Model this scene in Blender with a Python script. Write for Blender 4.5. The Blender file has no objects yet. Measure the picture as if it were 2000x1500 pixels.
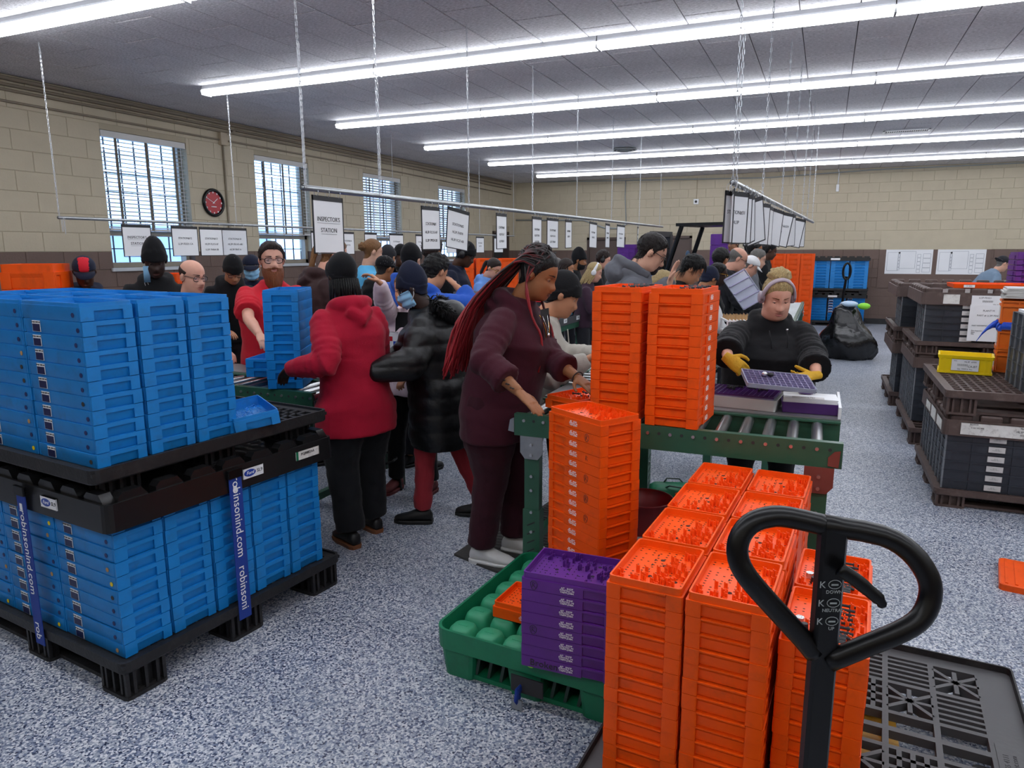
import bpy, bmesh, math, random
import numpy as np
from mathutils import Vector, Matrix, noise
random.seed(7)
for _c in (bpy.data.objects, bpy.data.meshes, bpy.data.materials, bpy.data.curves, bpy.data.lights, bpy.data.cameras):
    for _o in list(_c): _c.remove(_o)
SC = bpy.context.scene
COL = SC.collection
PI = math.pi
# ------------------------------------------------------------------ camera
FPX, PITCH, YAW, CAMH, ROLL = 1387.0, math.radians(10.66), math.radians(23.6), 1.63, math.radians(-0.15)
_fw = Vector((-math.sin(YAW), math.cos(YAW), 0)); _rt = Vector((math.cos(YAW), math.sin(YAW), 0)); _up = Vector((0, 0, 1))
CF = _fw*math.cos(PITCH) - _up*math.sin(PITCH); _u = _up*math.cos(PITCH) + _fw*math.sin(PITCH)
CR = _rt*math.cos(ROLL) + _u*math.sin(ROLL); CU = _u*math.cos(ROLL) - _rt*math.sin(ROLL)
CP = Vector((0, 0, CAMH))
cam = bpy.data.cameras.new('camera'); camo = bpy.data.objects.new('camera', cam); COL.objects.link(camo)
cam.sensor_fit = 'HORIZONTAL'; cam.sensor_width = 36; cam.lens = FPX/2000*36; cam.clip_start = .05; cam.clip_end = 200
camo.matrix_world = Matrix(((CR.x, CU.x, -CF.x, CP.x), (CR.y, CU.y, -CF.y, CP.y), (CR.z, CU.z, -CF.z, CP.z), (0, 0, 0, 1)))
SC.camera = camo
# ------------------------------------------------------------------ world, light, exposure
W = bpy.data.worlds.new('world'); SC.world = W; W.use_nodes = True
_bg = W.node_tree.nodes['Background']; _bg.inputs[0].default_value = (.50, .70, 1, 1); _bg.inputs[1].default_value = 4.0
SC.view_settings.view_transform = 'Standard'; SC.view_settings.look = 'None'
SC.view_settings.gamma = 1; SC.view_settings.use_curve_mapping = False
SC.view_settings.exposure = 0.10
TUBE_STRENGTH = 14.5
# ------------------------------------------------------------------ pixel measurements -> places in the room
def ray(x, y): return CF*FPX + CR*(x-1000) - CU*(y-750)
def onz(x, y, z=0):
    d = ray(x, y); return CP + d*((z-CAMH)/d.z)
def onx(x, y, X):
    d = ray(x, y); return CP + d*(X/d.x)
def ony(x, y, Y):
    d = ray(x, y); return CP + d*(Y/d.y)
def atd(x, y, dd): return CP + ray(x, y)*(dd/FPX)
# ------------------------------------------------------------------ materials
def lin(h):
    if isinstance(h, str):
        h = h.lstrip('#'); h = [int(h[i:i+2], 16)/255 for i in (0, 2, 4)]
        h = [c/12.92 if c <= .04045 else ((c+.055)/1.055)**2.4 for c in h]
    return (h[0], h[1], h[2], 1)
MATS = {}
def mat(name, col, rough=.5, metal=0, var=.12, vscale=6, bump=0, bscale=60, spec=.5, emit=0, dirt=None, dscale=9, damt=.5, alpha=1, trans=0, sheen=0, coords='Object', stretch=None):
    if name in MATS: return MATS[name]
    m = bpy.data.materials.new(name); m.use_nodes = True; nt = m.node_tree; N = nt.nodes; L = nt.links
    b = N['Principled BSDF']; c = lin(col)
    b.inputs['Roughness'].default_value = rough; b.inputs['Metallic'].default_value = metal
    b.inputs['Specular IOR Level'].default_value = spec
    tc = N.new('ShaderNodeTexCoord'); src = tc.outputs[coords]
    if stretch:
        mp = N.new('ShaderNodeMapping'); mp.inputs['Scale'].default_value = stretch; L.new(src, mp.inputs[0]); src = mp.outputs[0]
    if coords == 'Object' and var > 0:
        oi = N.new('ShaderNodeObjectInfo'); ad = N.new('ShaderNodeVectorMath'); ad.operation = 'MULTIPLY_ADD'
        L.new(oi.outputs['Random'], ad.inputs[0]); ad.inputs[1].default_value = (37, 53, 71); L.new(src, ad.inputs[2]); src2 = ad.outputs[0]
    else: src2 = src
    n = N.new('ShaderNodeTexNoise'); n.inputs['Scale'].default_value = vscale; n.inputs['Detail'].default_value = 5; L.new(src2, n.inputs['Vector'])
    mx = N.new('ShaderNodeMix'); mx.data_type = 'RGBA'
    mx.inputs[6].default_value = tuple(min(1, x*(1-var*2)) for x in c[:3])+(1,); mx.inputs[7].default_value = tuple(min(1, x*(1+var)) for x in c[:3])+(1,)
    L.new(n.outputs['Fac'], mx.inputs[0]); out = mx.outputs[2]
    if dirt:
        n2 = N.new('ShaderNodeTexNoise'); n2.inputs['Scale'].default_value = dscale; n2.inputs['Detail'].default_value = 8; n2.inputs['Roughness'].default_value = .7; L.new(src2, n2.inputs['Vector'])
        rp = N.new('ShaderNodeMapRange'); rp.inputs[1].default_value = .52; rp.inputs[2].default_value = .75; rp.inputs[4].default_value = damt; L.new(n2.outputs['Fac'], rp.inputs[0])
        m2 = N.new('ShaderNodeMix'); m2.data_type = 'RGBA'; m2.inputs[7].default_value = lin(dirt); L.new(rp.outputs[0], m2.inputs[0]); L.new(out, m2.inputs[6]); out = m2.outputs[2]
    L.new(out, b.inputs['Base Color'])
    if bump:
        n3 = N.new('ShaderNodeTexNoise'); n3.inputs['Scale'].default_value = bscale; n3.inputs['Detail'].default_value = 4; L.new(src, n3.inputs['Vector'])
        bp = N.new('ShaderNodeBump'); bp.inputs['Strength'].default_value = bump; bp.inputs['Distance'].default_value = .01; L.new(n3.outputs['Fac'], bp.inputs['Height']); L.new(bp.outputs[0], b.inputs['Normal'])
    if emit:
        b.inputs['Emission Color'].default_value = c; b.inputs['Emission Strength'].default_value = emit
    if alpha < 1: b.inputs['Alpha'].default_value = alpha
    if trans: b.inputs['Transmission Weight'].default_value = trans
    if sheen: b.inputs['Sheen Weight'].default_value = sheen; b.inputs['Sheen Roughness'].default_value = .5
    MATS[name] = m; return m
def M(n): return MATS[n]
mat('blue', '#1182cf', .42, var=.10, vscale=9, dirt='#2b4a66', dscale=11, damt=.45)
mat('blue_in', '#1c86d8', .4, var=.15)
mat('navy_dot', '#1d2a63', .5)
mat('orange', '#f25606', .45, var=.08, vscale=7, dirt='#7a4020', dscale=10, damt=.38, spec=.3)
mat('orange_top', '#ff5a16', .38, var=.05, spec=.35)
mat('purple', '#5c2386', .42, var=.12, vscale=7, dirt='#3b2050', damt=.4)
mat('purple_dark', '#4a1f6a', .45)
mat('hole', '#3a1206', .8, var=0)
mat('hole_p', '#1c0a2c', .8, var=0)
mat('black_pl', '#1b1b1d', .5, var=.2, dirt='#4b4744', dscale=14, damt=.35, bump=.15, bscale=80)
mat('black_lid', '#161617', .3, var=.15)
mat('grey_pl', '#4a4a4c', .5, var=.12, bump=.05)
mat('black_paint', '#040405', .33, var=.05, spec=.35)
mat('brown_pl', '#54433e', .55, var=.15, vscale=10, dirt='#8a7a70', dscale=12, damt=.35)
mat('dark_crate', '#2a2f38', .45, var=.15, dirt='#50555c', damt=.3)
mat('grey_rib', '#73777c', .5)
mat('green_paint', '#2c5a45', .35, var=.08, vscale=12, dirt='#2a3a33', damt=.4)
mat('green_dark', '#22382f', .4, var=.1)
mat('green_pl', '#0f7550', .42, var=.12, vscale=8, dirt='#0c3b2a', damt=.35)
mat('green_cup', '#2c9168', .5, var=.12)
mat('steel', '#b9bcbd', .28, .95, var=.1, vscale=30, stretch=(40, 40, 1.5))
mat('galv', '#a7abad', .38, .85, var=.12, vscale=20)
mat('plate', '#9a9a9c', .36, .6, var=.1, vscale=8)
mat('chain', '#c9ccd0', .3, .7, var=.05)
mat('white_pl', '#e6e8ea', .4, var=.05)
mat('paper', '#e9eaec', .6, var=.04, vscale=3)
mat('paper_grey', '#cfcbc9', .6, var=.05)
mat('ink', '#2b2b2e', .7, var=0)
mat('ink_white', '#f2f2f4', .6, var=0)
mat('ink_grey', '#9aa0a0', .6, var=0)
mat('oval_blue', '#1c3f9c', .35, var=0)
mat('strap', '#143a96', .6, var=.1, bump=.3, bscale=300)
mat('tape_white', '#e3e1dc', .6, var=.15, vscale=20, dirt='#6b5a52', dscale=30, damt=.8)
mat('yellow', '#f2d306', .4, var=.08)
mat('yellow_fork', '#d59a14', .45, var=.15)
mat('crate_orange', '#e06a12', .45, var=.1)
mat('red_rack', '#c8202c', .45, var=.1)
mat('red_bucket', '#8e1216', .4)
mat('bolt', '#c2c4c6', .3, .9, var=.05)
mat('rust_plate', '#8a463c', .5, .3, var=.12)
mat('teal', '#169aa6', .5)
mat('bag_black', '#0b0b0d', .24, var=.1, bump=1.0, bscale=11, spec=.6)
mat('bag_blue', '#2450c8', .25, bump=.5, bscale=25)
mat('bag_clear', '#b8cfe6', .2, bump=.5, bscale=25)
mat('lens_lavender', '#8f88ad', .3, var=.12)
mat('clear_edge', '#c9c9c6', .25, var=.06)
mat('rubber', '#3b3937', .8, var=.1, bump=.4, bscale=90)
mat('conduit', '#8f8371', .5, var=.08)
mat('tan_box', '#b3a48c', .5)
mat('clock_red', '#b3202c', .4)
mat('red_sign', '#d8494c', .5)
mat('lime', '#8fe03a', .5)
mat('part_dark', '#26262a', .45, .2)
mat('part_chrome', '#d8d8da', .25, .8)
mat('cardboard', '#b08a5c', .7)
mat('clear_tray', '#b9bdd0', .15, var=.05, alpha=.55)
mat('vinyl', '#eef1f6', .12, var=.05, vscale=5, bump=.9, bscale=9, alpha=.16, spec=.8)
mat('steel_blue', '#4f7196', .4, .3)
mat('forklift', '#3a3b3f', .5, var=.1)
mat('trunk', '#8a6b4a', .8)
# ------------------------------------------------------------------ mesh helpers
class MB:
    def __init__(s): s.v = []; s.f = []; s.m = []
    def add(s, vs, fs, mi=0):
        o = len(s.v); s.v += [tuple(p) for p in vs]; s.f += [tuple(i+o for i in f) for f in fs]; s.m += [mi]*len(fs); return s
    def box(s, x0, x1, y0, y1, z0, z1, mi=0, R=None):
        vs = [(x, y, z) for z in (z0, z1) for y in (y0, y1) for x in (x0, x1)]
        if R is not None: vs = [R @ Vector(p) for p in vs]
        return s.add(vs, [(0, 2, 3, 1), (4, 5, 7, 6), (0, 1, 5, 4), (2, 6, 7, 3), (0, 4, 6, 2), (1, 3, 7, 5)], mi)
    def cbox(s, c, d, mi=0, R=None):
        return s.box(c[0]-d[0]/2, c[0]+d[0]/2, c[1]-d[1]/2, c[1]+d[1]/2, c[2]-d[2]/2, c[2]+d[2]/2, mi, R)
    def rings(s, R, mi=0, cap=(1, 1), closed=True):
        n = len(R[0]); vs = [p for r in R for p in r]; fs = []
        for k in range(len(R)-1):
            for i in range(n if closed else n-1):
                j = (i+1) % n; fs.append((k*n+i, k*n+j, (k+1)*n+j, (k+1)*n+i))
        if cap[0]: fs.append(tuple(range(n-1, -1, -1)))
        if cap[1]: fs.append(tuple((len(R)-1)*n+i for i in range(n)))
        return s.add(vs, fs, mi)
    def cyl(s, p0, p1, r0, r1=None, n=12, mi=0, cap=(1, 1)):
        return s.tube([p0, p1], [r0, r0 if r1 is None else r1], n, mi, cap)
    def tube(s, path, r, n=8, mi=0, cap=(1, 1), closed=False, flat=1.0, up=None):
        P = [Vector(p) for p in path]; K = len(P)
        rr = r if isinstance(r, (list, tuple)) else [r]*K
        R = []; prev = None
        for k in range(K):
            if closed: t = P[(k+1) % K]-P[k-1]
            else: t = P[min(k+1, K-1)]-P[max(k-1, 0)]
            t = t.normalized() if t.length > 1e-9 else Vector((0, 0, 1))
            if prev is None:
                a = Vector(up) if up else (Vector((0, 0, 1)) if abs(t.z) < .9 else Vector((1, 0, 0)))
            else: a = prev
            u = (a - t*a.dot(t))
            u = u.normalized() if u.length > 1e-6 else t.orthogonal().normalized()
            prev = u; w = t.cross(u)
            R.append([P[k] + (u*math.cos(2*PI*i/n) + w*math.sin(2*PI*i/n)*flat)*rr[k] for i in range(n)])
        if closed: R.append(R[0]); cap = (0, 0)
        return s.rings(R, mi, cap)
    def rr(s, x0, x1, y0, y1, zs, r=.01, n=3, ins=None, mi=0, cap=(1, 1)):
        R = []
        for k, z in enumerate(zs):
            q = ins[k] if ins else 0; R.append(rrect(x0+q, x1-q, y0+q, y1-q, max(.0005, r-q*.5), n, z))
        return s.rings(R, mi, cap)
    def prism(s, poly, a, b, axis='z', mi=0):
        f = {'z': lambda p, t: (p[0], p[1], t), 'y': lambda p, t: (p[0], t, p[1]), 'x': lambda p, t: (t, p[0], p[1])}[axis]
        return s.rings([[f(p, a) for p in poly], [f(p, b) for p in poly]], mi)
    def ball(s, c, r, n=10, m=7, mi=0, R=None):
        r = r if isinstance(r, (tuple, list)) else (r, r, r); c = Vector(c); Rg = []
        for k in range(m+1):
            th = PI*max(.02, min(.98, k/m)); ring = []
            for i in range(n):
                q = Vector((r[0]*math.sin(th)*math.cos(2*PI*i/n), r[1]*math.sin(th)*math.sin(2*PI*i/n), -r[2]*math.cos(th)))
                ring.append(c+(R @ q if R is not None else q))
            Rg.append(ring)
        return s.rings(Rg, mi)
    def mesh(s, name, mats, smooth=False):
        me = bpy.data.meshes.new(name); me.from_pydata([tuple(p) for p in s.v], [], s.f)
        for m in (mats if isinstance(mats, (list, tuple)) else [mats]): me.materials.append(M(m) if isinstance(m, str) else m)
        if any(s.m): me.polygons.foreach_set('material_index', s.m)
        if smooth: me.shade_smooth() if smooth is True else me.set_sharp_from_angle(angle=smooth)
        me.update(); return me
    def obj(s, name, mats, parent=None, smooth=False, **k): return link(name, s.mesh(name, mats, smooth), parent, **k)
def rrect(x0, x1, y0, y1, r, n, z):
    out = []
    for cx, cy, a in ((x1-r, y1-r, 0), (x0+r, y1-r, 90), (x0+r, y0+r, 180), (x1-r, y0+r, 270)):
        for k in range(n+1):
            t = math.radians(a+90*k/n); out.append((cx+r*math.cos(t), cy+r*math.sin(t), z))
    return out
def link(name, me, parent=None, loc=None, rz=0, rot=None, label=None, cat=None, group=None, kind=None):
    o = bpy.data.objects.new(name, me); COL.objects.link(o)
    if parent is not None: o.parent = parent
    if loc is not None: o.location = loc
    if rot is not None: o.rotation_euler = rot
    elif rz: o.rotation_euler = (0, 0, rz)
    return tag(o, label, cat, group, kind)
def tag(o, label=None, cat=None, group=None, kind=None):
    if label: o['label'] = label
    if cat: o['category'] = cat
    if group: o['group'] = group
    if kind: o['kind'] = kind
    return o
def thing(name, label, cat, loc=(0, 0, 0), rz=0, group=None, rot=None):
    return link(name, None, None, loc, rz, rot, label, cat, group)
def copy_tree(o, parent=None):
    c = o.copy(); COL.objects.link(c)
    if parent is not None: c.parent = parent
    for ch in list(o.children): copy_tree(ch, c)
    return c
def smooth_angle(me, a=40): me.shade_smooth(); me.set_sharp_from_angle(angle=math.radians(a)); return me
TMP = bpy.data.scenes.new('scratch')
def bake(o):
    TMP.collection.objects.link(o)
    with bpy.context.temp_override(scene=TMP, view_layer=TMP.view_layers[0]): dg = bpy.context.evaluated_depsgraph_get()
    me = bpy.data.meshes.new_from_object(o.evaluated_get(dg)); bpy.data.objects.remove(o); return me
_TXT = {}
def text_mesh(s, size, mname, align='CENTER', ext=.0004, spacing=1.0, shear=0):
    k = (s, size, mname, align, shear)
    if k in _TXT: return _TXT[k]
    cu = bpy.data.curves.new('lettering', 'FONT'); cu.body = s; cu.size = size; cu.align_x = align; cu.align_y = 'CENTER'
    cu.resolution_u = 2; cu.extrude = ext; cu.space_line = spacing; cu.shear = shear
    o = bpy.data.objects.new('tmp_text', cu); me = bake(o)
    me.name = 'lettering'; me.materials.clear(); me.materials.append(M(mname)); bpy.data.curves.remove(cu)
    _TXT[k] = me; return me
RX90 = (PI/2, 0, 0)
ORD = ['top', 'second', 'third', 'fourth', 'fifth', 'sixth', 'seventh', 'eighth', 'ninth', 'tenth', 'eleventh', 'twelfth', 'thirteenth', 'fourteenth', 'fifteenth', 'sixteenth', 'seventeenth', 'eighteenth', 'nineteenth', 'twentieth']
def layer_word(k, n): return 'topmost' if k == 0 else 'bottom' if k == n-1 else ORD[k]+' from the top'
# ================================================================== the room
LX, RX, BY, FY, CZ = -7.6, 8.5, -2.3, 17.7, 3.36
CRS, BLK = .2032, .4064
def floor_mat():
    m = bpy.data.materials.new('epoxy_flake_floor'); m.use_nodes = True; nt = m.node_tree; N = nt.nodes; L = nt.links; b = N['Principled BSDF']
    tc = N.new('ShaderNodeTexCoord'); vo = N.new('ShaderNodeTexVoronoi'); vo.inputs['Scale'].default_value = 150; L.new(tc.outputs['Object'], vo.inputs['Vector'])
    sx = N.new('ShaderNodeSeparateColor'); L.new(vo.outputs['Color'], sx.inputs[0])
    rp = N.new('ShaderNodeValToRGB'); rp.color_ramp.interpolation = 'CONSTANT'; e = rp.color_ramp.elements
    cols = [(0, '#dde0e5'), (.22, '#a3abb9'), (.46, '#77839c'), (.66, '#c3c8d1'), (.80, '#47536f'), (.91, '#8b93a8'), (.96, '#2c3450')]
    e[0].position = 0; e[0].color = lin(cols[0][1]); e[1].position = cols[1][0]; e[1].color = lin(cols[1][1])
    for p, c in cols[2:]: q = e.new(p); q.color = lin(c)
    L.new(sx.outputs[0], rp.inputs[0])
    n = N.new('ShaderNodeTexNoise'); n.inputs['Scale'].default_value = .9; n.inputs['Detail'].default_value = 6; L.new(tc.outputs['Object'], n.inputs['Vector'])
    mr = N.new('ShaderNodeMapRange'); mr.inputs[1].default_value = .3; mr.inputs[2].default_value = .7; mr.inputs[3].default_value = .66; mr.inputs[4].default_value = .90; L.new(n.outputs['Fac'], mr.inputs[0])
    mx = N.new('ShaderNodeMix'); mx.data_type = 'RGBA'; mx.blend_type = 'MULTIPLY'; mx.inputs[0].default_value = 1; L.new(rp.outputs[0], mx.inputs[6]); L.new(mr.outputs[0], mx.inputs[7])
    L.new(mx.outputs[2], b.inputs['Base Color']); b.inputs['Roughness'].default_value = .36; b.inputs['Specular IOR Level'].default_value = .45
    bp = N.new('ShaderNodeBump'); bp.inputs['Strength'].default_value = .12; bp.inputs['Distance'].default_value = .002; L.new(sx.outputs[1], bp.inputs['Height']); L.new(bp.outputs[0], b.inputs['Normal'])
    MATS['floor'] = m
floor_mat()
mat('tan_wall', '#bdb29a', .62, var=.06, vscale=5, bump=.25, bscale=45)
mat('tan_joint', '#aca18a', .7, var=.05)
mat('brown_wall', '#6a564d', .6, var=.08, vscale=5, bump=.25, bscale=45)
mat('brown_joint', '#5c4a42', .7, var=.05)
def ceil_mat():
    m = mat('ceiling_tile', '#efedf0', .7, var=.10, vscale=3)
    nt = m.node_tree; N = nt.nodes; L = nt.links; b = N['Principled BSDF']; old = b.inputs['Base Color'].links[0].from_socket
    tc = N.new('ShaderNodeTexCoord'); mp = N.new('ShaderNodeMapping'); mp.inputs['Scale'].default_value = (14, 60, 14); L.new(tc.outputs['Object'], mp.inputs[0])
    n = N.new('ShaderNodeTexNoise'); n.inputs['Scale'].default_value = 2.2; n.inputs['Detail'].default_value = 6; n.inputs['Roughness'].default_value = .75; L.new(mp.outputs[0], n.inputs['Vector'])
    mr = N.new('ShaderNodeMapRange'); mr.inputs[1].default_value = .42; mr.inputs[2].default_value = .60; mr.inputs[3].default_value = .52; mr.inputs[4].default_value = 1; L.new(n.outputs['Fac'], mr.inputs[0])
    mx = N.new('ShaderNodeMix'); mx.data_type = 'RGBA'; mx.blend_type = 'MULTIPLY'; mx.inputs[0].default_value = 1; L.new(old, mx.inputs[6]); L.new(mr.outputs[0], mx.inputs[7]); L.new(mx.outputs[2], b.inputs['Base Color'])
ceil_mat(); mat('ceiling_gap', '#3b393c', .8)
def struct(name, mb, m, label=None): return mb.obj(name, m, None, kind='structure', label=label)
struct('floor', MB().box(LX-.3, RX+.3, BY-.3, FY+.3, -.1, 0), 'floor', 'blue grey speckled epoxy flake floor')
# windows on the left wall: (y0,y1,z0,z1)
WINS = []
for x0, x1, yt, xb, yb in ((193, 362, 250, 222, 520), (495, 601, 300, 512, 500), (708, 782, 334, 716, 498), (855, 908, 361, 862, 500)):
    y0 = onx(x0, yt, LX).y; y1 = onx(x1, yt+(x1-x0)*.15, LX).y; WINS.append((y0, y1, 1.44, 2.985))
DOORL = (16.2, 17.2, 0, 2.1)    # dark doorway at the far end of the left wall
wl = MB(); ys = [BY] + [v for w in WINS for v in w[:2]] + [DOORL[0], DOORL[1], FY]
def wall_strip(y0, y1, z0, z1):
    if z1 <= z0: return
    for a, b, mi in ((z0, min(z1, 8*CRS), 1), (max(z0, 8*CRS), z1, 0)):
        if b > a: wl.box(LX-.25, LX, y0, y1, a, b, mi)
k = 0
segs = [(ys[i], ys[i+1]) for i in range(len(ys)-1)]
for (a, b) in segs:
    hole = next((w for w in WINS+[DOORL] if abs(w[0]-a) < 1e-6 and abs(w[1]-b) < 1e-6), None)
    if hole: wall_strip(a, b, 0, hole[2]); wall_strip(a, b, hole[3], CZ)
    else: wall_strip(a, b, 0, CZ)
WL = struct('wall_left', wl, ['tan_joint', 'brown_joint'], 'tan and brown painted concrete block wall with four blinded windows')
wf = MB()
DOORF = []
for x0, x1, yt in ((1147, 1222, 464), (1284, 1352, 461)):
    a, b = ony(x0, yt, FY).x, ony(x1, yt, FY).x; DOORF.append((a, b, 0, ony(x0, yt, FY).z))
xs = [LX-.25, DOORF[0][0], DOORF[0][1], DOORF[1][0], DOORF[1][1], RX]
for i in range(5):
    z0 = DOORF[i//2][3] if i in (1, 3) else 0
    for a, b, mi in ((z0, 8*CRS, 1), (max(z0, 8*CRS), CZ, 0)):
        if b > a: wf.box(xs[i], xs[i+1], FY, FY+.25, a, b, mi)
WF = struct('wall_back', wf, ['tan_joint', 'brown_joint'], 'far concrete block wall, tan above and brown below')
struct('wall_right', MB().box(RX, RX+.2, BY, FY, 0, 8*CRS, 1).box(RX, RX+.2, BY, FY, 8*CRS, CZ, 0), ['tan_wall', 'brown_wall'])
struct('wall_front', MB().box(LX, RX, BY-.2, BY, 0, 8*CRS, 1).box(LX, RX, BY-.2, BY, 8*CRS, CZ, 0), ['tan_wall', 'brown_wall'])
def lay_blocks(parent, u0, u1, holes, place, near, dirn):
    cand = []
    for c in range(17):
        z0, z1 = c*CRS+.0022, min((c+1)*CRS-.0022, CZ-.004)
        if z1-z0 < .03: continue
        u = u0 - (BLK/2 if c % 2 else 0)
        while u < u1:
            a, b = max(u+.0022, u0), min(u+BLK-.0022, u1); pieces = [(a, b)]
            for (h0, h1, g0, g1) in holes:
                if z1 > g0+.02 and z0 < g1-.02:
                    q = []
                    for (s, e) in pieces:
                        if e <= h0 or s >= h1: q.append((s, e))
                        else:
                            if s < h0: q.append((s, h0))
                            if e > h1: q.append((h1, e))
                    pieces = q
            for (s, e) in pieces:
                if e-s > .04: cand.append((near((s+e)/2, (z0+z1)/2), s, e, z0, z1, c))
            u += BLK
    cand.sort(); cache = {}
    rest = MB()
    for i, (_, s, e, z0, z1, c) in enumerate(cand):
        mi = 1 if c < 8 else 0
        if i < 300:
            key = (round(e-s, 3), round(z1-z0, 3), mi)
            if key not in cache:
                w, h = e-s, z1-z0; t = .005
                R = [[(-w/2, 0, -h/2), (w/2, 0, -h/2), (w/2, 0, h/2), (-w/2, 0, h/2)], [(-w/2, -.003, -h/2), (w/2, -.003, -h/2), (w/2, -.003, h/2), (-w/2, -.003, h/2)], [(-w/2+t, -.006, -h/2+t), (w/2-t, -.006, -h/2+t), (w/2-t, -.006, h/2-t), (-w/2+t, -.006, h/2-t)]]
                cache[key] = MB().rings(R).mesh('block', 'brown_wall' if mi else 'tan_wall')
            link('block', cache[key], parent, loc=place((s+e)/2, (z0+z1)/2), rz=dirn)
        else:
            p = place((s+e)/2, (z0+z1)/2); w = (e-s)/2; h = (z1-z0)/2
            if dirn: rest.box(p[0], p[0]+.006, p[1]-w, p[1]+w, p[2]-h, p[2]+h, mi)
            else: rest.box(p[0]-w, p[0]+w, p[1]-.006, p[1], p[2]-h, p[2]+h, mi)
    rest.obj('blocks', ['tan_wall', 'brown_wall'], parent, kind='stuff')
lay_blocks(WL, 3.0, FY, WINS+[DOORL], lambda u, z: (LX, u, z), lambda u, z: u-3*(z > 1.2), PI/2)
lay_blocks(WF, LX, 6.0, DOORF, lambda u, z: (u, FY, z), lambda u, z: (0 if z > .9 and u > -6.8 and u < 4.6 else 10)+abs(u+1)*.1, 0)
# ceiling of narrow staggered tiles
CEIL = struct('ceiling', MB().box(LX-.25, RX+.2, BY-.2, FY+.25, CZ+.012, CZ+.1), 'ceiling_gap', 'grey white tiled ceiling with fissured panels')
tl, tw = .81, .405
cand = []
i = 0
x = LX
while x < RX:
    y = BY - (tl/2 if i % 2 else 0)
    while y < FY:
        y0, y1 = max(y, BY), min(y+tl, FY)
        c = Vector((x+tw/2, (y0+y1)/2, CZ)); d = c-CP; z = d.dot(CF)
        vis = z > .5 and abs(d.dot(CR)/z) < .8 and d.dot(CU)/z < .60
        if y1-y0 > .05: cand.append((0 if vis else 1, z if vis else 0, x, min(x+tw, RX), y0, y1))
        y += tl
    x += tw; i += 1
cand.sort(); rest = MB(); cache = {}
for i, (_, _, x0, x1, y0, y1) in enumerate(cand):
    if i < 300:
        key = (round(x1-x0, 3), round(y1-y0, 3))
        if key not in cache:
            w, h = (x1-x0)/2-.0035, (y1-y0)/2-.0035; cache[key] = MB().rings([rect for rect in ([(-w, -h, .012), (-w, h, .012), (w, h, .012), (w, -h, .012)], [(-w, -h, .003), (-w, h, .003), (w, h, .003), (w, -h, .003)], [(-w+.004, -h+.004, 0), (-w+.004, h-.004, 0), (w-.004, h-.004, 0), (w-.004, -h+.004, 0)])]).mesh('ceiling_tile', 'ceiling_tile')
        link('tile', cache[key], CEIL, loc=((x0+x1)/2, (y0+y1)/2, CZ+random.uniform(-.0015, .0015)))
    else: rest.box(x0+.0035, x1-.0035, y0+.0035, y1-.0035, CZ, CZ+.012)
rest.obj('tiles', 'ceiling_tile', CEIL, kind='stuff')
struct('baseboard_back', MB().box(LX, RX, FY-.02, FY, 0, .12), 'black_pl', 'black baseboard along the far wall')
struct('baseboard_left', MB().box(LX, LX+.02, BY, FY, 0, .12), 'black_pl')
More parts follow.
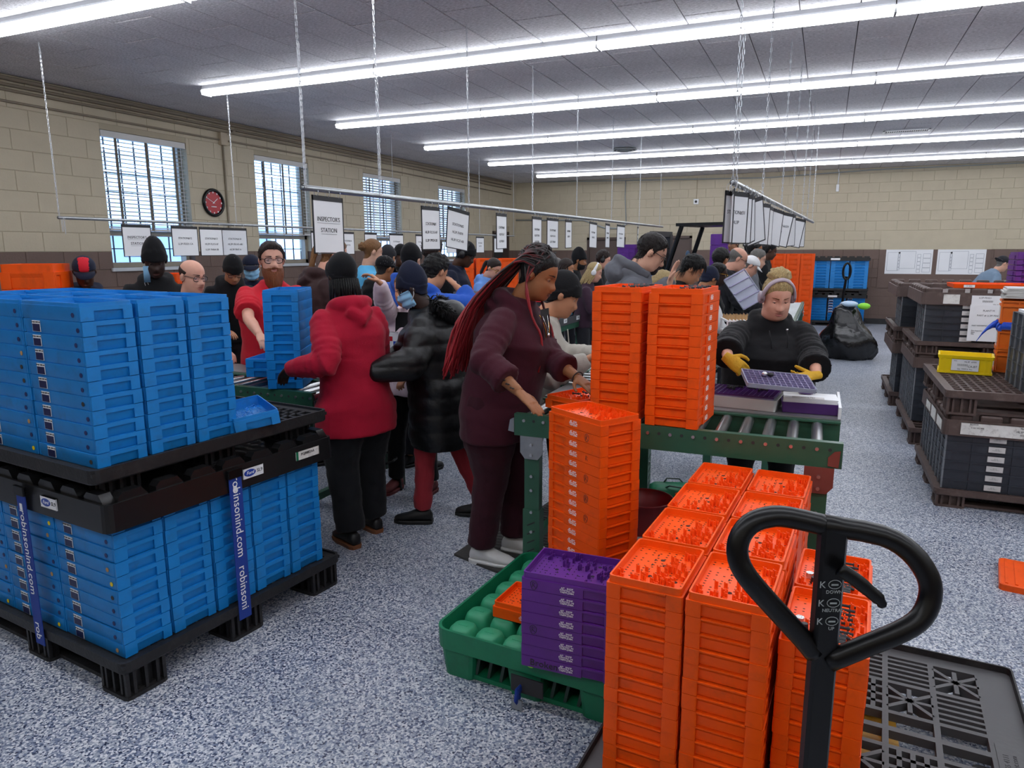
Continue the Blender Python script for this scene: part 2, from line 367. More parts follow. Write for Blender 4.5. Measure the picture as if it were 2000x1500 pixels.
# ------------------------------------------------------------------ windows with blinds
mat('win_frame', '#9c9484', .45); mat('slat', '#c4c3c0', .4, var=.05, spec=.5); mat('tape', '#6e665a', .8); mat('sill', '#c9cdd0', .4)
def glass_mat():
    m = bpy.data.materials.new('window_glass'); m.use_nodes = True; nt = m.node_tree; N = nt.nodes; L = nt.links
    for n in list(N): N.remove(n)
    o = N.new('ShaderNodeOutputMaterial'); t = N.new('ShaderNodeBsdfTransparent'); t.inputs[0].default_value = (.82, .90, 1, 1); g = N.new('ShaderNodeBsdfGlossy'); g.inputs['Roughness'].default_value = .05
    mx = N.new('ShaderNodeMixShader'); mx.inputs[0].default_value = .07; L.new(t.outputs[0], mx.inputs[1]); L.new(g.outputs[0], mx.inputs[2]); L.new(mx.outputs[0], o.inputs[0]); MATS['glass'] = m
glass_mat()
for wi, (y0, y1, z0, z1) in enumerate(WINS):
    w = link('window_%d' % (wi+1), None, None, loc=(LX, (y0+y1)/2, z0), label=['largest window with open white blinds, nearest the camera', 'second window from the camera with raised bottom blind', 'third window, mostly behind hanging signs', 'farthest window near the room corner'][wi], kind='structure')
    hw = (y1-y0)/2; hh = z1-z0; zs = .42   # the blind ends above the sash
    fr = MB()
    for a, b, c, d in ((-hw, -hw+.05, 0, hh), (hw-.05, hw, 0, hh), (-hw, hw, 0, .06), (-hw, hw, hh-.05, hh), (-hw, hw, zs-.05, zs+.01)): fr.box(-.18, -.10, a, b, c, d)
    fr.obj('window_frame', 'win_frame', w)
    MB().box(-.16, -.155, -hw+.05, hw-.05, .06, hh-.05).obj('pane', 'glass', w)
    bars = MB()
    for q in range(1, 6): bars.box(-.225, -.21, -hw+2*hw*q/6-.006, -hw+2*hw*q/6+.006, 0, hh)
    for q in range(1, 7): bars.box(-.225, -.21, -hw, hw, hh*q/7-.006, hh*q/7+.006)
    bars.obj('security_bars', 'ink', w)
    MB().box(-.12, .03, -hw-.03, hw+.03, -.04, 0).obj('sill', 'sill', w)
    MB().rr(-.06, .0, -hw+.01, hw-.01, [hh-.075, hh-.005], .008).obj('headrail', 'slat', w)
    sl = MB().rings([[(-.024, s*(hw-.02), -.003), (-.008, s*(hw-.02), .003), (.008, s*(hw-.02), .003), (.024, s*(hw-.02), -.003), (.024, s*(hw-.02), -.005), (.008, s*(hw-.02), .001), (-.008, s*(hw-.02), .001), (-.024, s*(hw-.02), -.005)] for s in (-1, 1)]).mesh('slat', 'slat', True)
    zz = zs+.05
    tilt = (math.radians(12), math.radians(8), math.radians(42), math.radians(38))[wi]
    while zz < hh-.09:
        link('slat', sl, w, loc=(-.03, 0, zz), rot=(0, tilt, 0)); zz += .046
    MB().box(-.055, -.005, -hw+.02, hw-.02, zs+.01, zs+.035).obj('bottom_rail', 'slat', w)
    for q in (-.68, 0, .68): MB().box(-.004, -.002, q*hw-.018, q*hw+.018, zs+.02, hh-.07).obj('ladder_tape', 'tape', w)
    MB().cyl((-.001, hw*.85, hh-.08), (-.001, hw*.85, .5), .004, n=6).obj('cord', 'slat', w)
# outside the windows: a pale building front
mat('far_brick', '#b7c3d6', .8, var=.1)
ob = thing('neighbouring_building', 'pale building front seen outside beyond the blinded windows', 'building', (LX-14, 10, 0))
MB().box(-1, 0, -14, 14, -1, 2.3).obj('facade', 'far_brick', ob); MB().box(-1.2, .2, -14.2, 14.2, 2.3, 2.5).obj('parapet', 'far_brick', ob)
# doors
mat('door_brown', '#54443d', .45, var=.06); mat('door_frame', '#4b3b35', .4, var=.05)
for n, (a, b, z0, z1) in enumerate(DOORF):
    d = link('door_%d' % (n+1), None, None, loc=((a+b)/2, FY, 0), kind='structure', label=['brown door in the far wall left of the grey parka', 'brown door in the far wall behind the forklift mast'][n])
    w = (b-a)/2
    MB().box(-w+.06, w-.06, .03, .075, .01, z1-.06).obj('door_leaf', 'door_brown', d)
    MB().box(-w, -w+.06, -.02, .12, 0, z1).box(w-.06, w, -.02, .12, 0, z1).box(-w, w, -.02, .12, z1-.06, z1).obj('door_frame', 'door_frame', d)
    MB().cyl((w-.14, .03, 1.0), (w-.14, -.03, 1.0), .012, n=8).cyl((w-.14, -.03, 1.0), (w-.26, -.03, 1.0), .01, n=8).obj('door_handle', 'bolt', d)
d = link('door_3', None, None, loc=(LX, (DOORL[0]+DOORL[1])/2, 0), kind='structure', label='dark doorway in the left wall near the far corner')
MB().box(-.2, -.15, -.46, .46, 0, 2.06).obj('door_leaf', 'ink', d); MB().box(-.2, .02, -.5, -.45, 0, 2.1).box(-.2, .02, .45, .5, 0, 2.1).box(-.2, .02, -.5, .5, 2.05, 2.1).obj('door_frame', 'door_frame', d)
# conduits, clock, wall fittings
def pipe(name, pts, r, m, label, cat='pipe', n=8): return MB().tube(pts, r, n).obj(name, m, None, True, label=label, cat=cat)
for k, (z, r, dx) in enumerate(((CZ-.04, .022, .03), (CZ-.10, .016, .025), (CZ-.15, .014, .026), (CZ-.26, .012, .024))):
    pipe('conduit', [(LX+dx, 3.0, z), (LX+dx, 12, z), (LX+dx, FY-.4, z-.02*k)], r, 'conduit', ['thick tan conduit right under the ceiling of the left wall', 'second tan conduit below the ceiling on the left wall', 'third tan conduit on the left wall', 'lowest tan conduit running above the left windows'][k], 'conduit')
jb = onx(432, 272, LX)
tag(MB().rr(-.005, .06, -.06, .06, [-.08, .08], .008).obj('junction_box', 'tan_box', None, loc=(LX, jb.y, jb.z)), 'small tan junction box between the two nearest windows', 'box')
pipe('conduit', [(LX+.02, jb.y, jb.z-.08), (LX+.02, jb.y+.02, .3)], .013, 'conduit', 'vertical tan conduit dropping from the junction box', 'conduit')
pipe('conduit', [(LX+.03, jb.y+.02, jb.z+.08), (LX+.04, jb.y+.05, CZ-.18), (LX+.03, jb.y+.25, CZ-.10)], .012, 'conduit', 'short bent cable above the junction box', 'cable')
ck = onx(415, 396, LX); c = thing('wall_clock', 'round wall clock with black rim and red dial', 'clock', ck, 0)
MB().tube([(.02, .165*math.cos(t*PI/16), .165*math.sin(t*PI/16)) for t in range(32)], .022, 8, closed=True).obj('rim', 'black_paint', c, True)
MB().cyl((0, 0, 0), (.02, 0, 0), .16, n=32).obj('dial', 'clock_red', c)
hd = MB().box(.022, .024, -.004, .004, -.02, .09); hd.obj('hour_hand', 'white_pl', c, rot=(-.9, 0, 0)); MB().box(.024, .026, -.003, .003, -.02, .13).obj('minute_hand', 'white_pl', c, rot=(1.1, 0, 0))
tk = MB()
for q in range(12): tk.cbox((.022, .135*math.sin(q*PI/6), .135*math.cos(q*PI/6)), (.003, .016, .022))
tk.obj('hour_marks', 'white_pl', c)
MB().box(.0215, .0225, -.045, .045, -.058, -.048).obj('dial_print', 'white_pl', c)
pipe('conduit', [ony(1035, 356, FY-.03), ony(1500, 347, FY-.03), ony(1700, 332, FY-.03), ony(2000, 318, FY-.03)], .013, 'ink_grey', 'dark cable looping along the far wall ceiling', 'cable')
pipe('conduit', [ony(1222, 353, FY-.03), ony(1221, 385, FY-.03), ony(1223, 436, FY-.03)], .012, 'ink_grey', 'grey conduit bending down the far wall', 'conduit')
pipe('conduit', [ony(1003, 430, FY-.03), ony(1140, 430, FY-.03), ony(1180, 445, FY-.03), ony(1205, 446, FY-.03), ony(1225, 437, FY-.03)], .018, 'ink_grey', 'drooping cable bundle on far wall above the door', 'cable')
p = ony(1360, 394, FY); s = thing('wall_socket', 'small grey socket box high on the far wall', 'socket', p); MB().rr(-.06, .06, -.05, 0, [-.06, .06], .006).obj('box', 'white_pl', s); MB().cyl((0, -.05, 0), (0, -.055, 0), .03, n=12).obj('outlet', 'ink', s); MB().cyl((0, -.02, .06), (0, -.02, .55), .008, n=6).obj('conduit', 'tan_box', s)
p = ony(1636, 366, FY); s = thing('cord_drop', 'white cord with plug hanging high on far wall', 'cord', p); MB().tube([(0, -.02, .05), (.01, -.03, .3), (-.02, -.03, .42), (-.1, -.02, .45)], .012, 6).obj('cord', 'white_pl', s, True); MB().rr(-.03, .03, -.05, 0, [-.09, .06], .01).obj('plug', 'white_pl', s)
p = onx(993, 433, LX); s = thing('exit_sign', 'small red exit sign near the far corner', 'sign', (LX, 16.7, 2.3)); MB().box(0, .05, -.16, .16, -.1, .1).obj('housing', 'white_pl', s); MB().box(.05, .054, -.14, .14, -.08, .08).obj('face', 'red_sign', s)
link('lettering', text_mesh('EXIT', .11, 'ink_white'), s, loc=(.056, 0, 0), rot=(PI/2, 0, PI/2))
# ceiling vents
for (px, py, ww, dd, lab, rnd) in ((1770, 255, .62, .22, 'rectangular white ceiling grille at the right', 0), (1220, 290, .3, .3, 'round ceiling diffuser between the light rows', 1)):
    p = onz(px, py, CZ); v = thing('ceiling_vent', lab, 'vent', (p.x, p.y, CZ))
    if rnd:
        for q, r in enumerate((.2, .14, .08)): MB().tube([(r*math.cos(t*PI/12), r*math.sin(t*PI/12), -.02-.012*q) for t in range(24)], .012, 6, closed=True).obj('ring', 'ink_grey', v, True)
        MB().cyl((0, 0, -.004), (0, 0, -.02), .19, n=20).obj('throat', 'ink', v)
    else:
        MB().box(-ww/2, ww/2, -dd/2, -dd/2+.025, -.015, 0).box(-ww/2, ww/2, dd/2-.025, dd/2, -.015, 0).box(-ww/2, -ww/2+.025, -dd/2, dd/2, -.015, 0).box(ww/2-.025, ww/2, -dd/2, dd/2, -.015, 0).obj('frame', 'white_pl', v)
        MB().box(-ww/2+.02, ww/2-.02, -dd/2+.02, dd/2-.02, -.004, -.001).obj('throat', 'ink', v)
        sm = MB().box(-.004, .004, -dd/2+.02, dd/2-.02, -.014, -.002).mesh('louvre', 'white_pl')
        for q in range(20): link('louvre', sm, v, loc=(-ww/2+.04+q*(ww-.08)/19, 0, 0), rot=(0, .5, 0))
# ------------------------------------------------------------------ fluorescent strip lights
mat('tube_lens', '#f4f8ff', .4, emit=TUBE_STRENGTH, var=0); mat('fixture', '#a6a8ac', .4, var=.03)
SEG = 2.18
hm = MB().prism([(-.055, 0), (.055, 0), (.062, -.03), (.062, -.052), (-.062, -.052), (-.062, -.03)], -SEG/2+.004, SEG/2-.004, 'x').mesh('housing', 'fixture')
lm = MB().rings([[(x, -.062, -.044), (x, -.076, -.058), (x, -.066, -.080), (x, -.035, -.094), (x, .035, -.094), (x, .066, -.080), (x, .076, -.058), (x, .062, -.044)] for x in (-SEG/2+.006, SEG/2-.006)]).mesh('lens', 'tube_lens')
em = MB().rr(-.006, .006, -.070, .070, [-.096, -.045], .004).mesh('end_cap', 'white_pl')
ROWS = [('row nearest the camera', 3.80), ('second row from the camera', 6.07), ('third row from the camera', 8.36), ('fourth row from the camera', 10.70), ('fifth row from the camera', 13.15), ('farthest row', 15.72), ('row behind the camera', 1.5), ('second row behind the camera', -.9)]
for rn, ry in ROWS:
    for k in range(6):
        f = thing('strip_light', 'white fluorescent strip light, %s, %s fixture from the left wall' % (rn, ['first', 'second', 'third', 'fourth', 'fifth', 'sixth'][k]), 'light', (-6.22+SEG*(k+.5), ry, CZ), group='ceiling strip lights')
        link('housing', hm, f); link('lens', lm, f); link('end_cap', em, f, loc=(-SEG/2+.003, 0, 0)); link('end_cap', em, f, loc=(SEG/2-.003, 0, 0))
# ================================================================== trays
def blue_tray(w, l, h, top=False):
    d = .007; b = MB()
    b.rr(-w/2, w/2, -l/2+d, l/2-d, [0, .004, h, h, h*.35], .008, 2, [.005, .002, 0, .006, .008])
    for s in (-1, 1):
        def yb(a, e): return (s*(l/2-d-.001), s*(l/2)) if s > 0 else (-l/2, -l/2+d+.001)
        ya, ye = yb(0, 0)
        b.box(-w/2+.004, -w*.24, ya, ye, .002, h-.0006); b.box(w*.30, w/2-.004, ya, ye, .002, h-.0006); b.box(-w*.24, w*.30, ya, ye, h*.80, h-.0006)
        b.box(-w*.24, w*.30, ya, ya+(ye-ya)*.6, h*.70, h*.80)
    if top: b.rr(-w/2+.004, w/2-.004, -l/2+.004, l/2-.004, [h-.001, h+.012, h+.012, h-.001], .006, 2, [0, 0, .004, .004], cap=(0, 0))
    return b
def orange_tray(w, l, h, top=False, fl=1):
    d = .008; b = MB()
    zf = h-.010
    b.rr(-w/2+.003, w/2-.003, -l/2+d, l/2-d, [0, .003, h, h, zf], .012, 3, [.004, .001, 0, .005, .006])
    for s in (-1, 1):
        y0, y1 = (l/2-d-.001, l/2) if s > 0 else (-l/2, -l/2+d+.001)
        b.rr(-w/2, -w*.31, y0, y1, [.0008, h-.0006], .003, 2); b.rr(w*.29, w/2, y0, y1, [.0008, h-.0006], .003, 2)
        yo, yi = s*(l/2+.001), s*(l/2-d-.001)
        poly = [(yi, h*.66), (yo, h*.90), (yo, h-.0006), (yi, h-.0006)]
        b.prism(poly if s > 0 else poly[::-1], -w*.31, w*.29, 'x')
        x0, x1 = (w/2-.004, w/2+.0015) if s > 0 else (-w/2-.0015, -w/2+.004)
        [b.box(x0, x1, min(fl*p_, fl*q_), max(fl*p_, fl*q_), r_, h-.0008) for p_, q_, r_ in ((-l/2+.004, -l*.40, .001), (-l*.17, l/2-.004, .001), (-l*.40, -l*.17, h*.80))]
    if top:
        R = []
        for z, q in ((h-.002, .004), (h+.020, .004), (h+.020, .009), (h-.006, .009)):
            ring = rrect(-w/2+q, w/2-q, -l/2+q, l/2-q, .011, 4, z)
            if z > h+.01:
                ring = [(x, y, z-(.006 if abs(abs(y)-l/2) < .02 and abs(x) < w*.28 else 0)) for x, y, z in ring]
            R.append(ring)
        b.rings(R, 0, (0, 0))
        b.box(-w/2+.005, w/2-.005, -l/2+.005, l/2-.005, h-.012, h-.004)
    return b
def peg_parts(w, l, h, seed):
    rnd = random.Random(seed); pg = MB(); ho = MB()
    def peg(x, y, hh, sx=.0035, sy=.002): pg.box(x-sx/2, x+sx/2, y-sy/2, y+sy/2, h-.004, h-.004+hh)
    for cx, cy, n, sp in ((-.30, -.36, 4, .030), (-.12, -.33, 6, .024), (.10, -.34, 9, .018), (.26, -.30, 5, .02), (.12, -.15, 6, .02), (.14, .02, 5, .018), (.17, .16, 4, .016), (.34, -.12, 6, .018), (.35, .05, 5, .016), (.36, .2, 4, .016), (.33, .33, 4, .016), (-.2, -.22, 5, .022)):
        for _ in range(n):
            x, y = cx*w+rnd.uniform(-1, 1)*sp, cy*l+rnd.uniform(-1, 1)*sp; hh = rnd.uniform(.012, .030); peg(x, y, hh); peg(x+.006, y, hh*.9); peg(x+.003, y+.005, hh*.8, .009, .002)
    for i in range(9):
        for j in range(16):
            if rnd.random() < .72:
                x, y = (-.40+.1*i)*w, (-.42+.056*j)*l; a = .0028; ho.box(x-a, x+a, y-a*.7, y+a*.7, h-.0042, h-.0034)
    for i, j in ((-.05, -.18), (.3, -.2), (-.02, .22), (.05, .1), (.38, -.38)):
        ho.cyl((i*w, j*l, h-.0042), (i*w, j*l, h-.0032), .007, n=10)
    for i in range(6): ho.box(-.13*w, -.13*w+.004, (-.3+.12*i)*l, (-.3+.12*i)*l+.012, h-.0042, h-.0033)
    return pg, ho
BW, BL, BH = .197, .380, .0535
_bt = smooth_angle(blue_tray(BW, BL, BH).mesh('blue_tray', 'blue')); _btt = smooth_angle(blue_tray(BW, BL, BH, True).mesh('blue_tray_open', 'blue'))
UH = .0525
_ut = smooth_angle(blue_tray(BW, BL, UH).mesh('blue_tray', 'blue')); _utt = smooth_angle(blue_tray(BW, BL, UH, True).mesh('blue_tray_open', 'blue'))
_dot = {c: MB().cyl((0, 0, 0), (0, -.0012, 0), .0085, n=14).mesh('round_sticker', c) for c in ('navy_dot', 'yellow', 'cardboard', 'ink')}
mat('label_navy', '#141c4a', .4, var=0)
_lab = MB().box(-.026, .026, -.0016, 0, -.020, .020, 0).box(-.024, .024, -.0022, -.0016, -.019, .008, 1).mesh('part_label', ['paper', 'label_navy'])
_labt = text_mesh('HTUJR-7A093-AA', .0075, 'ink')
_bits = MB(); _r = random.Random(3)
for _ in range(110):
    x, y = _r.uniform(-.085, .085), _r.uniform(-.175, .175); a = _r.uniform(0, PI); dx, dy = .006*math.cos(a), .006*math.sin(a)
    _bits.tube([(x-dx, y-dy, .02), (x+dx, y+dy, .026)], .0016, 4)
_bits = _bits.mesh('retaining_pegs', 'blue_in')
# pallet frame: near corner, rotated; x runs left (negative), y into the room
TH = math.radians(-6.2)
def pal_frame(P0, th): return lambda x, y, z: (P0[0]+math.cos(th)*x-math.sin(th)*y, P0[1]+math.sin(th)*x+math.cos(th)*y, z)
PB = pal_frame((-2.262, 1.611), TH)
def blue_stack(fr, th, cx, cy, z0, n, h, me, met, where, dots, labels, rot=PI/2, jit=.002):
    for k in range(n):      # k = 0 is the top
        z = z0+(n-1-k)*h; top = k == 0
        # long side along local x: rotate the tray a quarter turn
        p = fr(cx+random.uniform(-jit, jit), cy+random.uniform(-jit, jit), z)
        t = thing('blue_tray', 'blue tray, %s in %s' % (layer_word(k, n), where), 'tray', p, th+rot, 'blue trays')
        link('tray_shell', met if top else me, t)
        if top: link('retaining_pegs', _bits, t, loc=(0, 0, h*.35-.018), kind='stuff')
        if labels and not (top and labels == 2):
            l = link('part_label', _lab, t, loc=(-BW/2, .095, h*.52), rz=-PI/2); link('lettering', _labt, l, loc=(0, -.002, .0145), rot=RX90)
        if dots:
            c = random.choice(['navy_dot']*5+['yellow', 'cardboard', 'ink'])
            link('round_sticker', _dot[c], t, loc=(-BW/2-.0002, -BL/2+.035+random.uniform(-.012, .012), h*.45), rz=-PI/2)
Z1 = .150
CW = BL+.006; RW = BW+.006
COLS = ['front corner stack', 'front middle stack', 'front left stack']
DEP = ['', 'second right stack', 'third right stack', 'fourth right stack', 'rear right stack']
for c in range(3): blue_stack(PB, TH, -(c+.5)*CW, .5*RW, Z1, 10, BH, _bt, _bt, 'the %s of the lower blue load' % COLS[c], 1, 1)
for r in range(1, 5): blue_stack(PB, TH, -.5*CW, (r+.5)*RW, Z1, 10, BH, _bt, _bt, 'the %s of the lower blue load' % DEP[r], 0, 0)
# ------------------------------------------------------------------ pallets
def lattice(b, x0, x1, y0, y1, z0, z1, nx, ny, t=.016, border=.05):
    b.box(x0, x1, y0, y0+border, z0, z1); b.box(x0, x1, y1-border, y1, z0, z1); b.box(x0, x0+border, y0+border, y1-border, z0, z1); b.box(x1-border, x1, y0+border, y1-border, z0, z1)
    for i in range(1, nx): x = x0+border+(x1-x0-2*border)*i/nx; b.box(x-t/2, x+t/2, y0+border, y1-border, z0+.002, z1-.0005)
    for i in range(1, ny): y = y0+border+(y1-y0-2*border)*i/ny; b.box(x0+border, x1-border, y-t/2, y+t/2, z0+.002, z1-.0005)
def pallet(name, label, fr, th, x0, x1, y0, y1, z0, z1, m, lip=.012, nx=24, ny=18, td=.035, foot=.16, group='pallets', fin=.012):
    cx, cy = (x0+x1)/2, (y0+y1)/2; w, l = (x1-x0)/2, (y1-y0)/2
    t = thing(name, label, 'pallet', fr(cx, cy, z0), th, group)
    H = z1-z0; d = MB(); lattice(d, -w, w, -l, l, H-.014, H, nx, ny); d.obj('deck', m, t)
    MB().rr(-w-.004, w+.004, -l-.004, l+.004, [H-td, H-td+.006, H+lip, H+lip, H-td], .03, 3, [.004, 0, 0, .010, .012], cap=(0, 0)).obj('edge_band', m, t)
    ft = MB(); q = foot/2; hh = H-td+.002
    for a, b_, c_, d_ in ((-q+.028, -q+.040, -q, q), (q-.040, q-.028, -q, q), (-q, q, -q+.028, -q+.040), (-q, q, q-.040, q-.028), (-.006, .006, -q, q), (-q, q, -.006, .006)): ft.box(a, b_, c_, d_, .012, hh)
    for a in (-q, q-.014):
        for c_ in (-q, q-.014): ft.box(a, a+.014, c_, c_+.014, .012, hh)
    ft.rr(-q-.006, q+.006, -q-.006, q+.006, [0, .014], .02, 2); fm = ft.mesh('foot', m)
    for i in (-1, 0, 1):
        for j in (-1, 0, 1): link('foot', fm, t, loc=(i*(w-q-fin), j*(l-q-fin), 0))
    rm = MB().rr(-w+.008+fin, w-.008-fin, -.045, .045, [.004, .020], .01, 2).mesh('runner', m)
    for j in (-1, 0, 1): link('runner', rm, t, loc=(0, j*(l-q-fin), 0))
    return t
pallet('plastic_pallet', 'black plastic pallet on the floor under the lower blue trays', PB, TH, -1.19, .035, -.03, 1.085, 0, Z1-.002, 'black_pl', lip=.010)
# ------------------------------------------------------------------ black top cap with the second pallet on it
Zc = Z1+10*BH
cap = thing('pallet_top_cap', 'black ribbed plastic cap strapped over the lower blue trays', 'lid', PB(-.577, .5275, Zc), TH)
w, l = .612, .558
MB().rr(-w, w, -l, l, [-.030, .072, .072, .055, .055], .03, 3, [0, .004, .014, .016, .05], cap=(0, 1)).obj('skirt', 'black_lid', cap)
rib = MB()
rib.prism([(-.062, 0), (-.062, .030), (-.044, .048), (.028, .048), (.050, .020), (.050, 0)], -.022, .022, 'y'); rm = smooth_angle(rib.mesh('raised_rib', 'black_lid'))
n = 8
for i in range(n):
    for s in (-1, 1): link('raised_rib', rm, cap, loc=(-w+.085+i*(2*w-.17)/(n-1), s*(l-.036), .055))
for i in range(7):
    for s in (-1, 1): link('raised_rib', rm, cap, loc=(s*(w-.036), -l+.12+i*(2*l-.24)/6, .055), rz=PI/2)
def ford_tag(parent, loc, rz):
    t = link('name_plate', MB().rr(-.052, .052, -.0025, 0, [-.022, .022], .004).mesh('name_plate', 'paper'), parent, loc=loc, rz=rz)
    MB().rings([[(.030*math.cos(k*PI/12)-.018, y, .015*math.sin(k*PI/12)) for k in range(24)] for y in (-.0026, -.0036)]).obj('oval_badge', 'oval_blue', t)
    link('lettering', text_mesh('Ford', .020, 'ink_white', shear=.3), t, loc=(-.018, -.004, 0), rot=RX90); link('lettering', text_mesh('SL9', .021, 'ink'), t, loc=(.033, -.003, 0), rot=RX90)
ford_tag(cap, (w+.0005, .075, .028), PI/2); ford_tag(cap, (.255, -l-.0005, .026), 0)
lb = link('torn_label', MB().rr(-.07, .07, -.002, 0, [-.020, .020], .003).mesh('torn_label', 'tape_white'), cap, loc=(w+.0005, .385, .03), rz=PI/2); link('lettering', text_mesh('PGJ88B2AA', .017, 'ink'), lb, loc=(0, -.003, .004), rot=RX90)
MB().box(-.07, -.056, -.0025, 0, -.02, .02).obj('green_corner', 'green_pl', lb)
ZU = Zc+.055
UP = ZU+.125
PU = pal_frame((-2.315, 1.625), TH)
pallet('plastic_pallet', 'worn black plastic pallet carrying the upper blue trays', PU, TH, -1.17, .030, -.035, 1.10, ZU+.001, UP, 'black_pl', lip=.012, nx=22, ny=20, td=.042, foot=.15, fin=.060)
UPn = ['corner stack', 'second right-hand stack', 'third right-hand stack']
for c in range(3):
    for r in range(3):
        where = 'the %s of the upper blue load' % (UPn[r] if c == 0 else ('front middle stack', 'centre stack', 'rear middle stack')[r] if c == 1 else ('front left stack', 'left middle stack', 'rear left stack')[r])
        blue_stack(PU, TH, -(c+.5)*CW-.012, (r+.5)*(RW+.004)+.005, UP, 11, UH, _ut, _utt, where, r == 0, 2 if r == 0 else 0)
# loose tray leaning on the pallet deck
t = thing('blue_tray', 'single blue tray tipped on the empty deck of the upper pallet', 'tray', PU(-.12, .765, UP+.012), TH+math.radians(62), 'blue trays', rot=(0, math.radians(-7), TH+math.radians(62))); link('tray_shell', _utt, t); link('retaining_pegs', _bits, t, loc=(0, 0, 0), kind='stuff')
# straps
def strap(name, fr, th, x, y, z0, z1, face, lab, txt, toff, lean=0):
    t = thing(name, lab, 'strap', fr(x, y, 0), th+(PI/2 if face == 'r' else 0))
    MB().rings([[(-.031+a, -.003, z), (.031+a, -.003, z), (.031+a, 0, z), (-.031+a, 0, z)] for z, a in ((z0, lean), ((z0+z1)/2, lean*.5), (z1, 0))]).obj('webbing', 'strap', t)
    for s, z in zip(txt, toff): link('lettering', text_mesh(s, .052, 'ink_white'), t, loc=(lean*(1-(z-z0)/(z1-z0)), -.0045, z), rot=(PI/2, PI/2, 0))
    MB().rr(-.036, .036, -.010, .002, [z1-.035, z1], .004).obj('buckle', 'black_paint', t)
    MB().box(-.013, .004, -.0045, -.003, z1-.095, z1-.07).obj('white_tab', 'paper', t)
strap('cargo_strap', PB, TH, .040, .505, .09, Zc+.065, 'r', 'blue webbing strap with white lettering on the right side of the lower blue load', ['robinsonind.com', 'robinsoni'], [.545, .23], .0)
strap('cargo_strap', PB, TH, -.50, -.040, .09, Zc+.065, 'f', 'blue webbing strap with white lettering on the front of the lower blue load', ['robinsonind.com', 'rob'], [.48, .15], .0)
# ------------------------------------------------------------------ orange trays
OW, OL, OH = .206, .290, .0445
def make_tray_kit(w, l, h, col, coltop, hole, seed, fl=1):
    body = smooth_angle(orange_tray(w, l, h, False, fl).mesh('tray', col)); top = smooth_angle(orange_tray(w, l, h, True, fl).mesh('tray_top', [col]))
    pg, ho = peg_parts(w, l, h, seed); return dict(w=w, l=l, h=h, fl=fl, body=body, top=top, pegs=pg.mesh('pegs', coltop), holes=ho.mesh('holes', hole), board=MB().box(-w/2+.010, w/2-.010, -l/2+.010, l/2-.010, h-.0045, h-.0038).mesh('peg_board', coltop))
KF = make_tray_kit(OW, OL, OH, 'orange', 'orange_top', 'hole', 1)
KT = make_tray_kit(.215, .335, .0425, 'orange', 'orange_top', 'hole', 2, -1)
KC = make_tray_kit(.228, .335, .0445, 'orange', 'orange_top', 'hole', 3)
KP = make_tray_kit(.225, .33, .0415, 'purple', 'purple', 'hole_p', 4)
_aj = text_mesh('AJT   SHOP\nPONTIAC, MI\nTA899-J248A', .0088, 'ink_white', spacing=.85)
_scr = {}
def scribble(s, mn='ink'):
    if s not in _scr:
        b = MB()
        if s.startswith('o'): b.tube([(.014*math.cos(t*PI/10)*(.85+.1*math.sin(t)), -.0004, .016*math.sin(t*PI/10)) for t in range(20)], .0009, 4, closed=True)
        b.tube([(-.005, -.0004, -.009), (-.004, -.0004, .010), (.006, -.0004, .007), (-.003, -.0004, .001), (.007, -.0004, -.009)], .0009, 4); _scr[s] = b.mesh('pen_mark', mn)
    return _scr[s]
def tray_stack(K, loc, rz, z0, n, where, colour, name='stacking_tray', lettered=0, marks=(), top=True, contents=None, jit=.0015, h=None, group=None):
    h = h or K['h']; last = None
    for k in range(n):
        z = z0+(n-1-k)*h
        t = thing(name, '%s tray, %s in %s' % (colour, layer_word(k, n), where), 'tray', (loc[0]+random.uniform(-jit, jit), loc[1]+random.uniform(-jit, jit), z), rz, group or colour+' trays')
        tp = k == 0 and top; link('tray_shell', K['top'] if tp else K['body'], t)
        if tp:
            link('peg_board', K['board'], t); link('pegs', K['pegs'], t, kind='stuff'); link('peg_holes', K['holes'], t, kind='stuff'); last = t
        if lettered:
            link('lettering', _aj, t, loc=(-K['w']/2-.0022 if lettered < 0 else K['w']/2+.0022, 0, h*.5), rot=(PI/2, 0, -PI/2 if lettered < 0 else PI/2))
            if k in marks: link('pen_mark', scribble(marks[k]), t, loc=(-K['w']/2-.002 if lettered < 0 else K['w']/2+.002, (.085 if lettered < 0 else -.085)*K['fl']*(1.4 if K['fl'] > 0 else 1), h*.5), rz=-PI/2 if lettered < 0 else PI/2)
    return last
TO = math.radians(-3.6)
ZD = .165   # deck of the black pallet on the jack
PO = pal_frame((-.490, 1.748), TO)
RN = ['front', 'second', 'third', 'rear']
OPI = .216; OPR = .296
for c in range(2):
    for r in range(4):
        x, y, _ = PO((c+.5)*OPI, (r+.5)*OPR, 0)
        tray_stack(KF, (x, y), TO, ZD, 13, 'the %s row %s stack on the black pallet' % (('left', 'middle')[c], RN[r]), 'orange', lettered=-1 if (c == 0 and r == 0) else 0)
ctop = []
for r in range(2):
    x, y, _ = PO(2.5*OPI+.008, (r+.5)*OPR+.07, 0)
    ctop.append(tray_stack(KF, (x, y), TO, ZD, 11, 'the %s low stack right of the handle' % ('front', 'rear')[r], 'orange'))
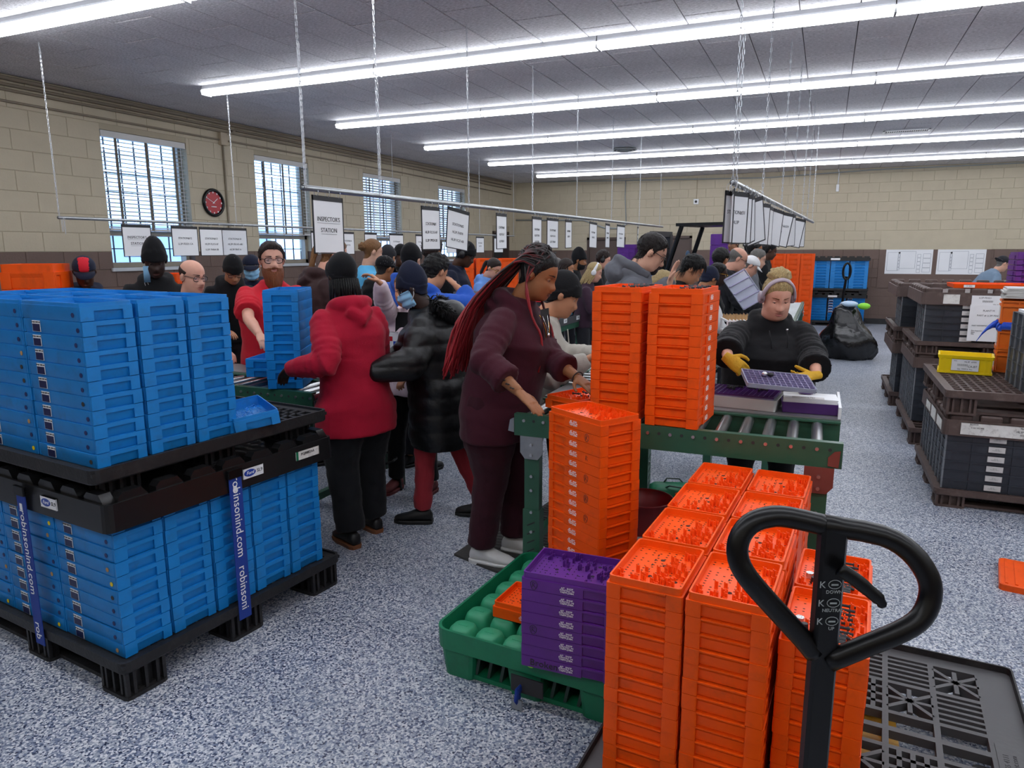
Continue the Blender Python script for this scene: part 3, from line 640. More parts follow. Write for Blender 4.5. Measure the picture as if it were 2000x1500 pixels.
# hardware lying in those two top trays
bm = MB(); bm.cyl((-.02, 0, 0), (.02, 0, 0), .004, n=8); bm.cyl((-.024, 0, 0), (-.02, 0, 0), .007, n=6); bm.cyl((.004, 0, 0), (.009, 0, 0), .006, n=8); bm = bm.mesh('bolt', 'part_dark')
cm = MB().cyl((0, 0, 0), (0, 0, .012), .011, n=16).mesh('cap', 'part_chrome'); sm = MB().cyl((-.014, 0, 0), (.014, 0, 0), .009, n=10).cyl((-.02, 0, 0), (-.014, 0, 0), .006, n=8).mesh('sleeve', 'part_dark'); gm = MB().cyl((-.016, 0, 0), (.016, 0, 0), .004, n=8).mesh('brass_pin', 'yellow_fork'); nm = MB().cyl((0, 0, 0), (0, 0, .02), .011, .008, 12).mesh('plug', 'part_dark')
for q, t in enumerate(ctop):
    wh = ('front', 'rear')[q]; L = t.location; zt = L.z+OH+.002
    def put(name, me, x, y, dz, lab, cat, rz=0): 
        px, py, _ = pal_frame((L.x, L.y), TO)(x, y, 0); link(name, me, None, loc=(px, py, zt+dz), rz=TO+rz, label=lab, cat=cat, group='loose hardware in the %s low orange tray' % wh)
    for i in range(8): put('bolt', bm, .045, .10-.026*i, .007, 'dark headed bolt in a row of bolts in the %s low orange tray' % wh, 'bolt')
    for i, (x, y) in enumerate(((-.065, -.03), (-.015, -.055))): put('cap', cm, x, y, 0, 'round shiny cap in the %s low orange tray, %s one' % (wh, ('left', 'right')[i]), 'cap')
    put('plug', nm, -.05, -.075, 0, 'round dark plug in the %s low orange tray' % wh, 'plug')
    put('brass_pin', gm, -.02, -.02, .004, 'small brass pin in the %s low orange tray' % wh, 'pin')
    for i in range(3): put('sleeve', sm, .035, -.085-.018*i, .009, 'thick dark sleeve in the %s low orange tray' % wh, 'sleeve')
    put('sleeve', sm, .0, -.095, .009, 'dark sleeve lying alone beside the caps in the %s low orange tray' % wh, 'sleeve')
# black pallet on the jack
bp = thing('plastic_pallet', 'grey black plastic pallet raised on the pallet jack under orange trays', 'pallet', (0, 0, 0), 0)
bx0, bx1, by0, by1 = -.05, 1.115, -.11, 1.09
bp.location = PO((bx0+bx1)/2, (by0+by1)/2, 0); bp.rotation_euler = (0, 0, TO)
w, l = (bx1-bx0)/2, (by1-by0)/2
dk = MB(); zt0, zt1 = ZD-.03, ZD-.0015
def bar(x0, x1, y0, y1): dk.box(x0, x1, y0, y1, zt0, zt1)
bar(-w, w, -l, -l+.05); bar(-w, w, l-.05, l); bar(-w, -w+.06, -l+.05, l-.05); bar(w-.10, w, -l+.05, l-.05)
mx, my = 7, 6
gx0, gx1, gy0, gy1 = -w+.06, w-.10, -l+.05, l-.05; cw, ch = (gx1-gx0)/mx, (gy1-gy0)/my
for i in range(mx):
    for j in range(my):
        a, b_, c_, d_ = gx0+i*cw, gx0+(i+1)*cw, gy0+j*ch, gy0+(j+1)*ch; e = .009
        bar(a, a+e, c_, d_); bar(b_-e, b_, c_, d_); bar(a+e, b_-e, c_, c_+e); bar(a+e, b_-e, d_-e, d_)
        ty = (i*2+j*3+i*j) % 5
        if ty in (0, 3):
            for q in range(1, 6): y = c_+(d_-c_)*q/6; bar(a+e, b_-e, y-.006, y+.006)
        elif ty in (1,):
            for q in range(1, 4): x = a+(b_-a)*q/4; bar(x-.007, x+.007, c_+e, d_-e)
            for q in range(1, 4): y = c_+(d_-c_)*q/4; bar(a+e, b_-e, y-.007, y+.007)
        elif ty == 2:
            cx, cy = (a+b_)/2, (c_+d_)/2
            for an in (.75, -.75, 0, PI/2): dk.add([Matrix.Rotation(an, 3, 'Z') @ Vector((x, y, 0))+Vector((cx, cy, z)) for z in (zt0, zt1) for y in (-.007, .007) for x in (-min(cw, ch)*(.62 if an in (.75, -.75) else .48), min(cw, ch)*(.62 if an in (.75, -.75) else .48))], [(0, 2, 3, 1), (4, 5, 7, 6), (0, 1, 5, 4), (2, 6, 7, 3), (0, 4, 6, 2), (1, 3, 7, 5)])
        else:
            y = (c_+d_)/2; bar(a+e, b_-e, y-.012, y+.012)
dk.obj('deck', 'grey_pl', bp)
MB().rr(-w-.006, w+.006, -l-.006, l+.006, [ZD-.045, ZD-.04, ZD+.022, ZD+.022, ZD-.045], .02, 3, [.003, 0, 0, .006, .008], cap=(0, 0)).obj('edge_lip', 'black_pl', bp)
for i in (-1, 0, 1):
    for j in (-1, 0, 1): MB().rr(-.07, .07, -.07, .07, [.028, ZD-.03], .02, 2).obj('foot', 'black_pl', bp, loc=(i*(w-.09), j*(l-.09), 0))
MB().rr(w-.095, w-.03, -.16, .16, [ZD-.001, ZD+.0008], .004).obj('raised_panel', 'grey_pl', bp)
link('lettering', text_mesh('Return to (313) 555 4111\nwww.returnablepallet.com', .021, 'ink'), bp, loc=(w-.062, 0, ZD+.001), rot=(0, 0, PI/2))
MB().cyl((w-.2, -.18, ZD-.001), (w-.2, -.18, ZD+.003), .022, n=16).obj('metal_disc', 'part_chrome', bp)
# ------------------------------------------------------------------ pallet jack
J = thing('pallet_jack', 'black pallet jack handle with looped grip in front of orange trays', 'pallet jack', (0, 0, 0))
gp = [atd(x, y, d) for x, y, d in ((1607, 1025, 1.215), (1720, 1045, 1.21), (1778, 1078, 1.205), (1812, 1125, 1.20), (1817, 1165, 1.20), (1800, 1205, 1.20), (1762, 1232, 1.205), (1690, 1262, 1.225), (1618, 1292, 1.25))]
gl = [atd(x, y, d) for x, y, d in ((1620, 1028, 1.215), (1540, 1010, 1.22), (1500, 1010, 1.22), (1464, 1024, 1.22), (1443, 1055, 1.22), (1442, 1092, 1.22), (1462, 1130, 1.22), (1510, 1185, 1.235), (1565, 1245, 1.25), (1590, 1275, 1.255))]
def smoothp(P, k=3):
    out = []
    for i in range(len(P)-1):
        p0, p1, p2, p3 = P[max(i-1, 0)], P[i], P[i+1], P[min(i+2, len(P)-1)]
        for j in range(k):
            t = j/k; out.append(.5*((2*p1)+(p2-p0)*t+(2*p0-5*p1+4*p2-p3)*t*t+(3*p1-p0-3*p2+p3)*t**3))
    return out+[P[-1]]
MB().tube(smoothp(gp), .0185, 14).obj('grip', 'black_paint', J, True); MB().tube(smoothp(gl), .0185, 14).obj('grip', 'black_paint', J, True)
st, sb = atd(1627, 1030, 1.212), atd(1586, 1520, 1.30); dn = (sb-st).normalized(); foot_p = st+dn*((.14-st.z)/dn.z)
ax = CR-dn*CR.dot(dn); ax.normalize(); nn = dn.cross(ax).normalized()
MB().rings([[p+ax*a*.0225+nn*b_*.015 for a, b_ in ((-1, -.6), (-.75, -1), (.75, -1), (1, -.6), (1, .6), (.75, 1), (-.75, 1), (-1, .6))] for p in (st, sb, foot_p)]).obj('shaft', 'black_paint', J)
lv = [atd(x, y, 1.19) for x, y in ((1640, 1112), (1668, 1130), (1695, 1152), (1716, 1170), (1726, 1186))]
MB().tube(smoothp(lv), [.012]*6+[.011]*4+[.008]*2+[.005], 10, flat=.6).obj('release_lever', 'black_paint', J, True)
# control legend on the shaft
rotL = Matrix((ax, -dn, -nn)).transposed()
if (rotL @ Vector((0, 0, 1))).dot(CF) > 0: rotL = Matrix((ax, -dn, nn)).transposed()
fn = rotL @ Vector((0, 0, 1))
def on_shaft(t, u): return st+dn*t+ax*u+fn*.0158
for i, s in enumerate(('DOWN', 'NEUTRAL', 'UP')):
    tt = .098+.034*i
    o = link('lettering', text_mesh(s, .0085, 'ink_grey'), J); o.matrix_world = Matrix.Translation(on_shaft(tt+.013, .004)) @ rotL.to_4x4()
    o = link('lettering', text_mesh('K', .017, 'ink_grey'), J); o.matrix_world = Matrix.Translation(on_shaft(tt, -.017)) @ rotL.to_4x4()
    o = link('pictogram', MB().tube([(.011*math.cos(k*PI/6+.26), .008*math.sin(k*PI/6+.26), 0) for k in range(12)], .0006, 4, closed=True).box(-.006, .006, -.002, .001, 0, .0004).mesh('pictogram', 'ink_grey'), J); o.matrix_world = Matrix.Translation(on_shaft(tt-.001, .004)) @ rotL.to_4x4()
jx, jy = foot_p.x, foot_p.y
MB().rr(jx-.10, jx+.10, jy-.06, jy+.10, [.05, .30], .03, 3).obj('pump_body', 'yellow_fork', J)
for s in (-1, 1): MB().rr(jx+s*.19-.08, jx+s*.19+.08, jy+.05, jy+1.28, [.07, .115], .03, 3).obj('fork', 'yellow_fork', J)
MB().box(jx-.27, jx+.27, jy+.03, jy+.10, .06, .26).obj('fork_carriage', 'yellow_fork', J)
for s in (-1, 1): MB().cyl((jx+s*.03, jy-.01, .09), (jx+s*.10, jy-.01, .09), .09, n=20).obj('steer_wheel', 'black_pl', J); MB().cyl((jx+s*.19-.05, jy+1.15, .04), (jx+s*.19+.05, jy+1.15, .04), .04, n=14).obj('load_wheel', 'part_chrome', J)
# ------------------------------------------------------------------ green pallet with purple and tall orange stacks
TG = math.radians(-4.2)
PG = pal_frame((-1.292, 2.185), TG)
gw, gl_, GZ = .765, .80, .150
g = thing('plastic_pallet', 'green plastic pallet with raised rim under purple and orange trays', 'pallet', PG(gw/2, gl_/2, 0), TG)
w, l = gw/2, gl_/2
MB().rr(-w, w, -l, l, [.118, .124, .205, .205, .135, .135], .06, 5, [.010, .002, 0, .010, .016, .03], cap=(1, 1)).obj('rim', 'green_pl', g)
fm = MB().rings([rrect(-.075+q, .075-q, -.075+q, .075-q, .02, 2, z) for z, q in ((0, .012), (.12, 0))]).mesh('foot', 'green_pl')
for i in (-1, 0, 1):
    for j in (-1, 0, 1): link('foot', fm, g, loc=(i*(w-.095), j*(l-.095), 0))
rb = MB().box(-.006, .006, -.06, .06, .012, .12).mesh('rib', 'green_dark')
for i in range(10): link('rib', rb, g, loc=(-w+.16+i*.053, -l+.11, 0), rot=(0, .2, 0))
for j in (-1, 0, 1): MB().rr(-w+.03, w-.03, -.05, .05, [.002, .020], .015, 2).obj('runner', 'green_pl', g, loc=(0, j*(l-.095), 0))
cup = MB().rings([rrect(-.052+q, .052-q, -.052+q, .052-q, .028, 4, z) for z, q in ((.134, -.002), (.165, .002), (.184, .008), (.190, .016))]); cup.box(-.02, .02, -.003, .003, .1895, .1915); cm_ = smooth_angle(cup.mesh('domed_cup', 'green_cup'), 50)
for i in range(6):
    for j in range(6): link('domed_cup', cm_, g, loc=(-w+.085+i*(2*w-.17)/5, -l+.085+j*(2*l-.17)/5, 0))
MB().ball((.04, -l-.001, .165), (.016, .002, .012), 10, 6).obj('pale_sticker', 'lime', g, True)
b = thing('strap_buckle', 'metal strap buckle hanging from the green pallet front', 'buckle', PG(.42, -.012, 0), TG)
MB().rr(-.07, .06, -.006, 0, [.055, .118], .004).obj('rubber_pad', 'ink', b); MB().tube([(-.03, -.008, .07), (-.03, -.03, .075), (-.03, -.034, .05), (-.03, -.02, .035)], .020, 8, flat=.35).obj('webbing', 'strap', b); MB().rr(-.052, -.008, -.036, -.030, [-.0+.005, .045], .004).obj('clip', 'galv', b)
ZG = .192
pc = PG(.568, .085, 0)
PF = pal_frame((-.886, 2.090), math.radians(1.5))
px, py, _ = PF(.165, .125, 0)
tray_stack(KP, (px, py), math.radians(1.5)+PI/2, ZG, 8, 'the purple stack on the green pallet', 'purple', lettered=-1, marks={0: 'o1', 4: 'o2'})
def adopt(c_, lab):
    p_ = next(o for o in COL.objects if o.get('label') == lab); c_.parent = p_; c_.matrix_parent_inverse = p_.matrix_basis.inverted()
adopt(link('handwriting', text_mesh('Broken', .035, 'ink'), None, loc=PF(.085, .0035+.0065, ZG+.020), rot=(PI/2, 0, math.radians(1.5))), 'purple tray, bottom in the purple stack on the green pallet')
x, y, _ = PG(.30, .30, 0)
tray_stack(KF, (x, y), TG+PI/2, ZG, 1, 'single layer left of the purple stack', 'small orange', lettered=-1)
# tall lettered orange stack
A_ = Vector((-1.040, 2.772)); B_ = Vector((-.753, 2.592)); d_ = (B_-A_).normalized(); ang = math.atan2(d_.y, d_.x); C_ = (A_+B_)/2+Vector((-d_.y, d_.x))*.107
tray_stack(KT, (C_.x, C_.y), ang+PI/2, ZG, 18, 'the tall lettered stack on the green pallet', 'orange', lettered=-1, marks={1: 'o1', 3: 'k', 5: 'o2', 7: 'o3', 9: 'o4'}, h=.0425)
# ------------------------------------------------------------------ roller conveyors
_rol = {}
def conveyor(label, loc, rz, L, Wd, z, plate=0, front='green_paint', lane=None, posts=True, rusty=False, pitch=.098, strip=False):
    """runs along local x from 0 to L, width Wd along y; plate: depth of a sheet steel shelf behind the rollers"""
    lane = lane or Wd
    t = thing('roller_conveyor', label, 'conveyor', loc, rz, 'roller conveyors')
    ch = [(0, 0), (0, -.105), (.035, -.105), (.035, -.098), (.008, -.098), (.008, -.008), (.035, -.008), (.035, 0)]
    sides = [(0, 1), (lane, -1)]+([(lane+plate, -1)] if plate else [])
    for y, s in sides:
        MB().prism([(y+s*a, z+b_) for a, b_ in (ch if s > 0 else ch[::-1])], 0, L, 'x').obj('side_rail', front, t)
    key = round(lane, 3)
    if key not in _rol: _rol[key] = smooth_angle(MB().cyl((0, .012, 0), (0, lane-.012, 0), .0235, n=16).cyl((0, .0, 0), (0, lane, 0), .006, n=6).mesh('roller', 'steel'))
    n = int((L-.06)/pitch)
    bo = MB().cyl((0, .001, 0), (0, -.006, 0), .0075, n=8).mesh('bolt', 'bolt'); hl = MB().cyl((0, .001, 0), (0, -.0012, 0), .007, n=10).mesh('slot_hole', 'ink')
    for i in range(n+1):
        x = .05+i*pitch; link('roller', _rol[key], t, loc=(x, 0, z-.028)); link('bolt', bo, t, loc=(x, 0, z-.030)); link('slot_hole', hl, t, loc=(x+pitch/2, 0, z-.030))
    if plate: MB().box(0, L, lane-.005, lane+plate, z+.001, z+.007).obj('shelf_plate', 'plate', t)
    if posts:
        for i, x in enumerate((.05, L-.12)):
            for y in (.006, lane+plate-.05):
                MB().box(x, x+.075, y, y+.045, .32, z-.16).obj('post_upper', front, t); MB().box(x-.006, x+.081, y-.006, y+.05, 0, .40).obj('post_lower', front, t)
                br = MB().prism([(x-.018, z-.105), (x+.094, z-.105), (x+.094, z-.185), (x+.070, z-.215), (x+.005, z-.215), (x-.018, z-.185)], y-.010, y-.003, 'y'); br.obj('bracket', 'rust_plate' if (rusty and i) else 'galv', t)
                for dx, dz in ((.038, -.145), (.038, -.195), (.038, -.30), (.038, -.37), (.038, -.48), (.038, -.58)): link('bolt', bo, t, loc=(x+dx, y-.011 if dz > -.25 else y-.006, z+dz))
                sl = MB()
                for q in range(7): sl.box(-.022, .022, -.0012, .002, -.003, .003, R=Matrix.Translation((x+.036, y-.006, .06+.045*q)) @ Matrix.Rotation(-.5, 4, 'Y'))
                sl.obj('adjust_slots', 'ink', t)
            MB().box(x+.02, x+.055, .05, lane+plate-.05, .22, .26).obj('cross_brace', front, t)
    if strip:
        for i in range(int(L/.45)): o = MB().box(-.045, .045, -.0025, 0, -.018, .018).obj('bin_label', 'paper', t, loc=(.2+.45*i, -.0005, z-.04)); link('lettering', text_mesh('%d-%d6' % (i+2, (i*37) % 90+10), .022, 'ink'), o, loc=(0, -.003, 0), rot=RX90)
        MB().box(0, L, -.001, .003, z+.002, z+.05).obj('upstand', 'grey_pl', t)
    return t
CZV = .87
cv = conveyor('front green roller conveyor carrying two tall orange stacks', (-1.305, 3.012, 0), math.radians(.6), 1.42, .82, CZV, plate=.40, lane=.42, rusty=True)
x0 = 1.42
MB().prism([(x0-.052, CZV-.095), (x0-.012, CZV-.10), (x0-.008, CZV-.03), (x0-.03, CZV-.035), (x0-.052, CZV-.06)], -.006, -.001, 'y').obj('end_bracket', 'rust_plate', cv); MB().prism([(-.03, CZV-.085), (.0, CZV-.09), (.0, CZV-.02), (-.02, CZV-.03)], -.004, .02, 'y').obj('end_bracket', 'galv', cv)
MB().box(x0-.012, x0, .42, .82, CZV, CZV+.06).obj('end_stop', 'white_pl', cv)
tray_stack(KC, (-.560, 3.19), math.radians(-4), CZV+.002, 13, 'the right tall stack on the front conveyor', 'orange', lettered=1)
tray_stack(KC, (-.822, 3.235), math.radians(-5), CZV+.002, 13, 'the left tall stack on the front conveyor', 'orange', lettered=1)
tray_stack(KC, (-1.045, 3.30), math.radians(-24), CZV+.002, 1, 'single layer on the conveyor behind the tall lettered stack', 'orange')
for i, (dx, dy) in enumerate(((-.05, .02), (.03, .05), (.05, .04), (0, -.02), (.06, .08), (-.02, .06))): link('bolt', bm, None, loc=(-1.045+dx, 3.30+dy, CZV+.055), rz=i*1.1, label='small dark bolt lying in the single orange tray on the front conveyor', cat='bolt', group='bolts in the single orange conveyor tray')
# contents of the two conveyor stacks
for q, (sx, sy) in enumerate(((-.560, 3.19), (-.822, 3.235))):
    for i in range(9):
        link('bolt', bm, None, loc=(sx+.02+.02*(i % 4), sy-.11+.026*i, CZV+13*.0445+.022), rz=random.uniform(-.4, .4), rot=None, label='dark bolt standing proud in the top tray of the %s conveyor stack' % ('right', 'left')[q], cat='bolt', group='bolts in the %s conveyor stack' % ('right', 'left')[q])
# things on the shelf plate
def at_cv(x, y, dz=0): return (x, y, CZV+.008+dz)
pt = thing('parts_tray', 'clear bin with a gridded lavender parts tray on the conveyor shelf', 'tray', at_cv(-.335, 3.62), math.radians(-6))
MB().rr(-.185, .185, -.13, .13, [0, .055, .055, .012], .012, 2, [.008, 0, .004, .01], cap=(1, 1)).obj('clear_bin', 'clear_edge', pt)
MB().box(-.165, .165, -.115, .115, .050, .060).obj('tray_base', 'lens_lavender', pt)
gr = MB()
for i in range(15): gr.box(-.165+.0236*i-.0015, -.165+.0236*i+.0015, -.115, .115, .060, .068)
for i in range(11): gr.box(-.165, .165, -.115+.023*i-.0015, -.115+.023*i+.0015, .060, .068)
gr.obj('cell_grid', 'purple_dark', pt)
for i in range(10): link('bolt', bm, None, loc=(-.335+random.uniform(-.1, .1), 3.62+random.uniform(0, .07), CZV+.083), rz=random.uniform(0, 3), label='dark bolt lying in the lavender gridded tray', cat='bolt', group='bolts in the lavender tray')
pk = thing('seed_packet', 'cream paper packet with green print on conveyor shelf', 'packet', at_cv(-.055, 3.60), .15)
MB().rr(-.075, .075, -.05, .05, [0, .010, .014], .006, 2, [0, 0, .01]).obj('packet', 'paper', pk); MB().box(-.035, .035, -.02, .025, .0142, .0148).obj('print', 'cardboard', pk)
for x in (-.05, .05): MB().ball((x, -.01, .0145), (.014, .01, .001), 8, 4).obj('green_print', 'green_cup', pk)
pb = thing('file_box', 'purple tray heaped with white paper envelopes at the conveyor end', 'box', (-.025, 3.585, CZV+.009), .04)
MB().rr(-.125, .125, -.085, .085, [0, .05, .05, .01], .008, 2, [.006, 0, .004, .006]).obj('tray', 'purple_dark', pb)
for i in range(3): MB().rr(-.118, .118, -.075, .08, [.046+.008*i, .053+.008*i], .003, 1).obj('envelope', 'paper', pb, rz=.02*(i-1))
MB().ball((-.02, .03, .075), (.035, .012, .004), 10, 5).obj('oval_mark', 'purple_dark', pb); MB().box(-.08, .06, -.075, -.03, .0696, .0704).obj('slip', 'paper_grey', pb)
link('lettering', text_mesh('Thank You', .014, 'ink'), pb, loc=(-.01, -.05, .071))
# red bucket and mat
bk = thing('bucket', 'dark red bucket with white lower half under the conveyor', 'bucket', (-.80, 3.60, 0))
MB().cyl((0, 0, 0), (0, 0, .17), .12, .132, 24).obj('white_pail', 'white_pl', bk, math.radians(40)); MB().rings([[(r*math.cos(k*PI/12), r*math.sin(k*PI/12), z) for k in range(24)] for r, z in ((.136, .16), (.148, .33), (.152, .33), (.145, .32), (.13, .18))], 0, (0, 1)).obj('red_pail', 'red_bucket', bk, True)
mt = MB(); pts = [(-1.74, 3.19), (-1.48, 3.10), (-1.22, 3.02+.02), (-1.2, 3.35), (-1.05, 3.42), (-1.05, 4.15), (-1.55, 4.22), (-1.58, 3.86), (-1.80, 3.80), (-1.70, 3.62)]
mt.prism(pts, .0, .012, 'z'); 
for i in range(26): y = 3.16+i*.038; mt.box(-1.66 if y < 3.8 else -1.54, -1.08 if y > 3.4 else -1.22, y, y+.018, .012, .0145)
mt.obj('floor_mat', 'rubber', None, label='ragged dark ribbed rubber mat under the woman in maroon', cat='mat')
# other conveyors
conveyor('green roller conveyor at the left where the man in red works', (-3.75, 3.03, 0), 0, 1.24, .62, CZV, plate=.24, lane=.36)
conveyor('short green conveyor line in front of the seated woman in cream', (-.95, 3.90, 0), PI/2, .56, .44, CZV, lane=.44)
conveyor('long green conveyor line with bin labels below the middle sign rail', (-3.02, 7.95, 0), -PI/2, 2.6, .46, CZV, lane=.46, strip=False, pitch=.2)
cl = conveyor('green conveyor line right of the workers under the right sign rail', (-.26, 5.05, 0), PI/2, 6.4, .46, CZV, lane=.46, pitch=.2)
cm2 = thing('label_strip', 'grey shelf edge with paper bin labels along the middle conveyor', 'shelf edge', (-2.552, 5.36, CZV-.02), PI/2)
MB().box(0, 2.58, -.004, .0, -.02, .06).obj('edge_strip', 'grey_pl', cm2)
for i in range(6): o = MB().box(-.05, .05, -.007, -.004, -.016, .028).obj('bin_label', 'paper', cm2, loc=(.2+i*.43, 0, .02)); link('lettering', text_mesh('%d-76' % (i+2), .03, 'ink'), o, loc=(0, -.008, .006), rot=RX90)
# held blue stack on the left conveyor
HF = pal_frame((-2.80, 3.22), math.radians(28))
for k in range(10):
    z = CZV+.004+(9-k)*.0535; t = thing('blue_tray', 'blue tray, %s in the stack held by the red hoodie person' % layer_word(k, 10), 'tray', HF(random.uniform(-.002, .002), 0, z), math.radians(28), 'blue trays'); link('tray_shell', _btt if k == 0 else _bt, t)
    if k == 0: link('retaining_pegs', _bits, t, kind='stuff')
t = thing('blue_tray', 'single blue tray on the left conveyor touched by a bare hand', 'tray', (-3.02, 3.33, CZV+.09), .3, 'blue trays'); link('tray_shell', _bt, t)
t = thing('blue_tray', 'lowest blue tray on the left conveyor, under the touched tray', 'tray', (-3.02, 3.33, CZV+.004), .3, 'blue trays'); link('tray_shell', _bt, t); t.location.z = CZV+.036
# ------------------------------------------------------------------ red pin racks
def rack_mesh(w, l, hp):
    fr = MB().rr(-w/2, w/2, -l/2, l/2, [0, .012], .012, 2, None); pn = MB()
    for i in range(14):
        for j in range(7): x, y = -w/2+.02+i*(w-.04)/13, -l/2+.02+j*(l-.04)/6; pn.cyl((x, y, .012), (x, y, hp), .0022, n=4, cap=(0, 1))
    return fr.mesh('frame', 'red_rack'), pn.mesh('pins', 'grey_rib')
_rf, _rp = rack_mesh(.36, .24, .062)
def rack_stack(x, y, rz, n, where, z0=CZV+.02):
    for k in range(n):
        t = thing('pin_rack', 'red pin rack, %s in the pile %s' % (layer_word(k, n), where), 'rack', (x+random.uniform(-.01, .01), y, z0+(n-1-k)*.066), rz, 'red pin racks'); link('frame', _rf, t); link('pins', _rp, t, kind='stuff')
rack_stack(-2.79, 5.56, math.radians(15), 6, 'beside the blue sleeved arm'); rack_stack(-2.78, 5.98, math.radians(80), 4, 'just behind that one')
rack_stack(-2.78, 7.2, math.radians(30), 5, 'near the turquoise gloves')
# white wire rack and parts on right line
wr = thing('wire_rack', 'white slotted rack full of small parts behind the woman in black', 'rack', (-.52, 6.0, CZV+.02), .3)
for z in (0, .09, .18): MB().rr(-.22, .22, -.14, .14, [z, z+.012], .01, 2).obj('shelf', 'white_pl', wr)
vm = MB().box(-.006, .006, -.006, .006, 0, .19).mesh('upright', 'white_pl')
for i in range(7):
    for y in (-.135, .135): link('upright', vm, wr, loc=(-.21+.07*i, y, 0))
pm = MB()
for i in range(16):
    for j in range(6): pm.cyl((-.2+.027*i, -.12+.048*j, .19), (-.2+.027*i, -.12+.048*j, .225), .006, .003, 6)
pm.obj('upright_parts', 'cardboard', wr, kind='stuff')
tray_stack(KC, (-.52, 5.5), .25, CZV+.02, 3, 'the low orange stack behind the tall conveyor stacks', 'orange')
gl2 = MB(); [gl2.ball((random.uniform(-.08, .08), random.uniform(-.05, .05), .03), (.05, .03, .025), 8, 5) for _ in range(6)]
mat('turquoise', '#189fd0', .7); gl2.obj('work_gloves', 'turquoise', None, True, loc=(-2.72, 7.66, CZV+.02), label='crumpled turquoise gloves on the middle conveyor line', cat='gloves')
yb = thing('yellow_box', 'yellow and white printed box behind the red hoodie', 'box', (-2.76, 4.34, CZV+.001)); MB().rr(-.06, .06, -.05, .05, [0, .14], .004).obj('carton', 'yellow', yb); MB().box(-.05, .03, -.052, -.05, .02, .12).obj('print', 'paper', yb); link('lettering', text_mesh('TAPE', .03, 'ink'), yb, loc=(-.01, -.054, .07), rot=RX90)
wt = thing('work_table', 'small dark work table behind the puffer coat', 'table', (-2.80, 4.24, 0)); MB().rr(-.18, .18, -.16, .16, [CZV-.03, CZV-.002], .01).obj('top', 'grey_pl', wt)
for x in (-.16, .16):
    for y in (-.14, .14): MB().box(x-.015, x+.015, y-.015, y+.015, 0, CZV-.03).obj('leg', 'green_dark', wt)
bb = MB().ball((0, 0, .06), (.07, .06, .06), 12, 8); bb.obj('blue_bag', 'bag_blue', None, True, loc=(-2.90, 4.33, CZV+.005), label='crumpled blue plastic bag beside the yellow box', cat='bag')
ws = MB().ball((0, 0, .05), (.15, .12, .10), 14, 8); ws.obj('white_sack', 'paper', None, True, loc=(-2.70, 4.17, CZV+.06), label='puffy white plastic sack between red hoodie and puffer coat', cat='sack')
# stool
stl = thing('stool', 'metal framed stool behind the person in the puffer coat', 'stool', (-2.72, 3.86, 0), .4); MB().cyl((0, 0, .60), (0, 0, .64), .17, n=20).obj('seat', 'black_pl', stl)
for k in range(4): a = k*PI/2+.4; MB().cyl((.12*math.cos(a), .12*math.sin(a), .6), (.19*math.cos(a), .19*math.sin(a), 0), .012, n=8).obj('leg', 'black_paint', stl)
MB().tube([(.165*math.cos(k*PI/8), .165*math.sin(k*PI/8), .25) for k in range(16)], .008, 6, closed=True).obj('foot_ring', 'black_paint', stl)
rb_ = thing('shopping_bag', 'colourful printed green shopping bag on the floor under the conveyor', 'bag', (-.78, 4.35, 0), .3); MB().rings([rrect(-.2*q, .2*q, -.10*q, .10*q, .03, 3, z) for z, q in ((0, .9), (.08, 1), (.24, .95), (.27, .8))]).obj('bag_body', 'green_pl', rb_, True)
for k in range(14): MB().ball((-.17+.026*k, -.098, .07+.05*(k % 4)), (.018, .006, .016), 8, 5).obj('printed_dot', ('yellow', 'red_bucket', 'bag_blue', 'orange_top')[k % 4], rb_, True)
rb_.scale = (.8, .8, .62)
for y in (-.06, .06): MB().tube([(-.08, y, .26), (-.05, y*1.6, .30), (.05, y*1.9, .29), (.08, y, .26)], .008, 6).obj('handle', 'green_dark', rb_, True)
# ------------------------------------------------------------------ trash bags
def bag(name, label, loc, rx, ry, h, m, seed, lean=0, top=.35):
    b = MB(); R = []
    for k in range(15):
        t = k/14; r = (.82+.25*math.sin(min(1, t*1.6)*PI))*(1-max(0, t-.45)*.95) if t < .95 else .2*top/.35; ring = []
        r = max(r, .22*top/.35)
        for i in range(28):
            a = 2*PI*i/28; q = 1+.09*math.sin(5*a+seed+t*6)+.07*math.sin(9*a-seed*2+t*11)+.05*noise.noise((math.cos(a)*3, math.sin(a)*3, t*4+seed))
            ring.append((rx*r*q*math.cos(a)+lean*t, ry*r*q*math.sin(a), h*t*(1+.03*math.sin(3*a+seed))))
        R.append(ring)
    return b.rings(R).obj(name, m, None, True, loc=loc, label=label, cat='bag')
bag('trash_bag', 'full black trash bag slumped on the floor right of black hoodie', (.42, 11.9, 0), .36, .34, .80, 'bag_black', 2, -.12)
bag('trash_bag', 'black trash bag standing behind the puffer coat and maroon hoodie', (-2.26, 5.2, 0), .22, .22, .80, 'bag_black', 5, .02, .9)
tb = MB().ball((0, 0, .02), (.13, .11, .05), 12, 6); tb.obj('clear_bag_liner', 'bag_clear', None, True, loc=(.36, 11.9, .80), label='clear plastic wrap spilling from the far black bag', cat='plastic wrap')
MB().ball((0, 0, 0), (.09, .07, .05), 10, 6).obj('lime_cloth', 'lime', None, True, loc=(.56, 11.8, .80), label='lime green cloth in the mouth of the far black bag', cat='cloth')
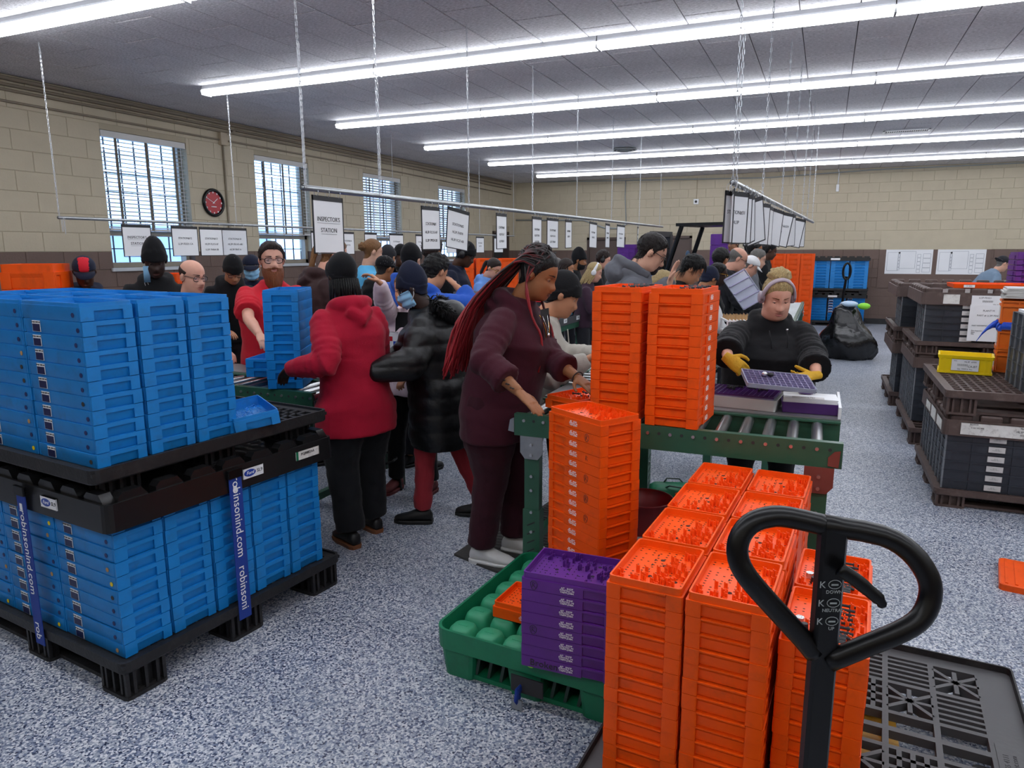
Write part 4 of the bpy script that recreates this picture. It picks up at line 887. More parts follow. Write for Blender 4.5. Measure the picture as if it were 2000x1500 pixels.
# ================================================================== brown pallet loads along the right aisle
def dark_crate(w, l, h, ribs):
    b = MB(); d = .006
    b.rr(-w/2+d, w/2-d, -l/2+d, l/2-d, [0, h], .006, 1, None)
    for y, s in ((-l/2, -1), (l/2, 1)):
        y0, y1 = (y, y+d+.001) if s < 0 else (y-d-.001, y)
        b.box(-w/2, w/2, y0, y1, h*.86, h-.001); b.box(-w/2, -w*.42, y0, y1, .001, h*.86); b.box(w*.42, w/2, y0, y1, .001, h*.86)
        b.box(-w*.22, -w*.20, y0, y1, .001, h*.86); b.box(w*.20, w*.22, y0, y1, .001, h*.86)
    for x, s in ((-w/2, -1), (w/2, 1)):
        x0, x1 = (x, x+d+.001) if s < 0 else (x-d-.001, x)
        b.box(x0, x1, -l/2+d, l/2-d, h*.86, h-.001, 0)
        for q in range(ribs+1): y = -l/2+d+(l-2*d)*q/ribs; b.box(x0-.002*(s < 0), x1+.002*(s > 0), y-.008, y+.008, .001, h-.001, 1)
    return b.mesh('dark_crate', ['dark_crate', 'grey_rib'])
DCW, DCL, DCH = .52, .54, .0625
_dc = dark_crate(DCW, DCL, DCH, 4); _dcs = dark_crate(DCW, DCL, .055, 4)
_cl = MB().rr(-.045, .045, -.002, 0, [-.018, .018], .003).mesh('barcode_label', 'paper_grey'); _clt = text_mesh('|||| |||\nTOOL 4411', .010, 'ink_grey', spacing=.9)
def crate_col(x, y, z0, n, h, me, where, lab=0):
    for k in range(n):
        t = thing('dark_crate', 'dark crate, %s in %s' % (layer_word(k, n), where), 'crate', (x, y, z0+(n-1-k)*h), 0, 'dark grey crates'); link('crate_shell', me, t)
        if lab: o = link('barcode_label', _cl, t, loc=(lab, -DCL/2-.0005, h*.48)); link('lettering', _clt, o, loc=(0, -.003, 0), rot=RX90)
def brown_lid(label, x0, x1, y0, y1, z0, z1, labels=True):
    t = thing('pallet_top_cap', label, 'lid', ((x0+x1)/2, (y0+y1)/2, z0)); w, l, h = (x1-x0)/2, (y1-y0)/2, z1-z0
    MB().rr(-w, w, -l, l, [-.02, h*.7, h*.7, h*.55, h*.55], .03, 3, [0, .004, .014, .016, .05], cap=(0, 1)).obj('skirt', 'brown_pl', t)
    for i in range(7):
        for s in (-1, 1): MB().rr(-.06, .06, -.03, .03, [h*.5, h-.01, h], .012, 2, [0, 0, .008]).obj('raised_rib', 'brown_pl', t, loc=(-w+.1+i*(2*w-.2)/6, s*(l-.05), 0))
    for i in range(6):
        for s in (-1, 1): MB().rr(-.03, .03, -.06, .06, [h*.5, h-.01, h], .012, 2, [0, 0, .008]).obj('raised_rib', 'brown_pl', t, loc=(s*(w-.05), -l+.14+i*(2*l-.28)/5, 0))
    return t
def paper_label(parent, x, y, z, w, h, rows, m='tape_white', rz=0):
    o = MB().rr(-w/2, w/2, -.0018, 0, [-h/2, h/2], .003).obj('shipping_label', m, parent, loc=(x, y, z), rz=rz)
    for s, sz, dx, dz in rows: link('lettering', text_mesh(s, sz, 'ink'), o, loc=(dx, -.0024, dz), rot=RX90)
    return o
ID = lambda x, y, z: (x, y, z)
XA = .765
# load A, nearest
pallet('brown_pallet', 'brown plastic pallet on the floor under the nearest dark crates at right', ID, 0, XA-.02, XA+1.16, 5.09, 6.25, 0, .114, 'brown_pl', lip=.006, nx=16, ny=14)
for i in range(2):
    for j in range(2): crate_col(XA+.275+i*.545, 5.40+j*.55, .116, 6, DCH, _dc, 'the %s stack of the nearest load' % (('front left', 'rear left'), ('front right', 'rear right'))[i][j], .02 if (i, j) == (0, 0) else 0)
for q, z in enumerate((.21, .335)): adopt(link('lettering', text_mesh('THIS SIDE UP\nPLASTIC\nHANDLE WITH CARE', .013, 'ink_white'), None, loc=(XA+.275+.545-.1, 5.40-DCL/2+.004, z), rot=RX90), 'dark crate, %s in the front right stack of the nearest load' % ('fifth from the top', 'third from the top')[q])
la = brown_lid('brown plastic cap with torn shipping labels over the nearest dark crates', XA-.01, XA+1.14, 5.11, 6.24, .492, .605)
paper_label(la, -.23, -.566, .03, .50, .075, [('BOSCH', .014, -.18, .03), ('0 261 S21 908', .012, -.16, .008), ('PART NO  HLSP-17J76', .012, .12, .026), ('HL3P-1J176  AA-AJ', .017, .11, .004), ('|||||| ||| |||||| ||', .014, .1, -.014), ('J2', .02, .22, -.026)])
paper_label(la, .12, -.566, .03, .10, .06, [])
for k, (y, hgt) in enumerate(((-.40, .07), (-.12, .085), (.15, .06))): paper_label(la, -.576, y, .03, .2, hgt, [], rz=-PI/2)
pallet('brown_pallet', 'brown plastic pallet stacked above the nearest dark crates, mostly empty', ID, 0, XA-.015, XA+1.15, 5.10, 6.28, .607, .757, 'brown_pl', lip=.004, nx=20, ny=14, td=.045)
ZA = .759
yc = thing('yellow_crate', 'bright yellow open crate with a white shipping label', 'crate', (XA+.205, 5.96, ZA), math.radians(-8))
w, l, h = .165, .12, .125
MB().rr(-w, w, -l, l, [0, .012, h-.02, h, h, .015], .008, 2, [.012, .006, .003, 0, .006, .012]).obj('body', 'yellow', yc)
MB().rr(-w-.006, w+.006, -l-.006, l+.006, [h-.02, h+.003, h+.003, h-.02], .01, 2, [.004, 0, .008, .01], cap=(0, 0)).obj('rim', 'yellow', yc)
MB().rr(-w-.002, w+.002, -l-.002, l+.002, [.0, .014], .01, 2).obj('foot_band', 'yellow', yc)
for s in (-1, 1):
    for q in (.0, .03): MB().box(s*(w-.012-q)-.005, s*(w-.012-q)+.005, -l-.003, -l+.006, .012, h-.02).obj('corner_rib', 'yellow', yc)
paper_label(yc, 0, -l-.002, .062, .165, .08, [('P/N', .012, -.06, .028), ('HL3P  6MM', .015, .03, .024), ('|||||||||||||||', .016, -.015, .002), ('CA-BT', .02, .045, -.008), ('Qty  79MM-4  Rev', .012, 0, -.028)], 'paper')
def euro_crate(label, x, y, z, w, l, h, rz, group):
    t = thing('ribbed_crate', label, 'crate', (x, y, z), rz, group)
    MB().rr(-w/2, w/2, -l/2, l/2, [0, h, h, .01], .006, 2, [.008, .004, .01, .014]).obj('body', 'crate_orange', t)
    for zz in (0, h*.72, h*.92): MB().rr(-w/2-.006, w/2+.006, -l/2-.006, l/2+.006, [zz, zz+.012, zz+.012, zz], .01, 2, [0, 0, .012, .012], cap=(0, 0)).obj('band', 'crate_orange', t)
    for q in range(5): MB().box(-w/2+w*q/4-.004, -w/2+w*q/4+.004, -l/2-.004, -l/2+.006, .01, h*.92).obj('rib', 'crate_orange', t)
    MB().box(-w/2-.006, -w/2-.004, -.05, .02, .02, h*.7).obj('torn_label', 'tape_white', t); return t
ox, oy = XA+.62, 6.14
for k in range(3): euro_crate('orange ribbed crate, %s of three beside the yellow crate' % ('lowest', 'middle', 'topmost')[k], ox, oy, ZA+k*.165+(.02 if k == 2 else 0), .40, .28, .162, math.radians(-8), 'orange ribbed crates')
for k in range(6): MB().rr(-.21, .21, -.16, .16, [0, .011], .01, 2).obj('plastic_sheet', 'clear_edge', None, loc=(ox+.01*(k % 3), oy-.01, ZA+.53+.012*k), rz=math.radians(-8+random.uniform(-2, 2)), label='translucent white lid sheet, %s in the pile on orange crates' % layer_word(5-k, 6), cat='lid', group='translucent lid sheets')
cb = MB(); nb_ = 40; Rb = []
for zz, q in ((.298, .012), (.318, .020), (.338, .016), (.352, .006)):
    rg_ = rrect(-.2-q, .2+q, -.14-q, .14+q, .03, 9, zz); Rb.append([(x+.006*math.sin(11*k), y+.006*math.cos(7*k), z+.010*math.sin(k*.9)) for k, (x, y, z) in enumerate(rg_)])
cb.rings(Rb, 0, (0, 0)); cb.rings([[(-.21-.12*t, -.10-.05*t+.012*c, .345-.13*t*t+s_*(.028*(1-t)+.003)) for c, s_ in ((0, 1), (1, .3), (.6, -1), (-.6, -1), (-1, .3))] for t in (0, .25, .5, .75, 1)])
cb.obj('blue_bag', 'bag_blue', None, True, loc=(ox, oy, ZA), rz=math.radians(-8), label='blue plastic bag draped between the orange ribbed crates', cat='bag')
cc = MB().rings([[(ox-.05+.045*math.cos(a)*r, oy-.24+.03*math.sin(a)*r, ZA+.02+.3*t) for a in [q*PI/5 for q in range(10)]] for t, r in ((0, 1.3), (.15, 1.5), (.35, .9), (.5, .8), (.62, 1.2), (.85, 1.25), (1, .7))]); mat('wrap_cyan', '#7fbfd6', .3, bump=.6, bscale=25); cc.obj('plastic_wrap', 'wrap_cyan', None, True, label='pale blue plastic wrapped bundle standing beside orange ribbed crates', cat='plastic wrap')
for k in range(6): t = thing('dark_crate', 'dark ribbed crate, %s in the stack at the right picture edge' % layer_word(k, 6), 'crate', (XA+.66, 5.40, ZA+(5-k)*.0775), 0, 'dark grey crates'); o = link('crate_shell', _dc, t); o.scale = (1, 1, 1.24)
MB().rr(-.24, .24, -.25, .25, [0, .018], .01, 2).obj('white_sheet', 'paper', None, loc=(XA+.66, 5.40, ZA+6*.0776), label='white sheet on top of the dark stack at the right edge', cat='sheet')
# load B
B0 = 7.0
pallet('brown_pallet', 'brown plastic pallet on the floor under the middle dark crate load', ID, 0, XA-.02, XA+1.16, 6.70, 8.0, 0, .14, 'brown_pl', lip=.006, nx=12, ny=12)
for i in range(2): crate_col(XA+.275+i*.545, B0+.29, .142, 8, .0615, _dc, 'the lower %s stack of the middle load' % ('left', 'right')[i]); crate_col(XA+.275+i*.545, B0+.85-.01, .142, 8, .0615, _dc, 'the lower rear %s stack of the middle load' % ('left', 'right')[i])
brown_lid('brown plastic cap over the lower middle crate load', XA-.01, XA+1.14, B0, B0+1.15, .636, .735)
pallet('brown_pallet', 'brown plastic pallet halfway up the middle crate load', ID, 0, XA-.01, XA+1.16, B0, B0+1.15, .737, .848, 'brown_pl', lip=.004, nx=12, ny=12)
for i in range(2): crate_col(XA+.30+i*.545, B0+.29, .850, 6, .0555, _dcs, 'the upper %s stack of the middle load' % ('left', 'right')[i], (.06, -.05)[i])
lb = brown_lid('brown plastic cap with peeling labels on the upper middle crate load', XA-.0, XA+1.17, B0+.0, B0+1.15, 1.186, 1.305)
paper_label(lb, -.10, -.577, .02, .23, .09, [('LL5P-7D221', .018, -.02, .025), ('||||||||||||||||', .018, 0, -.002), ('Qty 33', .014, .06, -.028)], 'paper'); paper_label(lb, -.36, -.577, .03, .12, .08, []); paper_label(lb, .2, -.577, .03, .06, .07, []); paper_label(lb, .30, -.577, .03, .03, .06, [])
ns = thing('paper_notice', 'white printed notice sheet taped on the middle dark crates', 'notice', (XA+.50, B0-.004, 1.02)); MB().box(-.135, .135, -.003, -.0012, -.15, .155).obj('sheet', 'paper', ns)
link('lettering', text_mesh('PLANT M\n\nPART # LL3P-7D22', .020, 'ink', spacing=1), ns, loc=(.0, -.0035, .085), rot=RX90); link('lettering', text_mesh('PART DESCRIPTION\n\n\nPart Inspector\nDate\nQty', .014, 'ink', 'LEFT'), ns, loc=(-.11, -.0035, -.055), rot=RX90)
s2 = thing('cargo_strap', 'blue webbing strap with white lettering on the middle dark crate load', 'strap', (XA+.93, B0-.006, 0)); MB().rings([[(a-.035, -.003, z), (a+.035, -.003, z), (a+.035, 0, z), (a-.035, 0, z)] for z, a in ((.80, -.13), (1.32, 0))]).obj('webbing', 'strap', s2)
link('lettering', text_mesh('robinsonind.com', .062, 'ink_white'), s2, loc=(-.045, -.005, 1.13), rot=(PI/2, PI/2+.245, 0))
ob_ = thing('orange_tray', 'flat orange tray lying on the middle brown cap', 'tray', (XA+.52, B0+.25, 1.307)); MB().rr(-.285, .285, -.2, .2, [0, .034, .034, .01], .01, 2, [.006, 0, .005, .01]).obj('tray_shell', 'orange', ob_); paper_label(ob_, -.17, -.201, .017, .08, .022, [('A 1032', .014, 0, 0)], 'paper')
for k in range(6): t = thing('stacking_tray', 'purple tray, %s in the purple stack on the middle brown cap' % layer_word(k, 6), 'tray', (XA+.86, B0+.62, 1.307+(5-k)*.047), 0, 'purple trays'); link('tray_shell', KP['top'] if k == 0 else KP['body'], t)
# load C
C0 = 8.35
pallet('brown_pallet', 'brown plastic pallet on the floor under the farthest crate load', ID, 0, XA-.06, XA+1.12, C0, C0+1.15, 0, .14, 'brown_pl', nx=8, ny=8)
for i in range(2): crate_col(XA+.24+i*.545, C0+.29, .142, 7, DCH, _dc, 'the lower %s stack of the farthest load' % ('left', 'right')[i])
brown_lid('brown plastic cap halfway up the farthest crate load', XA-.07, XA+1.1, C0, C0+1.15, .582, .70)
pallet('brown_pallet', 'brown plastic pallet halfway up the farthest crate load', ID, 0, XA-.07, XA+1.1, C0, C0+1.15, .702, .83, 'brown_pl', nx=8, ny=8)
for i in range(2): crate_col(XA+.24+i*.545, C0+.29, .832, 6, .0555, _dcs, 'the upper %s stack of the farthest load' % ('left', 'right')[i])
brown_lid('brown plastic cap with white scraps on the farthest crate load', XA-.08, XA+1.12, C0, C0+1.15, 1.17, 1.29)
# orange ribbed lid on the floor, far right
ol = thing('orange_floor_tray', 'orange ribbed lid lying on the floor at the right edge', 'tray', (1.20, 4.02, 0), math.radians(-10)); MB().rr(-.29, .29, -.18, .18, [0, .03, .034], .02, 3, [0, 0, .006]).obj('shell', 'orange', ol)
for k in range(14): MB().box(-.26+k*.04-.006, -.26+k*.04+.006, -.165, .165, .034, .038).obj('rib', 'orange', ol)
# ================================================================== far end of the room
def far_blue(z0, where, x0, Y, n=9, h=.058, lab=0):
    for c in range(3):
        for k in range(n):
            t = thing('blue_tray', 'blue tray, %s in the %s column, %s far blue load' % (layer_word(k, n), ('left', 'middle', 'right')[c], where), 'tray', (x0+.185+.372*c, Y, z0+(n-1-k)*h), PI/2 if lab else 0, 'far blue trays'); o = link('tray_shell', _bt, t); o.scale = (.40/BW, .34/BL, h/BH) if lab else (.365/BW, .45/BL, h/BH)
            if lab and c and k < 6: link('part_label', _lab, t, loc=(-.202, .12, .03), rz=-PI/2).scale = (1.6, 1, .9)
FB = (-.285, 17.12)
pallet('plastic_pallet', 'black pallet on the floor under the far blue loads', ID, 0, -.30, .85, 16.85, 17.5, 0, .10, 'black_pl', nx=4, ny=4)
far_blue(.102, 'lower', FB[0], FB[1], 9, .057, 1)
def far_cap(z, lab): t = thing('pallet_top_cap', lab, 'lid', (.275, 17.15, z)); MB().rr(-.575, .575, -.3, .3, [-.01, .055, .055, .04], .02, 2, [0, 0, .02, .03]).obj('skirt', 'black_lid', t); [MB().rr(-.05, .05, -.03, .03, [.05, .085], .01).obj('raised_rib', 'black_lid', t, loc=(-.5+.143*k, -.25, 0)) for k in range(8)]; link('name_plate', MB().rr(-.09, .09, -.003, 0, [-.02, .02], .004).mesh('name_plate', 'paper'), t, loc=(-.1, -.301, .025))
far_cap(.617, 'black cap on the lower far blue load')
pallet('plastic_pallet', 'black pallet between the two far blue loads', ID, 0, -.30, .85, 16.85, 17.5, .704, .80, 'black_pl', nx=4, ny=4)
far_blue(.802, 'upper', FB[0], FB[1], 10, .060, 0)
far_cap(1.404, 'black cap on top of the upper far blue load')
pj = thing('pallet_jack', 'black pallet jack handle standing before the far blue load', 'pallet jack', (.34, 15.9, 0)); MB().tube([(0, 0, .1), (.02, -.02, .7), (.05, -.05, 1.1)], .025, 8).obj('shaft', 'black_paint', pj); MB().tube([(.05+.07*math.cos(k*PI/8), -.06, 1.2+.16*math.sin(k*PI/8)) for k in range(16)], .022, 8, closed=True).obj('grip', 'black_paint', pj); MB().rr(-.1, .1, -.1, .1, [0, .2], .02).obj('pump_body', 'black_paint', pj)
for c in range(4):
    for k in range(14): t = thing('stacking_tray', 'orange tray, %s in far orange column %s' % (layer_word(k, 14), ('at the left end', 'second from the left', 'third from the left', 'at the right end')[c]), 'tray', (-1.165+.272*c, 15.9+random.uniform(-.01, .01), .12+(13-k)*.102), 0, 'far orange trays'); o = link('tray_shell', KC['body'], t); o.scale = (.262/.228, 1, .102/.0445)
pallet('plastic_pallet', 'black pallet under the far orange columns', ID, 0, -1.33, -.2, 15.6, 16.2, 0, .118, 'black_pl', nx=4, ny=4)
# orange stacks behind the woman in the blue hoodie, turquoise load, blue bins
for c in range(3):
    for k in range(9): t = thing('stacking_tray', 'orange tray, %s in the %s orange stack behind the blue hoodie' % (layer_word(k, 9), ('left', 'middle', 'right')[c]), 'tray', (-4.95+.30*c, 9.6+.12*c, .12+(8-k)*.155), .35, 'orange trays behind the blue hoodie'); o = link('tray_shell', KC['body'], t); o.scale = (1.25, 1, 3.48)
pallet('plastic_pallet', 'black pallet under the orange stacks behind the blue hoodie', pal_frame((-4.65, 9.7), .35), .35, -.55, .55, -.25, .25, 0, .118, 'black_pl', nx=4, ny=4)
tt = thing('turquoise_bin', 'turquoise bin between the blue hoodie and the red braids', 'bin', (-3.95, 10.3, 0)); MB().rr(-.2, .2, -.2, .2, [0, 1.4, 1.4, 1.2], .04, 3, [.05, 0, .01, .02]).obj('body', 'teal', tt); MB().rr(-.215, .215, -.215, .215, [1.37, 1.40, 1.40, 1.37], .04, 3, [0, 0, .01, .01], cap=(0, 0)).obj('rim', 'teal', tt)
for k in range(8): t = thing('blue_tray', 'blue tray, %s in the blue stack behind the grey parka' % layer_word(k, 8), 'tray', (-1.95, 9.5, .75+(7-k)*.072), .6, 'blue trays behind the grey parka'); o = link('tray_shell', _bt, t); o.scale = (1.5, 1.1, .072/BH)
tbx = thing('work_table', 'green steel table under the blue stack behind the grey parka', 'table', (-1.95, 9.5, 0), .6); MB().rr(-.3, .3, -.3, .3, [.71, .748], .01).obj('top', 'green_paint', tbx); [MB().box(x-.02, x+.02, y-.02, y+.02, 0, .71).obj('leg', 'green_dark', tbx) for x in (-.26, .26) for y in (-.26, .26)]
# orange stacks at far left
for (px, py, d, n, lab) in ((72, 530, 5.3, 12, 'behind the upper blue load'), (328, 547, 5.6, 12, 'beside the balding man')):
    p = atd(px, py, d)
    for k in range(n): t = thing('stacking_tray', 'orange tray, %s in the orange stack %s' % (layer_word(k, n), lab), 'tray', (p.x, p.y, (n-1-k)*p.z/n), YAW+.2, 'orange trays at far left'); o = link('tray_shell', KC['top'] if k == 0 else KC['body'], t); o.scale = (1.55 if n and px < 100 else 1.0, 1, p.z/n/.0445)
# ------------------------------------------------------------------ plan posters and painted board on the far wall
bd = thing('painted_board', 'painted flat board on the far wall behind the plan posters', 'board', (2.08, FY-.013, 0)); MB().box(-1.03, 1.04, -.012, .002, 8*CRS, 2.03).obj('upper_panel', 'tan_wall', bd); MB().box(-1.03, 1.04, -.012, .002, .80, 8*CRS).obj('lower_panel', 'brown_wall', bd)
mat('plan_line', '#6b7280', .7, var=0)
for n, (a, b_) in enumerate(((1.18, 2.07), (2.155, 3.03))):
    t = thing('plan_poster', 'white floor plan drawing on far wall, %s of two' % ('left', 'right')[n], 'poster', ((a+b_)/2, FY-.026, 1.365)); w = (b_-a)/2; MB().box(-w, w, -.004, 0, -.26, .26).obj('sheet', 'paper', t); ln = MB()
    def rc(x0, x1, z0, z1): [ln.box(*q, -.0052, -.004, *r) for q, r in (((x0, x1), (z0-.002, z0+.002)), ((x0, x1), (z1-.002, z1+.002)), ((x0-.002, x0+.002), (z0, z1)), ((x1-.002, x1+.002), (z0, z1)))]
    rc(-.92*w, -.45*w, -.19, .20); rc(-.40*w, .28*w, -.14, .22)
    for q in range(5): rc(-.47*w, -.38*w, -.18+.07*q, -.12+.07*q); rc(.36*w, .5*w, -.23+.08*q, -.16+.08*q)
    for q in range(4): rc(.60*w, .92*w, -.22+.10*q, -.13+.10*q)
    ln.obj('plan_lines', 'plan_line', t); MB().ball((-.42*w, -.005, .19), (.02, .002, .02), 8, 5).obj('marker', 'ink', t)
# ------------------------------------------------------------------ forklift
F = thing('forklift', 'dark grey forklift near the far wall with raised mast', 'forklift', (-1.75, 12.6, 0), math.radians(75))
for s in (-1, 1): MB().box(s*.3-.05, s*.3+.05, .95, 1.07, .05, 1.90).obj('mast_upright', 'forklift', F); MB().cyl((s*.16, 1.0, .1), (s*.16, 1.0, 1.8), .035, n=10).obj('lift_cylinder', 'black_paint', F)
for z in (.3, 1.1, 1.86): MB().box(-.35, .35, .96, 1.05, z, z+.09).obj('cross_member', 'forklift', F)
MB().box(-.42, .42, 1.07, 1.14, 1.25, 1.65).obj('carriage', 'forklift', F)
for s in (-1, 1): MB().box(s*.22-.05, s*.22+.05, 1.14, 2.1, 1.25, 1.29).box(s*.22-.05, s*.22+.05, 1.14, 1.18, 1.25, 1.6).obj('fork', 'black_paint', F)
MB().rr(-.48, .48, -.95, .9, [.2, .9, .95], .12, 4, [0, 0, .04]).obj('body', 'steel_blue', F); MB().rr(-.46, .46, -1.1, -.5, [.25, 1.15, 1.2], .15, 4, [0, 0, .05]).obj('counterweight', 'forklift', F)
for s in (-1, 1): MB().tube([(s*.44, .78, .9), (s*.42, .42, 2.02)], .04, 8).obj('guard_pillar', 'black_paint', F); MB().tube([(s*.44, -.85, 1.1), (s*.42, -.62, 2.02)], .04, 8).obj('guard_pillar', 'black_paint', F)
MB().rr(-.47, .47, -.75, .52, [2.02, 2.07], .04, 3).obj('overhead_guard', 'black_paint', F)
for s in (-1, 1):
    for y, r in ((.7, .27), (-.75, .22)): MB().cyl((s*.38, y, r), (s*.52, y, r), r, n=20).obj('wheel', 'black_pl', F)
MB().rr(-.25, .25, -.35, .1, [.95, 1.05], .05, 3).obj('seat', 'black_pl', F); MB().rr(-.24, .24, -.45, -.33, [1.0, 1.5], .05, 3).obj('seat_back', 'black_pl', F); MB().ball((.25, .6, 1.55), (.09, .02, .07), 10, 6).obj('mirror', 'steel_blue', F)
for q, (dx, n) in enumerate(((0, 6), (1, 9))):
    for k in range(n): t = thing('stacking_tray', 'purple tray, %s in the purple stack %s' % (layer_word(k, n), ('on the forklift forks', 'on the floor behind the forklift')[q]), 'tray', (-3.32, 13.02, 1.297+(n-1-k)*.072) if q == 0 else (-1.95, 15.0, .004+(n-1-k)*.215), math.radians(75), 'purple trays on the forklift'); o = link('tray_shell', KP['body'], t); o.scale = (1.25, 1.1, (.072 if q == 0 else .215)/.0415)
# ================================================================== sign rails, chains, hanging signs
def rail(label, p0, p1, r=.0165):
    p0, p1 = Vector(p0), Vector(p1); t = thing('sign_rail', label, 'rail', p0); b = MB(); d = p1-p0; b.cyl((0, 0, 0), d, r, n=12, cap=(0, 0)); b.cyl((0, 0, 0), d, r*.8, n=12, cap=(1, 1)); b.obj('pipe', 'galv', t, True); return p0, p1
def proj(p): v = Vector(p)-CP; z = v.dot(CF); return 1000+FPX*v.dot(CR)/z, 750-FPX*v.dot(CU)/z
def on_rail(p0, p1, px):
    lo, hi = -.05, 1.05
    for _ in range(40):
        m = (lo+hi)/2
        if proj(p0+(p1-p0)*m)[0] < px: lo = m
        else: hi = m
    return p0+(p1-p0)*lo
_lnk = []
for o_ in (0, 1):
    b = MB(); P = [(.006*math.cos(a), .0145*math.sin(a)+(.006 if math.sin(a) > 0 else -.006)) for a in [k*PI/4+.39 for k in range(8)]]
    b.tube([(x, 0, z) if o_ == 0 else (0, x, z) for x, z in P], .0022, 4, closed=True); _lnk.append((b.v, b.f))
_chm = {}
def chain(label, p, z1, wire=False):
    L = z1-p.z
    if wire: return MB().cyl((0, 0, 0), (0, 0, L), .004, n=6).obj('hanging_rod', 'chain', None, loc=p, label=label, cat='rod')
    n = max(2, int(L/.032)); b = MB()
    for k in range(n):
        v, f = _lnk[k % 2]; z = (k+.5)*L/n; b.add([(x, y, q+z) for x, y, q in v], f)
    return b.obj('chain', 'chain', None, loc=p, label=label, cat='chain')
_sg = {}
def sign(name_label, top, w, h, rz, lines, glossy=False, tilt=0, maroon=False):
    t = thing('hanging_sign', name_label, 'sign', top, rz, 'hanging station signs', rot=(0, tilt, rz))
    k = (round(w, 2), round(h, 2), maroon)
    if k not in _sg:
        bd = MB(); e = .008
        for x0, x1, z0, z1 in ((-w/2, w/2, -.028, 0), (-w/2, w/2, -h, -h+e*.8), (-w/2, -w/2+e, -h, 0), (w/2-e, w/2, -h, 0)): bd.box(x0, x1, -.003, .003, z0, z1)
        _sg[k] = (bd.mesh('black_binding', 'ink'), MB().box(-w/2+e, w/2-e, -.0015, .0015, -h+e, -.028).mesh('paper_insert', 'paper'), MB().box(-w/2+e, w/2-e, -.0022, -.0017, -h+e, -.028).mesh('clear_sleeve', 'vinyl'), MB().tube([(0, .016*math.cos(a), .018+.022*math.sin(a)) for a in [q*PI/5 for q in range(10)]], .0018, 4, closed=True).mesh('ring', 'chain'))
    b_, pm_, cs, rg = _sg[k]
    link('black_binding', b_, t); link('paper_insert', pm_, t)
    if glossy: link('clear_sleeve', cs, t)
    for x in (-w*.36, 0, w*.36): link('ring', rg, t, loc=(x, 0, 0))
    if lines:
        for i, (s, sz) in enumerate(lines): link('lettering', text_mesh(s, sz, 'ink'), t, loc=(0, -.0024, -h*.40-i*h*.19), rot=RX90)
        if lines is INSP: MB().box(-.105, .105, -.0026, -.0020, -h*.40-.022, -h*.40-.0205).box(-.072, .072, -.0026, -.0020, -h*.59-.022, -h*.59-.0205).obj('underline', 'ink', t)
    return t
INSP = [("INSPECTOR'S", .036), ('STATION', .036)]
def ST(n, a, b_=None): return [('STATION#%d' % n, .030), (a, .028)]+([(b_, .028)] if b_ else [])
POS = ['first', 'second', 'third', 'fourth', 'fifth', 'sixth', 'seventh', 'eighth', 'ninth', 'tenth', 'eleventh', 'twelfth', 'thirteenth']
R2 = rail('middle galvanised sign rail hung on chains', onx(590, 366, -2.7), onx(1294, 443, -2.7))
for i, x in enumerate((596, 742, 916, 1040, 1126, 1194, 1248, 1288)):
    p = on_rail(*R2, x); chain('galvanised chain holding the middle sign rail, %s from the camera' % POS[i], p, CZ)
    if i < 2: chain('doubled chain strand hanging beside the %s chain of the middle rail' % POS[i], Vector((p.x+.022, p.y-.02, p.z)), p.z+.75+.0*i)
S2 = [(608, 668, INSP), (822, 858, ST(1, 'HL3P-7L213-AF', 'LL3P-7P024-SB')), (878, 913, ST(2, 'HL3P-7H074', 'HL3P-7C27-AB')), (966, 992, ST(3, 'HL3P-7LA7', 'LL3P-7B371')), (1038, 1059, ST(4, 'HL3P-7F78-B', 'LL3P-7H384')), (1070, 1089, ST(5, 'HL3P-7G14', 'LL3P-7H06A')), (1102, 1119, ST(6, 'HL3P-7H')), (1151, 1167, ST(7, 'HL3P-7J1')), (1180, 1194, ST(8, 'HL3P-7K1')), (1206, 1220, ST(9, 'HL3P-7B')), (1236, 1256, ST(10, 'HL3P-7A'))]
for i, (a, b_, tx) in enumerate(S2):
    pa, pb_ = on_rail(*R2, a), on_rail(*R2, b_); w = (pb_-pa).length; c = (pa+pb_)/2; w = max(.25, min(w, .31)); tw_ = (.0, .0, -.12, .1, .05, -.05, .1, .0, .1, -.1, .2)[i]
    sign('%s hanging on the middle rail, %s sign from the camera' % ("inspector's station sign" if i == 0 else 'white station sign', POS[i]), c-Vector((0, 0, .036)), w, .33 if i == 0 else .315, PI/2+tw_, tx, tilt=.12 if i == 2 else random.uniform(-.03, .03))
R1 = rail('long thin sign rail in front of the left windows', onx(113, 425, -6.2), onx(1004, 461, -6.2), .014)
for i, x in enumerate((116, 462, 600)): chain('galvanised chain holding the left sign rail, %s from the camera' % POS[i], on_rail(*R1, x), CZ)
for i, x in enumerate((770, 937, 1003)): chain('thin rod holding the left sign rail, %s from the camera' % POS[i], on_rail(*R1, x), CZ, True)
for q in range(2): p = on_rail(*R1, 116); chain('loose chain tail dangling from the left rail end, %s' % ('left strand', 'right strand')[q], Vector((p.x+.03*q, p.y+.02, p.z-.12-.02*q)), p.z)
S1 = [(236, 292, INSP), (333, 384, ST(12, 'LL3P-7D221-CA')), (388, 432, ST(13, 'HL3P-7L213-AF', 'LL3P-7H064-SB')), (434, 478, ST(14, 'HL3P-7H143-AB', 'HL3P-7B47-A')), (607, 640, ST(15, 'HL3P-7LB7', 'LL3P-7H23')), (666, 690, ST(16, 'HL3P-7B')), (711, 736, ST(17, 'HL3P-7C')), (761, 786, ST(18, 'HL3P-7D')), (812, 832, ST(19, 'HL3P-7E')), (843, 860, ST(20, 'HL3P-7F')), (873, 890, ST(21, 'HL3P-7G')), (930, 945, ST(22, 'HL3P-7H')), (965, 982, ST(23, 'HL3P-7I'))]
